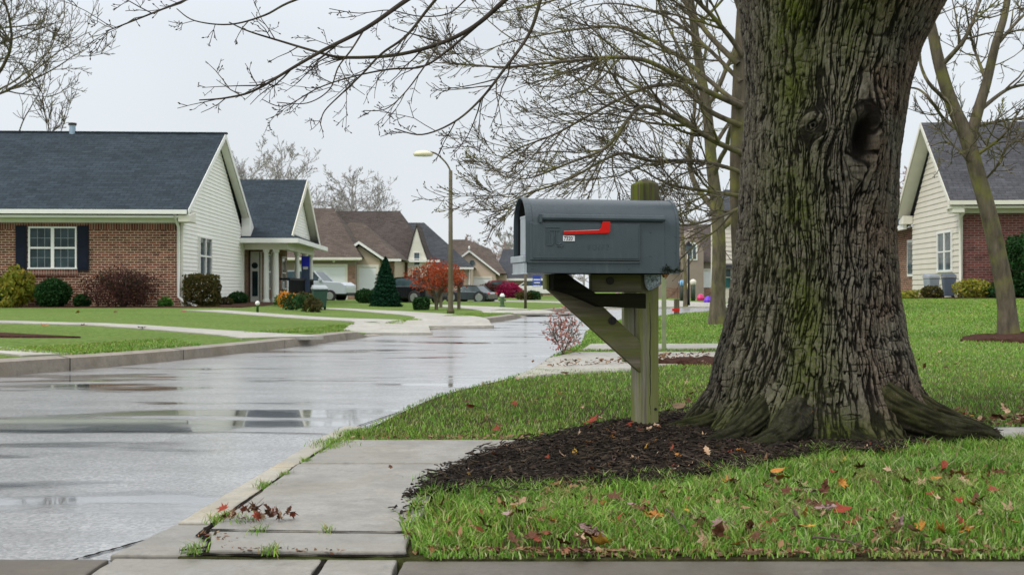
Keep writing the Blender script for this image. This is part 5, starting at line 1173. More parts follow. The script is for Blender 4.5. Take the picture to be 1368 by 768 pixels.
MB().box(.1, 1.55, 8.9, 9.28, -.4, -.08).build('step', MT['brick3'], A)
for (cx_, cy_) in ((.80, 9.62), (1.16, 9.62), (1.47, 13.0), (1.47, 15.4), (1.47, 17.3), (.82, 11.2)):
    MB().ring((cx_, cy_, 0), [(.14, .02), (.14, .12), (.105, .16), (.10, 1.0), (.085, 1.86), (.12, 1.9), (.13, 1.98)], 14).build('column', MT['white'], A, smooth=False)
dr_ = MB().box(-.03, .30, 11.02, 11.08, .02, 1.96).build('front_door', MT['white'], A); MB().cyl((.135, 11.0, 1.42), .12, .015, 'y', 16).box(.04, .25, 11.0, 11.015, .25, 1.2).build('pane', MT['glass'], dr_)
MB().box(.34, .40, 11.0, 11.08, .02, 1.96).build('side_light', MT['cream'], A)
window(A, 'x', 12.0, 12.9, .5, 1.9, .42, 1, (1, 1)); window(A, 'x', 15.8, 16.9, .5, 1.9, .42, 1, (1, 1))
MB().box(.44, .50, 13.3, 15.2, .02, 1.95).build('brick_pilaster', MT['brick'], A)
rl = MB().box(wx + .05, wx + .12, 9.9, 17.3, .86, .94).box(wx + .05, wx + .12, 9.9, 17.3, .16, .22).box(1.25, wx + .04, 9.86, 9.93, .86, .94).box(1.25, wx + .04, 9.86, 9.93, .16, .22); yy = 9.95
while yy < 17.3: rl.box(wx + .07, wx + .10, yy, yy + .035, .22, .86); yy += .13
rl.build('railing', MT['black'], A)
def lo(A_, x, y, z=0): c_, s_ = math.cos(A_.rotation_euler.z), math.sin(A_.rotation_euler.z); return (A_.location.x + x*c_ - y*s_, A_.location.y + x*s_ + y*c_, A_.location.z + z)
fp = lo(A, 1.62, 14.4, 0); fb = thing('porch_banner', 'narrow blue and white banner hanging from the porch beam', 'banner', fp, R(3))
MB().box(-.17, .17, 0, .02, .4, 1.85).build('cloth', simple('slate_blue_cloth', (.06, .09, .16), .8), fb); MB().box(-.171, .171, -.004, .024, 1.42, 1.86).build('blue_top', simple('royal_blue_cloth', (.02, .03, .55), .8), fb); MB().box(-.10, .10, -.008, -.003, 1.33, 1.44).build('white_mark', MT['white'], fb); MB().cyl((-.2, .01, 1.86), .012, .4, 'x', 8).build('rod', MT['black'], fb)

# ---- next houses along the street
def base(px, Y, z=.06): return ((px - 684) / FOC * Y, Y, z)
def hx(px, Y): return (px - 684) / FOC * Y
def hz(py, Y, z=.06): return CAMZ - (py - 384) / FOC * Y - z
H = thing('brown_garage_house', 'taupe house with brown hip roof, two white garage doors and tan gable', 'house', (hx(410, 70), 70, -.02)); ox = hx(410, 70)
ze, zr = hz(344, 70, -.02), hz(277, 73, -.02)
MB().box(-8, 3.0, 0, 8, -.3, ze - .12).build('wall', MT['taupe'], H); MB().box(2.56, 3.01, -.03, .0, 0, ze - .5).build('brick_pier', MT['brick3'], H)
MB().add([(-8.4, -.5, ze), (3.45, -.5, ze), (3.45, 8.5, ze), (-8.4, 8.5, ze), (-5, 4, zr), (1.0, 4, zr)], [(0, 1, 5, 4), (1, 2, 5), (2, 3, 4, 5), (3, 0, 4), (0, 3, 2, 1)]).build('roof', MT['roofB'], H)
MB().box(-8.4, 3.5, -.62, -.5, ze - .16, ze - .01).box(-8.2, 3.3, -.498, -.01, ze - .2, ze - .162).build('gutter', MT['cream'], H)
garage_door(H, -.6, 2.38, 0, 2.12); lamp_on_wall(H, 1.7, 0, 2.5)
# its second, gable-fronted garage
zw = hz(347, 71.5, -.02); gx0, gx1 = 3.02, 4.42; za = 3.45
MB().prism([(1.9, 0), (gx1, 0), (gx1, zw), (3.15, za), (1.9, zw)], 1.0, 9, 'y').build('gable_wall', MT['tan'], H)
gable_y(H, 1.0, 9, 1.9, 3.15, gx1, zw + .05, za + .28, 'roofBy', 'white', .35, .35)
garage_door(H, 3.12, 4.2, 1.0, 2.1); MB().box(4.46, 5.2, 2.25, 2.29, 0, zw).build('brick_pier', MT['brick3'], H)
MB().add([(-1, 1.9, zw + .06), (5.6, 1.9, zw + .06), (5.6, 9.5, zw + .06), (-1, 9.5, zw + .06), (1.8, 6, 5.2), (2.7, 6, 5.2)], [(0, 1, 5, 4), (1, 2, 5), (2, 3, 4, 5), (3, 0, 4), (0, 3, 2, 1)]).build('side_roof', MT['roofB'], H)
MB().box(2.4, 5.25, 2.3, 9, -.3, zw).build('side_wall', MT['tan'], H)
MB().box(4.5, 5.7, 1.78, 1.9, zw - .08, zw + .06).build('gutter_front', MT['white'], H)

H = thing('steep_roof_house', 'house with steep dark brown roof and narrow cream gable tower, behind the red tree', 'house', (hx(500, 80), 80, 0)); Y0 = 80
def X_(px, Y=80): return hx(px, Y) - hx(500, 80)
ze = hz(352, 80, 0); zr = hz(282, 84, 0)
MB().box(X_(430), X_(572), 0, 8.5, -.3, ze).build('wall', MT['brick3'], H)
MB().add([(X_(425), -.4, ze), (X_(573), -.4, ze), (X_(578), 9, ze), (X_(425), 9, ze), (X_(440, 84), 4, zr), (X_(534, 84), 4, zr)], [(0, 1, 5, 4), (1, 2, 5), (2, 3, 4, 5), (3, 0, 4), (0, 3, 2, 1)]).build('roof', MT['roofC'], H)
tx0, tx1 = X_(545, 79), X_(571, 79); ta = hz(304, 79, 0); tm = X_(557, 79); tz = hz(348, 79, 0)
MB().prism([(tx0, 0), (tx1, 0), (tx1, tz), (tm + .28, ta - 1.0), (tm, ta), (tm - .28, ta - 1.0), (tx0, tz)], -1.2, 2, 'y').build('gable_tower', MT['cream'], H)
MB().prism([(tx0 - .02, tz - .1), (tm - .30, ta - 1.0), (tm, ta + .1), (tm + .30, ta - 1.0), (tx1 + .1, tz - .1), (tx1 + .1, tz), (tm + .36, ta - .9), (tm, ta + .3), (tm - .36, ta - .9), (tx0 - .1, tz)], -1.25, 3, 'y').build('tower_roof', MT['roofC'], H)
window(H, 'y', tm - .22, tm + .24, hz(355, 79, 0), hz(337, 79, 0), -1.2, 1, (2, 1), 'white', 'glass2'); window(H, 'y', tm - .3, tm + .3, hz(382, 79, 0), hz(360, 79, 0), -1.2, 1, (2, 1), 'white', 'glass2')
MB().box(tx0 - .3, tx1 + .9, -1.5, -1.24, tz - .12, tz + .02).build('gutter', MT['white'], H)
MB().box(X_(528, 79), tx0, -.9, 0, 0, tz - .1).build('bay_wall', MT['brick3'], H); lamp_on_wall(H, X_(530), -.95, hz(343, 79, 0) - .2)

H = thing('grey_roof_house', 'peach house with dark grey steep roof, right of the narrow gable', 'house', (hx(600, 86), 86, 0))
def X_(px, Y=86): return hx(px, Y) - hx(600, 86)
ze = hz(357, 86, 0)
MB().box(X_(562), X_(629), 0, 9, -.3, ze).build('wall', MT['peach'], H); MB().box(X_(572), X_(600), -.03, 0, ze - .45, ze - .06).build('brick_band', MT['brick'], H)
MB().add([(X_(555), -.5, ze), (X_(633), -.5, ze), (X_(633), 9.5, ze), (X_(555), 9.5, ze), (X_(545, 90), 4.5, hz(297, 90, 0)), (X_(566, 90), 4.5, hz(297, 90, 0)), (X_(590, 90), 4.5, hz(328, 90, 0))], [(0, 1, 6, 5, 4), (1, 2, 6), (2, 3, 4, 5, 6), (3, 0, 4), (0, 3, 2, 1)]).build('roof', MT['roofD'], H)
MB().box(X_(570), X_(633), -.62, -.5, ze - .16, ze - .01).build('gutter', MT['white'], H); MB().tube([(X_(627), -.1, ze), (X_(627), -.1, .1)], .07, 6).build('downspout', MT['white'], H)

H = thing('tan_gable_house', 'tan house with a low garage gable and round vent, left of the mailbox', 'house', (hx(627, 92), 92, 0))
def X_(px, Y=92): return hx(px, Y) - hx(627, 92)
zs_ = hz(366, 92, 0); za = hz(337, 92, 0)
MB().prism([(X_(592), 0), (X_(662), 0), (X_(662), zs_), (0, za), (X_(592), zs_)], 0, 8, 'y').build('gable_wall', MT['peach'], H)
gable_y(H, 0, 8, X_(592), 0, X_(662), zs_, za + .18, 'roofB', 'white', .3, .35)
MB().box(X_(600), X_(676), 6, 15, -.3, zs_).build('wall', MT['tan'], H)
MB().add([(X_(575), 5.4, zs_ + .1), (X_(676), 5.4, zs_ + .1), (X_(676), 16, zs_ + .1), (X_(575), 16, zs_ + .1), (X_(603, 100), 10, hz(320, 102, 0)), (X_(622, 100), 10, hz(320, 102, 0)), (X_(655, 100), 10, hz(333, 102, 0))], [(0, 1, 6, 5, 4), (1, 2, 6), (2, 3, 4, 5, 6), (3, 0, 4), (0, 3, 2, 1)]).build('main_roof', MT['roofB'], H)
garage_door(H, X_(628), X_(655), 0, hz(372, 92, 0)); v_ = MB().cyl((X_(631), -.06, hz(351, 92, 0)), .22, .06, 'y', 18); v_.build('round_vent', MT['glass2'], H); lamp_on_wall(H, 0, -.3, za + .35)

H = thing('blue_roof_house', 'low beige house with blue grey hip roof, directly left of the mailbox', 'house', (hx(705, 105), 105, .0))
def X_(px, Y=105): return hx(px, Y) - hx(705, 105)
ze = hz(372, 105, 0)
MB().box(X_(668), X_(760), 0, 9, -.3, ze).build('wall', MT['tan'], H)
MB().add([(X_(660), -.5, ze), (X_(765), -.5, ze), (X_(765), 10, ze), (X_(660), 10, ze), (X_(672, 110), 4.5, hz(333, 110, 0)), (X_(752, 110), 4.5, hz(333, 110, 0))], [(0, 1, 5, 4), (1, 2, 5), (2, 3, 4, 5), (3, 0, 4), (0, 3, 2, 1)]).build('roof', MT['roofD'], H)
MB().box(X_(662), X_(766), -.62, -.5, ze - .2, ze).build('gutter', MT['white'], H); MB().box(X_(690), X_(740), -.04, 0, 0, ze - .5).build('brick_band', MT['brick3'], H)

H = thing('arched_gable_house', 'brown brick house with a tall arched window, just right of the mailbox', 'house', (hx(922, 78), 78, .05))
def X_(px, Y=78): return hx(px, Y) - hx(922, 78)
ze = hz(350, 78); zr = hz(300, 82)
MB().box(X_(890), X_(975), 0, 9, -.3, ze).build('wall', MT['taupe'], H); MB().box(X_(889), X_(976), -.04, 0, -.3, .75).build('brick_base', MT['brick3'], H)
MB().add([(X_(885), -.5, ze), (X_(980), -.5, ze), (X_(980), 10, ze), (X_(885), 10, ze), (X_(902, 82), 4, zr), (X_(955, 82), 4, zr)], [(0, 1, 5, 4), (1, 2, 5), (2, 3, 4, 5), (3, 0, 4), (0, 3, 2, 1)]).build('roof', MT['roofC'], H)
MB().prism([(X_(908), 0), (X_(936), 0), (X_(936), hz(335, 77)), (X_(922), hz(305, 77)), (X_(908), hz(335, 77))], -1.2, 3, 'y').build('gable_wall', MT['taupe'], H)
xm = X_(921); zz_ = hz(330, 77); aw = MB().prism([(xm - .35, zz_ - .9), (xm + .35, zz_ - .9)] + [(xm + .35 * math.cos(math.pi * i / 10), zz_ + .35 * math.sin(math.pi * i / 10)) for i in range(11)], -1.26, -1.19, 'y').build('arched_window', MT['white'], H)
MB().prism([(xm - .27, zz_ - .82), (xm - .03, zz_ - .82), (xm - .03, zz_ + .25), (xm - .2, zz_ + .18)], -1.28, -1.25, 'y').prism([(xm + .03, zz_ - .82), (xm + .27, zz_ - .82), (xm + .2, zz_ + .18), (xm + .03, zz_ + .25)], -1.28, -1.25, 'y').build('pane', MT['glass2'], aw)
garage_door(H, X_(940), X_(962), 0, 1.9)

H = thing('two_storey_house', 'cream sided two storey building with dark porch roof and teal door behind the trees', 'house', (hx(985, 52), 52, .12))
def X_(px, Y=52): return hx(px, Y) - hx(985, 52)
def Z_(py, Y=52): return hz(py, Y, .12)
MB().box(X_(963), X_(1040), 0, 2.6, -.3, Z_(286)).build('wall', MT['siding2'], H); courses(lambda z: (X_(962), X_(1041) if z < Z_(286) else X_(962)), 0, .03, .2, Z_(352), -1, 'x').build('siding_wall', MT['siding2'], H, fix=False)
MB().add([(X_(958), -.5, Z_(284)), (X_(1045), -.5, Z_(284)), (X_(1045), 3.2, Z_(284)), (X_(958), 3.2, Z_(284)), (X_(975), 1.4, Z_(250)), (X_(1030), 1.4, Z_(250))], [(0, 1, 5, 4), (1, 2, 5), (2, 3, 4, 5), (3, 0, 4), (0, 3, 2, 1)]).build('roof', MT['roofD'], H)
MB().box(X_(961), X_(1041), -.9, 0, Z_(358), Z_(354)).build('porch_roof', MT['roofD'], H)
dd_ = MB().box(X_(968), X_(981), -.05, -.0, Z_(384), Z_(360)).build('front_door', simple('teal_door_paint', (.01, .09, .085), .5), H); MB().box(X_(975.8), X_(976.8), -.09, -.05, Z_(384), Z_(359)).box(X_(969), X_(981), -.09, -.05, Z_(371), Z_(370)).build('door_frame', MT['white'], dd_); MB().box(X_(969), X_(975), -.07, -.051, Z_(369), Z_(361)).box(X_(977), X_(981), -.07, -.051, Z_(369), Z_(361)).build('pane', MT['glass2'], dd_)

# ---- the house at the right
Hh = thing('cream_gable_house', 'brick and cream siding house with steep charcoal roof at the right edge', 'house', (13.2, 33.05, .49), R(-5))
D_ = 5.3; we = 2.85; wr = 5.55
MB().box(.02, 12, .02, D_, -.4, we - .1).build('brick_wall', MT['brick2'], Hh)
MB().prism([(0.03, -.3), (D_, -.3), (D_, we - .3), (D_ / 2, wr - .3), (0.03, we - .3)], .02, .07, 'x').build('gable_wall', MT['siding2'], Hh)
def profh(z): k = np.clip((z - we + .3) / (wr - we), 0, 1); return (.0 + D_ / 2 * k, D_ - D_ / 2 * k)
courses(profh, .02, .026, .17, -.1, -1).build('siding_wall', MT['siding2'], Hh, fix=False)
MB().box(-.03, .06, -.02, .04, -.1, we - .3).build('corner_board', MT['cream'], Hh)
gable_x(Hh, .0, 12, 0, D_ / 2, D_, we, wr, 'roofH', 'cream', .42, .40)
MB().prism([(-.42, 2.48), (.1, 2.48), (.1, 2.75), (-.42, 2.62)], -.34, -.0, 'x').build('eave_return', MT['cream'], Hh, bevel=.02)
MB().prism([(D_ - .1, 2.46), (D_ + .42, 2.46), (D_ + .42, 2.62), (D_ - .1, 2.75)], -.34, -.0, 'x').build('eave_return', MT['cream'], Hh, bevel=.02)
# window in the siding wall (faces -x): build by hand
wf = MB(); y0_, y1_, z0_, z1_ = .75, 2.25, .78, 2.05
wf.box(-.05, .0, y0_, y1_, z1_ - .07, z1_).box(-.06, .0, y0_ - .03, y1_ + .03, z0_, z0_ + .07)
for yv in (y0_, (y0_ + y1_) / 2 - .05, y1_ - .07): wf.box(-.048, .0, yv, yv + (.1 if abs(yv - (y0_ + y1_) / 2 + .05) < .01 else .07), z0_ + .07, z1_ - .07)
wo_ = wf.build('window', MT['white'], Hh); MB().box(-.02, .0, y0_ + .05, y1_ - .05, z0_ + .05, z1_ - .05).build('pane', MT['glass2'], wo_); MB().box(-.035, -.02, y0_ + .07, y1_ - .07, 1.39, 1.43).build('sash', MT['white'], wo_)
MB().tube([(.02, -.42, 2.62), (.02, -.25, 2.5), (-.02, -.06, 2.35), (-.02, -.06, .2), (-.1, -.2, .08)], .045, 8).build('downspout', MT['cream'], Hh, smooth=True)
# rear wing
MB().box(.4, 9, D_ + .02, 14, -.4, 2.45).build('rear_wing', MT['brick'], Hh)
rr2 = MB().slab([(-.15, D_ + .1, 2.5), (-.15, 14.4, 2.5), (3.5, 12, 4.2), (3.5, D_ + 1, 4.2)], .12).slab([(3.5, D_ + 1, 4.2), (3.5, 12, 4.2), (9.4, 14.4, 2.5), (9.4, D_ + .1, 2.5)], .12); rr2.build('rear_roof', MT['roofAy'], Hh)
MB().box(-.28, -.16, D_ + .1, 14.3, 2.3, 2.46).build('rear_gutter', MT['white'], Hh)
w2 = MB().box(.34, .4, D_ + 1.0, D_ + 2.0, .7, 2.0).box(.34, .4, D_ + 3.6, D_ + 4.9, .0, 2.05); wo2 = w2.build('rear_window', MT['white'], Hh); MB().box(.325, .345, D_ + 1.12, D_ + 1.88, .8, 1.9).box(.325, .345, D_ + 3.8, D_ + 4.7, .15, 1.95).build('pane', MT['glass2'], wo2)
MB().box(-.6, .4, D_ + 3.2, D_ + 5.4, -.4, .1).box(-.9, -.6, D_ + 3.2, D_ + 5.4, -.4, -.08).build('step', MT['brick2'], Hh)
# bins by the wall
def bin_(name, label, px, py, colr, s_=1.0, rz_=0, lid=None, grp=None, side='R', hh=.95, pos=None):
    b = G(px, py, side) if pos is None else Vector(pos); t = thing(name, label, 'bin', tuple(b), rz_, grp); w = .28 * s_
    mb = MB(); h = hh * s_
    for z0, z1_, a, c_ in ((.08, h, .8, 1.0), (h, h + .04, 1.08, 1.08)):
        mb.add([(-w*a, -w*a, z0), (w*a, -w*a, z0), (w*a, w*a, z0), (-w*a, w*a, z0), (-w*c_, -w*c_, z1_), (w*c_, -w*c_, z1_), (w*c_, w*c_, z1_), (-w*c_, w*c_, z1_)], [(0,3,2,1),(4,5,6,7),(0,1,5,4),(1,2,6,5),(2,3,7,6),(3,0,4,7)])
    mb.build('body', colr, t, bevel=.02)
    l = MB().add([(-w*1.12, -w*1.15, h + .05), (w*1.12, -w*1.15, h + .05), (w*1.12, w*1.15, h + .05), (-w*1.12, w*1.15, h + .05), (-w*.95, -w*.9, h + .11), (w*.95, -w*.9, h + .11), (w*.95, w*.9, h + .16), (-w*.95, w*.9, h + .16)], [(0,3,2,1),(4,5,6,7),(0,1,5,4),(1,2,6,5),(2,3,7,6),(3,0,4,7)])
    l.build('lid', lid or colr, t, bevel=.015)
    for sx in (-1, 1): MB().cyl((sx * w * .8 - .02, w * .75, .09), .09, .05, 'x', 14).build('wheel', MT['black'], t)
    MB().cyl((-w * .7, w * 1.2, h - .02), .018, w * 1.4, 'x', 8).build('handle', MT['black'], t)
    return t
gb = simple('grey_bin_plastic', (.26, .29, .33), .5, .1, 6); db = simple('dark_blue_grey_plastic', (.07, .09, .12), .5, .1, 6); gr_ = simple('dark_green_plastic', (.02, .065, .045), .5, .1, 6)
bin_('wheelie_bin', 'pale grey bin against the cream siding, left of the dark bin', 1243, 396, gb, .62, .2, pos=(12.55, 33.6, .47)); bin_('wheelie_bin', 'dark blue grey bin under the cream house window', 1264, 397, db, .62, -.15, pos=(12.72, 32.7, .47))
bin_('wheelie_bin', 'dark green wheeled bin beyond the orange flowers by the porch', 427, 414, gr_, .72, .3, simple('grey_lid', (.3, .33, .34), .5), side='L', hh=.75)

# ------------------------------------------------------------------ shrubs
def foliage(name, c, rad, n, ls, mat, seed, parent, shape='ball', density=.75, lump=.18, off=None, power=1.0, upb=0):
    rg = np.random.RandomState(seed); d = rg.normal(size=(n, 3)); d /= np.linalg.norm(d, axis=1)[:, None]
    if shape == 'box': q = np.abs(d).max(1)[:, None]; d = d / (q ** .8)
    rr = rg.uniform(density ** 3, 1, n) ** (1 / 3.)
    lm = 1 + lump * (2 * fbm((d[:, 0] + d[:, 2]) * 2.5 + 9, (d[:, 1] - d[:, 2]) * 2.5 + 5, 3, seed) - 1)
    P = d * (rr * lm)[:, None]
    if shape == 'cone':
        h = rg.uniform(0, 1, n) ** 1.35; a = rg.uniform(0, 2*np.pi, n); r_ = (1 - h) ** .8 * (1 - .22 * ((h * 11 + a * .3) % 1)) * rg.uniform(.66, 1.05, n) * (.86 + .3 * fbm(a * 2.2, h * 6, 2, seed)) ; P = np.stack([np.cos(a) * r_, np.sin(a) * r_, h * 2 - 1], 1)
    C = np.array(c) + P * np.array(rad)
    a = rg.normal(size=(n, 3)); a[:, 2] += upb; a /= np.linalg.norm(a, axis=1)[:, None]; b = np.cross(a, rg.normal(size=(n, 3))); b /= np.linalg.norm(b, axis=1)[:, None]
    s_ = ls * rg.uniform(.6, 1.3, n)[:, None]
    V = np.stack([C - a * s_, C + b * s_ * .45, C + a * s_, C - b * s_ * .45], 1).reshape(-1, 3); Q = np.arange(n)[:, None] * 4 + [0, 1, 2, 3]
    return mesh_obj(name, np_mesh(name, V, Q), mat, parent)
def stems(parent, rad, n, seed, mat='bark_dark', h0=0.0, r=.012):
    rg = np.random.RandomState(seed); T = Tubes()
    for i in range(n):
        a = rg.uniform(0, 6.28); q = rg.uniform(.2, .85); T.add(crom([(0, 0, h0 - .05), (math.cos(a) * rad[0] * q * .4, math.sin(a) * rad[1] * q * .4, rad[2] * .8), (math.cos(a) * rad[0] * q, math.sin(a) * rad[1] * q, rad[2] * rg.uniform(1.3, 1.9))], 3), np.linspace(r, r * .4, 7), 4)
    return T.build('stems', MT[mat], parent)
def shrub(name, label, pos, rad, n, ls, mat, seed, shape='ball', cat='shrub', group=None, lift=0.9, ns=10, smat='bark_dark', **kw):
    t = thing(name, label, cat, tuple(pos), 0, group); foliage('leaves', (0, 0, rad[2] * lift), rad, n, ls, MT[mat], seed, t, shape, **kw); stems(t, rad, ns, seed, smat, r=.015); return t
GLp = lambda a, b: G(a, b, 'L')
p = Vector((hx(70, 31.2), 31.2, .235)); shrub('round_shrub', 'clipped dark green ball shrub below the shuttered window', p, (.47, .45, .44), 5200, .045, 'hedge', 1, density=.6, lump=.22)
p = Vector((hx(110, 31.2), 31.2, .235)); shrub('small_shrub', 'small dark round shrub right of the clipped ball, under the right shutter', p, (.25, .25, .2), 1500, .04, 'hedge', 2, density=.5)
p = Vector((hx(-3, 31.2), 31.2, .235)); shrub('small_shrub', 'dark round shrub cut by the left frame edge', p, (.35, .3, .3), 2000, .045, 'hedge', 3, density=.5)
p = Vector((hx(22, 31.2), 31.2, .235)); shrub('yellow_shrub', 'loose yellow green shrub at the left by the brick wall', p, (.50, .42, .58), 1900, .075, 'yellow', 4, lump=.45, density=.2, ns=26, upb=1.2)
p = Vector((hx(8, 30.7), 30.7, .235)); shrub('small_shrub', 'tiny yellow shrub at the foot of the yellow green bush', p, (.2, .15, .12), 300, .045, 'yellow', 44)
p = Vector((hx(165, 31.2), 31.2, .235)); t = shrub('plum_shrub', 'wide wispy plum brown shrub before the brick wall', p, (1.08, .6, .56), 5600, .036, 'plum', 5, lump=.5, density=.05, ns=90)
p = Vector((hx(221, 31.2), 31.2, .235)); shrub('bright_plant', 'small bright green plant near the downspout', p, (.21, .2, .15), 500, .055, 'fresh', 6, density=.3)
p = Vector((hx(270, 31.9), 31.9, .235)); shrub('box_hedge', 'boxy olive and russet hedge right of the downspout', p, (.50, .42, .50), 5600, .045, 'hedge2', 7, 'box', density=.6, lump=.16)
p = Vector((hx(318, 38), 38, .235)); shrub('small_shrub', 'low dark green shrub before the porch steps', p, (.36, .3, .22), 1400, .045, 'hedge', 8)
p = Vector((hx(301, 35), 35, .235)); shrub('small_shrub', 'small brown green plant between hedge and porch', p, (.25, .2, .14), 500, .045, 'hedge2', 18)
flp = 'flower clumps by the porch'
for k, (px_, py_, mt, r_, lb) in enumerate([(383, 411, 'orangefl', .26, 'bright yellow flower clump, leftmost by the porch'), (396, 411, 'orangefl', .22, 'yellow orange flower clump in the middle of the porch bed'), (389, 414, 'hedge', .24, 'dark green tuft below the yellow flowers'), (404, 412, 'hedge2', .26, 'russet clump among the porch flowers'), (412, 408, 'orangefl', .2, 'orange flower clump beside the green bin'), (408, 416, 'hedge', .25, 'dark low shrub at the front of the flower bed'), (376, 409, 'fresh', .2, 'fresh green tuft at the left end of the flower bed'), (418, 417, 'hedge2', .22, 'brown seed heads in front of the green bin')]):
    p = GLp(px_, py_); shrub('flower_clump', lb, p, (r_ * 1.25, r_, r_), 420, .045, mt, 30 + k, density=.2, cat='flowers', group=flp, ns=8)
p = GLp(515, 409.5); shrub('cone_evergreen', 'tall cone shaped evergreen before the white garages', p, (.60, .6, .86), 11000, .045, 'conifer', 9, 'cone', cat='conifer', lift=1.0, ns=2)
p = GLp(488, 405); shrub('round_shrub', 'rounded green shrub left of the cone evergreen', p, (.42, .36, .3), 1400, .05, 'hedge', 10)
p = GLp(497, 405); shrub('small_shrub', 'low dark shrub tucked against the evergreen', p, (.5, .4, .25), 900, .07, 'hedge', 19)
p = GLp(563, 414); shrub('small_shrub', 'square dark shrub at the foot of the red tree', p, (.24, .24, .2), 700, .06, 'hedge', 11, 'box')
p = GLp(583, 414); RS = .68; t = thing('small_red_tree', 'small tree full of orange red leaves left of the lamp post', 'tree', tuple(p))
gt = Grower(77, seg=.15, wander=.12, up=.01, minr=.008, maxlvl=2, kids=(6, 4), lenf=(.5, .5), buds=False); Tt = Tubes()
for k in range(6):
    a = k * 1.05; P = crom([(p.x, p.y, p.z - .1), (p.x + .04 * math.cos(a), p.y + .04 * math.sin(a), p.z + .3), (p.x + .28 * math.cos(a), p.y + .25 * math.sin(a), p.z + .72), (p.x + .62 * math.cos(a), p.y + .5 * math.sin(a), p.z + 1.15)], 4); Tt.add(P, np.linspace(.055, .015, len(P)), 6); gt.limb(P, .03, .01, 1, kids=6, start=.4)
Tt.build('trunk', MT['bark'], t, tuple(p)); gt.build(t, tuple(p), MT['bark']); foliage('crown', (0.05, 0, 1.0), (.86, .62, .48), 3800, .038, MT['redleaf'], 12, t, density=.15, lump=.5)
p = G(658, 400, 'L'); shrub('red_hedge', 'dark red hedge left of the pink flowering bush', (hx(655, 80), 80, .05), (1.15, .6, .55), 1500, .09, 'plum', 13, cat='hedge', density=.4)
shrub('pink_bush', 'magenta flowering bush before the blue roofed house', (hx(679, 79), 79, .05), (.85, .5, .6), 1500, .08, 'magenta', 14, density=.4)
shrub('round_shrub', 'green shrub by the far white car', (hx(702, 66), 66, .05), (.62, .5, .3), 900, .07, 'hedge2', 15, density=.4); shrub('round_shrub', 'olive shrub at the foot of the far thin post', (hx(713, 66), 66, .05), (.5, .4, .3), 700, .07, 'hedge', 16, density=.4)
p = G(1358, 399); shrub('upright_evergreen', 'dense upright evergreen against the brick wall at right', (14.4, 31.8, .48), (.62, .5, .98), 5200, .06, 'hedge', 17, density=.5, lump=.25, cat='conifer')
shrub('round_shrub', 'low green shrub between yellow bush and evergreen', (13.55, 31.2, .48), (.42, .35, .24), 900, .06, 'hedge', 20); shrub('yellow_shrub', 'flat yellow green bush at the corner of the cream house', (12.9, 31.4, .48), (.6, .4, .3), 1500, .05, 'yellow', 22, density=.5); shrub('round_shrub', 'small olive bush left of the bins', (11.75, 31.4, .48), (.3, .3, .2), 700, .05, 'hedge2', 24)
for k, (px_, Y_, r_) in enumerate([(1225, 32, .5)]): shrub('ground_shrub', 'yellow green ground plants beside the rear steps', (hx(px_, Y_) , Y_, .47), (.6, .4, .13), 700, .05, 'yellow', 25)
# beds of mulch by the houses
tag(sheet('mulch_patch', [(-14.5, 30.9), (-9, 30.7), (-7.6, 31.4), (-7.6, 34), (-8.0, 40), (-9.3, 41), (-9.3, 32.1), (-14.5, 31.8)], hL, .4, MT['mulch2'], .02, .03, rough=.04), kind='stuff', label='dark mulch bed along the brick house')
tag(sheet('mulch_patch', [(11.3, 30.8), (13, 30.4), (19, 30.2), (19, 32.3), (13.3, 33), (11.3, 33)], hR, .3, MT['mulch2'], .02, .03, rough=.06), kind='stuff', label='dark mulch bed along the cream gabled house')
# shrub with pale red leaves at the road edge behind the brace
p = G(752, 474); t = thing('red_twig_plant', 'small airy plant with pale red leaves at the road edge under the mailbox', 'shrub', tuple(p))
gp = Grower(90, seg=.05, wander=.16, up=.02, minr=.0025, maxlvl=2, kids=(6, 4), lenf=(.5, .5), buds=False)
for k in range(7):
    a = k * .9; gp.limb(gp.path(np.array(p), np.array([math.cos(a) * .5, math.sin(a) * .4, 1.0]), .42, 0), .006, .0025, 0, kids=7)
gp.build(t, tuple(p), MT['bark']); foliage('leaves', (.0, 0, .27), (.2, .18, .27), 420, .022, MT['pinkleaf'], 91, t, density=.05, lump=.5)

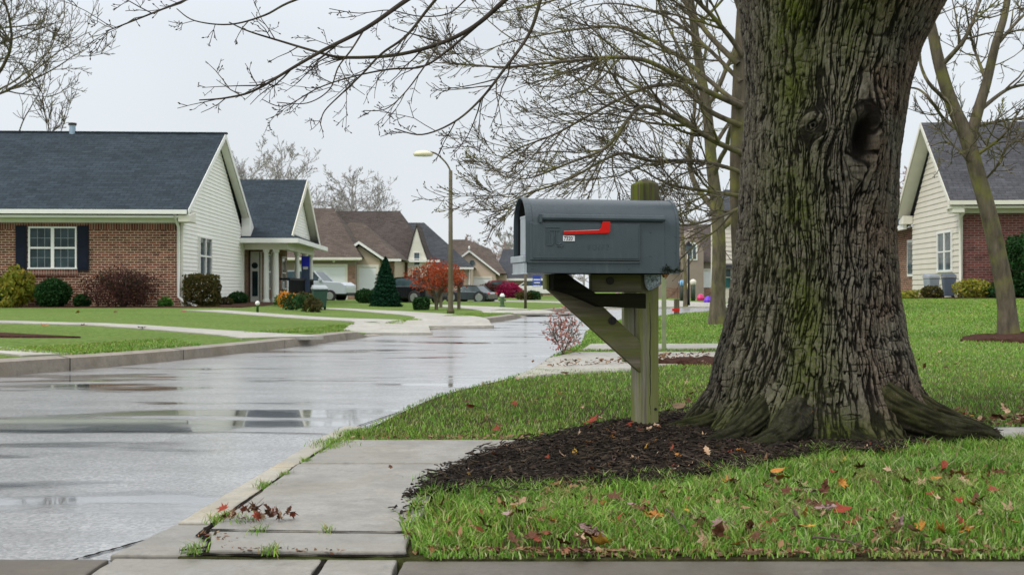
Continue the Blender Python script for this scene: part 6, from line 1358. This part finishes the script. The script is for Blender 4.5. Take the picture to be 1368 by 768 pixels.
# ------------------------------------------------------------------ vehicles
tyre = simple('tyre_rubber', (.012, .012, .013), .8, .1, 10); rimm = simple('alloy_rim', (.45, .46, .48), .3, .1, 10, metal=.7); tail = simple('red_tail_lens', (.5, .02, .02), .2, .1, 10); chrome = simple('head_lens', (.6, .62, .65), .15, .1, 10)
def paint(name, c): m_ = M(name, .25, spec=.6); m_.color(c); m_.b.inputs['Coat Weight'].default_value = .8; m_.b.inputs['Coat Roughness'].default_value = .05; return m_.m
def car(name, label, loc, rz_, L, Hh_, pnt, kind='sedan', cat='car', group=None):
    t = thing(name, label, cat, loc, rz_, group); w = .87 if kind != 'suv' else .93; h = Hh_
    if kind == 'sedan': lowp = [(-.5, .22), (-.5, .52), (-.47, .60), (-.30, .64), (.22, .66), (.40, .62), (.48, .52), (.5, .40), (.49, .22)]; cab = [(-.36, .62), (-.22, .97), (-.02, 1.0), (.12, .96), (.26, .65)]
    elif kind == 'suv': lowp = [(-.5, .24), (-.5, .60), (-.49, .66), (.20, .66), (.44, .62), (.5, .52), (.5, .26)]; cab = [(-.49, .65), (-.46, .97), (-.1, 1.0), (.10, .97), (.22, .65)]
    else: lowp = [(-.5, .30), (-.5, .64), (-.12, .66), (.22, .66), (.46, .62), (.5, .5), (.5, .28)]; cab = [(-.14, .65), (-.12, .95), (-.02, 1.0), (.10, .98), (.22, .65)]
    b = MB(); n = len(lowp)
    vs = []; fs = []
    for yy, k in ((-w, 1), (-w * .97, 1), (w * .97, 1), (w, 1)):
        for x_, z_ in lowp: vs.append((x_ * L * (1 if abs(yy) < w else .985), yy, z_ * h * (1.0 if abs(yy) < w else .985)))
    for s_ in range(3):
        for i in range(n): j = (i + 1) % n; fs.append((s_*n+i, s_*n+j, (s_+1)*n+j, (s_+1)*n+i))
    fs += [tuple(range(n)), tuple(range(4*n-1, 3*n-1, -1))]; b.add(vs, fs)
    body = b.build('body', pnt, t, bevel=.03)
    m_ = len(cab); c = MB(); vs = []; fs = []
    for sy in (-1, 1):
        for x_, z_ in cab: q = (z_ - .62) / .38; vs.append((x_ * L, sy * w * (.96 - .2 * q), z_ * h - .02))
    for i in range(m_ - 1): fs.append((i, i+1, m_+i+1, m_+i))
    fs += [tuple(range(m_)), tuple(range(2*m_-1, m_-1, -1))]; c.add(vs, fs); cb = c.build('windows', MT['glass'], t)
    r_ = MB(); top = [(x_, z_) for x_, z_ in cab[1:-1]]; vs = []
    for sy in (-1, 1):
        for x_, z_ in top: q = (z_ - .62) / .38; vs.append((x_ * L, sy * w * (.98 - .2 * q), z_ * h + .004))
        for x_, z_ in top: q = (z_ - .62) / .38; vs.append((x_ * L, sy * w * (.98 - .2 * q), z_ * h - .05))
    k = len(top); a, b2 = 0, 2 * k
    fs = [(a+i, a+i+1, b2+i+1, b2+i) for i in range(k-1)] + [(a+k+i, b2+k+i, b2+k+i+1, a+k+i+1) for i in range(k-1)] + [(a+i, a+k+i, a+k+i+1, a+i+1) for i in range(k-1)] + [(b2+i, b2+i+1, b2+k+i+1, b2+k+i) for i in range(k-1)] + [(a, b2, b2+k, a+k), (a+k-1, a+2*k-1, b2+2*k-1, b2+k-1)]
    r_.add(vs, fs)
    for sy in (-1, 1):
        for i_ in (0, m_ - 2, ):
            (xa, za), (xb, zb2) = cab[i_], cab[i_+1]; qa = (za-.62)/.38; qb = (zb2-.62)/.38
            r_.tube([(xa*L, sy*w*(.97-.2*qa), za*h-.02), (xb*L, sy*w*(.97-.2*qb), zb2*h-.02)], .035, 5)
    r_.build('roof', pnt, t)
    for sx in (-.31, .31):
        for sy in (-1, 1):
            wl_ = MB().cyl((sx * L, sy * w * 1.01 - .1 if sy > 0 else -w * 1.01 - .08, .31), .31, .18, 'y', 20).build('wheel', tyre, t, bevel=.02)
            MB().cyl((sx * L, sy * w * 1.01 + (.07 if sy > 0 else -.1), .31), .19, .03, 'y', 14).build('rim', rimm, wl_, bevel=.005)
    for sy in (-1, 1):
        MB().box(-.505*L, -.47*L, sy*w*.78-.14, sy*w*.78+.14, .50*h, .59*h).build('tail_light', tail, t, bevel=.01)
        MB().box(.47*L, .503*L, sy*w*.75-.15, sy*w*.75+.15, .44*h, .53*h).build('headlight', chrome, t, bevel=.01)
        MB().box(.17*L, .20*L, sy*(w+.02)-.08, sy*(w+.02)+.08, .66*h, .74*h).build('mirror', pnt, t, bevel=.01)
    MB().box(-.512*L, .512*L, -w*.9, w*.9, .20*h, .29*h).build('bumper', tyre, t, bevel=.02)
    return t
car('parked_suv', 'silver grey vehicle behind the porch railing', (hx(415, 58), 58, .06), R(-8), 4.3, 1.62, paint('silver_paint', (.42, .46, .5)), 'suv')
car('parked_car', 'black car with pale boot lid behind the cone evergreen', (hx(547, 50), 50, 0.05), R(152), 2.9, 1.22, paint('black_paint', (.008, .01, .014)), 'suv')
car('parked_car', 'long dark grey sedan right of the lamp post', (hx(629, 56), 56, 0.0), R(165), 2.3, .92, paint('dark_grey_paint', (.04, .05, .06)), 'sedan')
car('parked_car', 'red car half hidden behind the pink bush', (hx(668, 84), 84, 0.05), R(10), 3.2, 1.3, paint('wine_paint', (.25, .01, .03)), 'sedan')
car('parked_car', 'white car beyond the lawn directly below the mailbox', (hx(722, 88), 88, 0.05), R(-4), 4.6, 1.35, paint('white_paint', (.75, .75, .72)), 'sedan')

# ------------------------------------------------------------------ street furniture
p = G(602, 418.5, 'L'); t = thing('street_lamp', 'slim brown lamp post with curved arm and flat pale head', 'street lamp', tuple(p)); Yl = p.y
hl_ = CAMZ - (228 - 384) / FOC * Yl - p.z; k_ = Yl / FOC
pm = simple('brown_green_pole', (.085, .07, .03), .6, .2, 5)
MB().ring((0, 0, 0), [(.10, 0), (.10, .08), (.07, .14), (.062, 1.0), (.048, hl_)], 12).build('pole', pm, t, smooth=True)
MB().tube([tuple(v) for v in crom([(0, 0, hl_ - .02), (-.12, 0, hl_ + .20), (-.38, 0, hl_ + .44), (-.62, 0, hl_ + .50)], 5)], .022, 8).build('arm', pm, t, smooth=True)
MB().ring((-.72, 0, hl_ + .44), [(.06, -.07), (.19, -.06), (.22, .0), (.15, .06), (.04, .09)], 18).build('lamp_head', simple('pale_lamp_head', (.75, .7, .5), .4, .05), t, smooth=True)
bpy.data.objects['lamp_head'].data.transform(Matrix.Translation((-.72, 0, 0)) @ Matrix.Diagonal((1.25, .8, 1, 1)) @ Matrix.Translation((.72, 0, 0)))
p = G(887, 467); t = thing('marker_stake', 'thin green metal stake on the lawn beyond the post, right of it', 'stake', tuple(p)); MB().box(-.028, .028, -.012, .012, -.1, .98).build('stake', simple('pale_green_stake', (.26, .30, .16), .6, .25, 5), t, bevel=.004); MB().box(-.030, .030, -.014, .014, .90, .985).build('rusty_cap', MT['rust'], t)
def small_post(name, label, pos, h, r, mat, top=None, tr_=.06, cat='post', group=None):
    t = thing(name, label, cat, pos, 0, group); MB().ring((0, 0, 0), [(r, -.05), (r, h)], 8).build('post', mat, t, smooth=True)
    if top is not None: MB().ring((0, 0, h), [(tr_ * .5, -tr_), (tr_, -tr_ * .4), (tr_, tr_ * .5), (tr_ * .3, tr_)], 10).build('cap', top, t, smooth=True)
    return t
p = G(344, 417, 'L'); small_post('garden_light', 'little white topped garden light on the lawn before the porch', tuple(p), .22, .03, MT['hedge'], MT['white'], .055, 'garden light')
def far_mailbox(label, pos, mat, flag=None):
    t = thing('small_mailbox', label, 'mailbox', pos, 0, 'mailboxes along the street'); MB().box(-.05, .05, -.05, .05, -.05, .72).build('post', MT['bark'], t)
    n_ = 8; P = [(-.13, .72), (.13, .72)] + [(.13 * math.cos(math.pi * i / n_), .88 + .13 * math.sin(math.pi * i / n_)) for i in range(n_ + 1)]
    MB().prism(P, -.28, .28, 'y').build('box', mat, t); MB().box(.135, .15, -.1, -.07, .8, 1.05).build('flag', MT['red'], t)
dg_ = simple('black_mailbox_paint', (.015, .017, .018), .4); 
far_mailbox('black mailbox below the red tree, left of the lamp post', tuple(G(589, 411, 'L')), dg_); far_mailbox('dark mailbox right of the lamp post by the grey sedan', tuple(G(613, 413, 'L')), dg_)
p = G(671, 410, 'L'); t = thing('fire_hydrant', 'green hydrant with a white cap on the far verge', 'hydrant', tuple(p)); MB().ring((0, 0, 0), [(.10, 0), (.10, .05), (.07, .07), (.07, .34), (.09, .36)], 12).cyl((-.13, 0, .24), .035, .26, 'x', 8).build('body', simple('green_hydrant_paint', (.06, .12, .05), .5), t); MB().ring((0, 0, .36), [(.09, 0), (.08, .06), (.04, .11)], 12).build('cap', MT['white'], t)
p = G(702, 412, 'L'); small_post('thin_post', 'thin brown post on the far verge, just left of the mailbox', tuple(p), 1.45, .045, MT['bark'])
p = (hx(717, 70), 70, .05); t = thing('yard_sign', 'small blue and white yard sign seen under the left end of the mailbox', 'sign', p); MB().box(-.02, .02, -.02, .02, 0, .8).build('stake', MT['white'], t); so = MB().box(-.25, .25, -.03, -.0, .80, 1.50).build('panel', simple('blue_sign_paint', (.02, .05, .35), .5), t); MB().box(-.2, .2, -.036, -.029, 1.2, 1.27).box(-.17, .2, -.036, -.029, 1.02, 1.08).box(-.22, .22, -.036, -.029, .82, .88).build('white_stripe', MT['white'], so)
# lantern on a thin post, bollards, toys on the far lawn to the right of the mailbox
p = (hx(920, 44), 44, .1); t = thing('lantern_post', 'black lantern post with a glass head beyond the lawn', 'street lamp', p); MB().ring((0, 0, 0), [(.06, 0), (.04, .3), (.035, 2.0)], 8).build('post', MT['black'], t, smooth=True); MB().ring((0, 0, 2.0), [(.05, 0), (.15, .3), (.16, .32)], 6).build('lantern', MT['glass2'], t); MB().ring((0, 0, 2.32), [(.19, 0), (.05, .14), (.02, .2)], 6).build('cap', MT['black'], t)
for (px_, py_, lb, mt, tm_, h) in ((911, 392, 'dark bollard with a blue top, leftmost of the small far posts', simple('dark_bollard', (.03, .04, .03), .6), simple('pale_blue_cap', (.2, .4, .6), .5), .62), (917, 392, 'dark bollard with a yellow top beside the blue topped one', simple('dark_bollard2', (.04, .05, .03), .6), simple('yellow_cap', (.7, .6, .06), .5), .5), (926, 391, 'thick dark green post with a pale top, by the magenta toy', simple('green_bollard', (.03, .05, .03), .6), MT['cream'], .65)):
    small_post('bollard', lb, (hx(px_, 60), 60, .1), h * 1.5, .12, mt, tm_, .17, 'bollard')
def toy(name, label, px_, Y_, z, w, h, mat):
    t = thing(name, label, 'garden toy', (hx(px_, Y_), Y_, z)); MB().ring((0, 0, 0), [(w * .45, 0), (w * .5, h * .4), (w * .3, h * .8), (w * .1, h)], 10).build('seat', mat, t, bevel=.01); MB().box(w * .3, w * .75, -.1, .1, 0, h * .45).build('tail', mat, t, bevel=.02)
toy('ride_on_toy', 'magenta plastic toy on the far lawn', 936, 58, .12, .42, .36, simple('magenta_plastic', (.6, .02, .15), .4)); toy('ride_on_toy', 'purple and white plastic toy beside the twin stem tree', 946, 50, .1, .40, .32, simple('purple_plastic', (.12, .02, .5), .4))
p = (hx(932, 29.5), 29.5, .02); p = (G(932, 426).x, 27.6, .1); t = thing('marker_post', 'short brown marker post with a red band at the far kerb', 'post', p); MB().box(-.06, .06, -.06, .06, -.05, .42).build('post', MT['bark'], t); MB().box(-.11, .065, -.065, .065, .12, .18).build('red_band', MT['red'], t)
# ------------------------------------------------------------------ fallen leaves
rg = np.random.RandomState(77)
def leaf_mesh(kind, seed, mat):
    r = np.random.RandomState(seed); pts = []
    if kind == 'maple':
        for a, q in [(-90, .12), (-60, .42), (-42, .30), (-20, .78), (2, .40), (22, .95), (40, .48), (62, .72), (75, .50), (90, 1.0), (105, .50), (118, .72), (140, .48), (158, .95), (178, .40), (200, .78), (222, .30), (240, .42)]:
            pts.append((math.cos(R(a)) * q * r.uniform(.88, 1.1), math.sin(R(a)) * q * r.uniform(.88, 1.1)))
    elif kind == 'oak':
        for t_, w in [(0, .05), (.12, .22), (.2, .14), (.32, .42), (.42, .2), (.55, .5), (.66, .24), (.8, .36), (.9, .18), (1, .02)]: pts.append((w * r.uniform(.85, 1.15), t_ * 2 - 1))
        pts += [(-w * r.uniform(.85, 1.15), t_) for w, t_ in reversed([(p[0], p[1]) for p in pts])]
    else:
        for k in range(12): a = 2 * math.pi * k / 12; pts.append((math.cos(a) * .48 * r.uniform(.9, 1.1), math.sin(a) * (.95 if math.sin(a) > 0 else .8) * r.uniform(.95, 1.05)))
    n = len(pts); c1, c2, tw = r.uniform(-1.0, 1.9), r.uniform(.2, 1.3), r.uniform(-.9, .9)
    def lift(x, y): return c1 * .35 * x * x + c2 * .28 * y * y + tw * .5 * x * y + .1 * math.sin(5 * x + seed) * abs(x) + .06 * math.sin(7 * y)
    V = [(0, 0, 0)]; rings = 3; F = []
    for q in range(1, rings + 1):
        for x, y in pts: s_ = q / rings; V.append((x * s_, y * s_, lift(x * s_, y * s_)))
    for i in range(n): j = (i + 1) % n; F.append((0, 1 + i, 1 + j))
    for q in range(rings - 1):
        for i in range(n): j = (i + 1) % n; a = 1 + q * n; F.append((a + i, a + n + i, a + n + j, a + j))
    # stem
    k = len(V); V += [(-.02, -.1, .01), (.02, -.1, .01), (.03, -1.35, .12 + .1 * c2), (-.0, -1.35, .12 + .1 * c2)]; F.append((k, k+1, k+2, k+3))
    me = bpy.data.meshes.new('fallen_leaf'); me.from_pydata(V, [], F); me.materials.append(mat); me.polygons.foreach_set('use_smooth', [True] * len(F)); me.update(); return me
def leafm(name, a, b):
    m = M(name, .6, spec=.2); f = m.noise(2.2, 5, rough=.7); o = m.xyz(); vein = m.math('ABSOLUTE', o[0]); rnd = m.n('ShaderNodeObjectInfo').outputs['Random']
    c = m.ramp(f, [(.3, a), (.7, b)]); c = m.mix(m.ramp(vein, [(.0, .5), (.05, 0)]), c, tuple(x * .6 for x in a)); c = m.mix(m.ramp(rnd, [(0, 0), (1, .45)]), c, (.12, .06, .03)); m.color(c); m.bump(f, .4, .05); return m.m
LC = {'brick red': leafm('red_leaf', (.20, .03, .018), (.34, .06, .025)), 'orange': leafm('orange_leaf', (.45, .16, .03), (.62, .28, .05)), 'tan': leafm('tan_leaf', (.42, .26, .15), (.6, .42, .28)),
      'dark brown': leafm('dark_brown_leaf', (.07, .025, .014), (.15, .06, .03)), 'mauve grey': leafm('mauve_leaf', (.28, .17, .16), (.45, .32, .31)), 'yellow': leafm('yellow_leaf', (.55, .38, .06), (.6, .3, .04))}
shapes = ['maple', 'oak', 'oval', 'maple', 'oak']
LM_ = {}
for ci, c in enumerate(LC):
    for k in range(4): LM_[(c, k)] = leaf_mesh(shapes[(k + ci) % 5], 10 * ci + k, LC[c])
def put_leaf(x, y, z, s_, c, where, grp, tilt=.5, near=None):
    me = LM_[(c, rg.randint(4))]; o = bpy.data.objects.new('fallen_leaf', me); col.objects.link(o); o.location = (x, y, z); o.rotation_euler = (rg.normal(0, tilt), rg.normal(0, tilt), rg.uniform(0, 6.28)); o.scale = (s_, s_, s_ * rg.uniform(.8, 1.6))
    tag(o, f'{c} fallen leaf {where}', 'leaf', grp)
names = list(LC)
# singled-out leaves read off the photograph (px, py, size in px, colour, place)
for px_, py_, s_, c, wh in [(747, 660, 17, 'brick red', 'in the grass at the lower edge of the mulch'), (522, 640, 7, 'dark brown', 'lying alone on the clean slab'), (740, 717, 11, 'orange', 'in the grass left of centre'), (868, 708, 14, 'orange', 'in the grass below the post'), (820, 682, 16, 'dark brown', 'curled upright in the grass below the post'), (842, 693, 16, 'mauve grey', 'beside the curled brown leaf below the post'), (676, 707, 11, 'mauve grey', 'standing on edge in the grass at left'), (708, 645, 11, 'mauve grey', 'standing up at the mulch edge'),
                         (960, 722, 16, 'mauve grey', 'near the kerb under the big trunk'), (972, 660, 15, 'orange', 'in the grass at the root ends'), (1102, 698, 17, 'mauve grey', 'largest in the grass under the trunk'), (1122, 703, 12, 'brick red', 'beside the largest mauve leaf'), (1285, 650, 17, 'orange', 'in the grass at right'), (1330, 672, 14, 'brick red', 'near the right edge'), (1200, 712, 16, 'tan', 'standing in the grass before the right roots'), (1255, 685, 14, 'tan', 'upright in the right grass'), (1040, 655, 12, 'orange', 'before the front roots'), (1115, 648, 10, 'brick red', 'close to the bare root in front'), (965, 640, 10, 'tan', 'at the mulch edge before the roots'), (1355, 717, 12, 'orange', 'by the kerb at the right edge'),
                         (1080, 724, 12, 'yellow', 'near the kerb before the trunk'), (1295, 700, 11, 'dark brown', 'in the right grass, near the kerb'), (1240, 700, 12, 'dark brown', 'between two tan leaves at right'), (1050, 675, 13, 'dark brown', 'curled up in the grass before the trunk'), (1170, 660, 18, 'dark brown', 'flat and wet below the bare root'), (1190, 645, 16, 'tan', 'flat below the bare root'), (1150, 640, 13, 'dark brown', 'wet at the foot of the bare root'), (917, 700, 9, 'yellow', 'in the grass right of the post'),
                         (668, 622, 12, 'tan', 'on the mulch at its left end'), (755, 622, 14, 'tan', 'long and pale on the mulch before the post'), (772, 592, 11, 'tan', 'above the mulch left of the post'), (793, 573, 13, 'brick red', 'by the twig left of the post'), (790, 603, 12, 'orange', 'on the mulch left of the post'), (880, 583, 16, 'tan', 'at the foot of the post, right side'), (862, 586, 14, 'tan', 'under the front of the post'), (838, 580, 10, 'brick red', 'touching the left foot of the post'), (884, 600, 9, 'mauve grey', 'on the mulch right of the post'), (908, 573, 11, 'tan', 'on the left root'), (975, 612, 13, 'mauve grey', 'on the end of the front root'), (1036, 575, 10, 'orange', 'caught on the trunk base'), (945, 625, 11, 'tan', 'on the mulch before the front root')]:
    p = G(px_, py_); z = float(max(hM(p.x, p.y) + .012 if inpoly(np.array([p.x]), np.array([p.y]), MULCH)[0] else hR(p.x, p.y) + .05, .05)); s = s_ / FOC * p.y * .95
    if wh.startswith('caught'): p = Vector((1.44, 5.50, 0)); z = .17
    if wh == 'on the left root': z += .09
    if 'front root' in wh: z += .03
    put_leaf(p.x, p.y, z, s, c, wh, 'fallen leaves', .35)
# leaf pile in the joint at the slab corner
for k in range(26):
    t_ = k / 25; x = -.93 + .20 * t_ + rg.normal(0, .008); y = 3.67 + rg.normal(0, .02); put_leaf(x, y, .05 + rg.uniform(0, .03), rg.uniform(.019, .034), ['dark brown', 'brick red', 'dark brown', 'tan', 'dark brown', 'mauve grey'][k % 6], 'in the small heap at the slab corner', 'leaf heap at the slab corner', .9)
zones = [(GRASS_F, 120, 'half sunk in the front grass', 'leaves in the front grass', 3.3, 5.3), (MULCH, 85, 'on the dark mulch', 'leaves on the mulch', 4.5, 6.3)]
CL = [tuple(G(a, b)[:2]) for a, b in ((1100, 700), (1175, 655), (860, 700), (1290, 655), (960, 725), (700, 690), (1330, 690), (1190, 720), (990, 660), (760, 730), (1060, 660), (1250, 715))]
for poly, n, wh, gp_, lo_, hi_ in zones:
    k = 0
    while k < n:
        y = rg.uniform(lo_, hi_); x = rg.uniform(-.6, .48 * y + .1)
        if poly is GRASS_F and rg.rand() < .62: cc_ = CL[rg.randint(len(CL))]; x = cc_[0] + rg.normal(0, .09); y = cc_[1] + rg.normal(0, .10)
        if not inpoly(np.array([x]), np.array([y]), poly)[0] or (x - TREE[0]) ** 2 + (y - TREE[1]) ** 2 < .75 ** 2: continue
        if abs(x - .72) < .1 and abs(y - 6.05) < .1: continue
        c = names[rg.choice(6, p=[.16, .13, .24, .36, .06, .05])]; z = float(hM(x, y) + .012 if poly is MULCH else hR(x, y) + .024 + rg.uniform(0, .026)); put_leaf(x, y, z, rg.uniform(.022, .05) * (1 if poly is GRASS_F else .8), c, wh, gp_, .6); k += 1
# drift of leaves by the slab at right, and leaves on the back lawn
for k in range(46):
    x = 3.35 + rg.normal(0, .33) if k < 34 else rg.uniform(2.4, 3.0); y = 6.32 + rg.normal(0, .09); put_leaf(x, y, float(hR(x, y)) + .035 + rg.uniform(0, .05), rg.uniform(.03, .05), names[rg.choice(6, p=[.22, .12, .32, .26, .06, .02])], 'in the drift right of the trunk', 'leaf drift right of the trunk', .6)
k = 0
while k < 60:
    y = 5.75 + 8.5 * rg.uniform() ** 1.8; x = rg.uniform(-.35 * y / 6, .47 * y)
    if not inpoly(np.array([x]), np.array([y]), GRASS_B)[0] or inpoly(np.array([x]), np.array([y]), MULCH)[0] or (x - TREE[0]) ** 2 + (y - TREE[1]) ** 2 < .9: continue
    put_leaf(x, y, float(hR(x, y)) + .03, rg.uniform(.022, .04), names[rg.choice(6, p=[.15, .12, .35, .26, .08, .04])], 'scattered on the mown grass behind', 'leaves on the back lawn', .5); k += 1
for px_, py_, c in ((60, 438, 'orange'), (103, 419, 'orange'), (155, 418, 'dark brown'), (190, 440, 'dark brown'), (110, 437, 'brick red'), (470, 436, 'dark brown'), (245, 417, 'brick red')):
    p = G(px_, py_, 'L'); put_leaf(p.x, p.y, p.z + .03, .08, c, 'on the lawn before the brick house', 'leaves on the left lawn', .4)
# brown leaf litter along the driveway edge and front kerb
MT['litter'] = leafmat('leaf_litter', [(.12, .05, .025), (.3, .17, .09), (.07, .03, .02), (.4, .27, .17), (.2, .06, .03)], .7, 0)
def litter(name, label, pts, w, n, seed, s0=.012, s1=.03, z=.03):
    r = np.random.RandomState(seed); V = []; F = []
    for i in range(n):
        k = r.randint(len(pts) - 1); t_ = r.uniform(); x = pts[k][0] + (pts[k+1][0] - pts[k][0]) * t_ + r.normal(0, w); y = pts[k][1] + (pts[k+1][1] - pts[k][1]) * t_ + r.normal(0, w * .5)
        c = np.array([x, y, float(hR(x, y)) + z * r.uniform(.1, 1.2)]); a = r.normal(size=3) * [1, 1, .35]; b = r.normal(size=3) * [1, 1, .35]; s_ = r.uniform(s0, s1); a = a / np.linalg.norm(a) * s_; b = b / np.linalg.norm(b) * s_ * .6
        q = len(V); V += [tuple(c - a), tuple(c + b), tuple(c + a), tuple(c - b)]; F.append((q, q+1, q+2, q+3))
    me = bpy.data.meshes.new(name); me.from_pydata(V, [], F); return tag(mesh_obj(name, me, MT['litter']), label, None, None, 'stuff')
litter('leaf_litter', 'crumbled brown leaves along the front kerb', [(-.25, 3.30), (.3, 3.27), (1.5, 3.27)], .02, 900, 3, .006, .017, .015)
litter('leaf_litter', 'crumbled brown leaves along the slab and grass edge', [(-.84, 5.66), (-.1, 5.66), (.3, 5.72)], .02, 260, 4, .008, .02, .03)
litter('leaf_litter', 'brown leaves heaped along the driveway edge', [(.3, 10.5), (1.0, 10.9), (1.6, 11.6), (2.4, 12.2)], .07, 400, 5, .012, .03, .06)
litter('leaf_litter', 'leaf litter in the right hand drift', [(2.7, 6.35), (3.4, 6.32), (4.2, 6.4)], .09, 500, 6, .015, .035, .05)
litter('leaf_litter', 'tiny leaf scraps in the slab joints', [(-.95, 3.52), (-.8, 3.30), (-.5, 3.28)], .018, 160, 7, .005, .014, .012)
r_ = np.random.RandomState(3); xx, yy = scatter(GRASS_F, 8000, 55, 3.25, 5.4, 1.0); cl = fbm(xx * 2.2, yy * 2.2, 3, 88); kk = cl > .52; xx, yy = xx[kk], yy[kk]
V = []; F = []
for a_, b_ in zip(xx, yy):
    c = np.array([a_, b_, float(hR(a_, b_)) + r_.uniform(.01, .05)]); a = r_.normal(size=3) * [1, 1, .5]; b = r_.normal(size=3) * [1, 1, .5]; s_ = r_.uniform(.006, .019); a = a / np.linalg.norm(a) * s_; b = b / np.linalg.norm(b) * s_ * .6
    q = len(V); up_ = np.array([0, 0, s_ * r_.uniform(-.5, .8)]); V += [tuple(c - a), tuple(c - a * .3 + b * .9), tuple(c + a * .5 + b * .5 + up_), tuple(c + a * 1.1 + up_), tuple(c + a * .2 - b * .8), tuple(c - a * .6 - b * .5)]; F.append((q, q+1, q+2, q+3, q+4, q+5))
me = bpy.data.meshes.new('leaf_fragments'); me.from_pydata(V, [], F); tag(mesh_obj('leaf_fragments', me, MT['litter']), 'brown leaf fragments caught in the front grass', None, None, 'stuff')
# twigs lying about
MT['twig'] = simple('fallen_twig_bark', (.07, .05, .035), .8, .3, 40)
TW = [([(640, 618), (680, 612), (720, 608), (765, 600)], .05, 'long thin root-like twig across the mulch'), ([(630, 640), (700, 625), (750, 618)], .05, 'dark twig lying at the left mulch end'), ([(788, 575), (800, 562), (812, 549), (822, 538)], None, 'bent dark twig sticking up left of the post'), ([(825, 604), (845, 610), (860, 616)], .05, 'reddish twig on the mulch below the post'), ([(890, 608), (930, 618), (968, 600)], .05, 'thin twig by the front root'), ([(890, 700), (905, 716), (920, 735)], .06, 'pale straw stalk in the front grass'), ([(1085, 735), (1125, 738), (1160, 750)], .05, 'pale twig by the front kerb'), ([(905, 620), (935, 632), (945, 640)], .06, 'short pale stick at the mulch edge'), ([(840, 570), (870, 560), (930, 548)], .05, 'thin twig behind the post')]
for pts, zz, lb in TW:
    if zz is None: P = [Vector((x_, y_, z_)) for x_, y_, z_ in ((.44, 6.25, .05), (.49, 6.24, .10), (.535, 6.22, .15), (.565, 6.2, .20))]
    else: P = [G(a, b) for a, b in pts]; P = [Vector((v.x, v.y, max(float(hM(v.x, v.y)) if zz == .05 else zz, .045) + .012)) for v in P]
    C = crom([tuple(v) for v in P], 5); C += rg.normal(size=C.shape) * .002; o_ = thing('fallen_twig', lb, 'twig', tuple(P[0])); T = Tubes(); T.add(C, np.linspace(.0035, .0018, len(C)), 6); T.build('stick', MT['twig'], o_, tuple(P[0]))
    c0 = C[len(C) // 2]; T2 = Tubes(); T2.add(np.array([c0, c0 + [.02, .01, .012], c0 + [.05, .0, .02]]), [.0016, .0013, .001], 5); T2.build('side_shoot', MT['twig'], o_, tuple(P[0]))
# dark crumbs on the slab
litter('slab_crumbs', 'dark crumbs of bark scattered on the slabs', [(-.8, 3.7), (-.5, 4.2), (-.4, 4.7), (-.3, 5.3)], .16, 45, 12, .003, .008, .004)
bpy.data.objects['slab_crumbs'].data.materials[0] = MT['mulch']
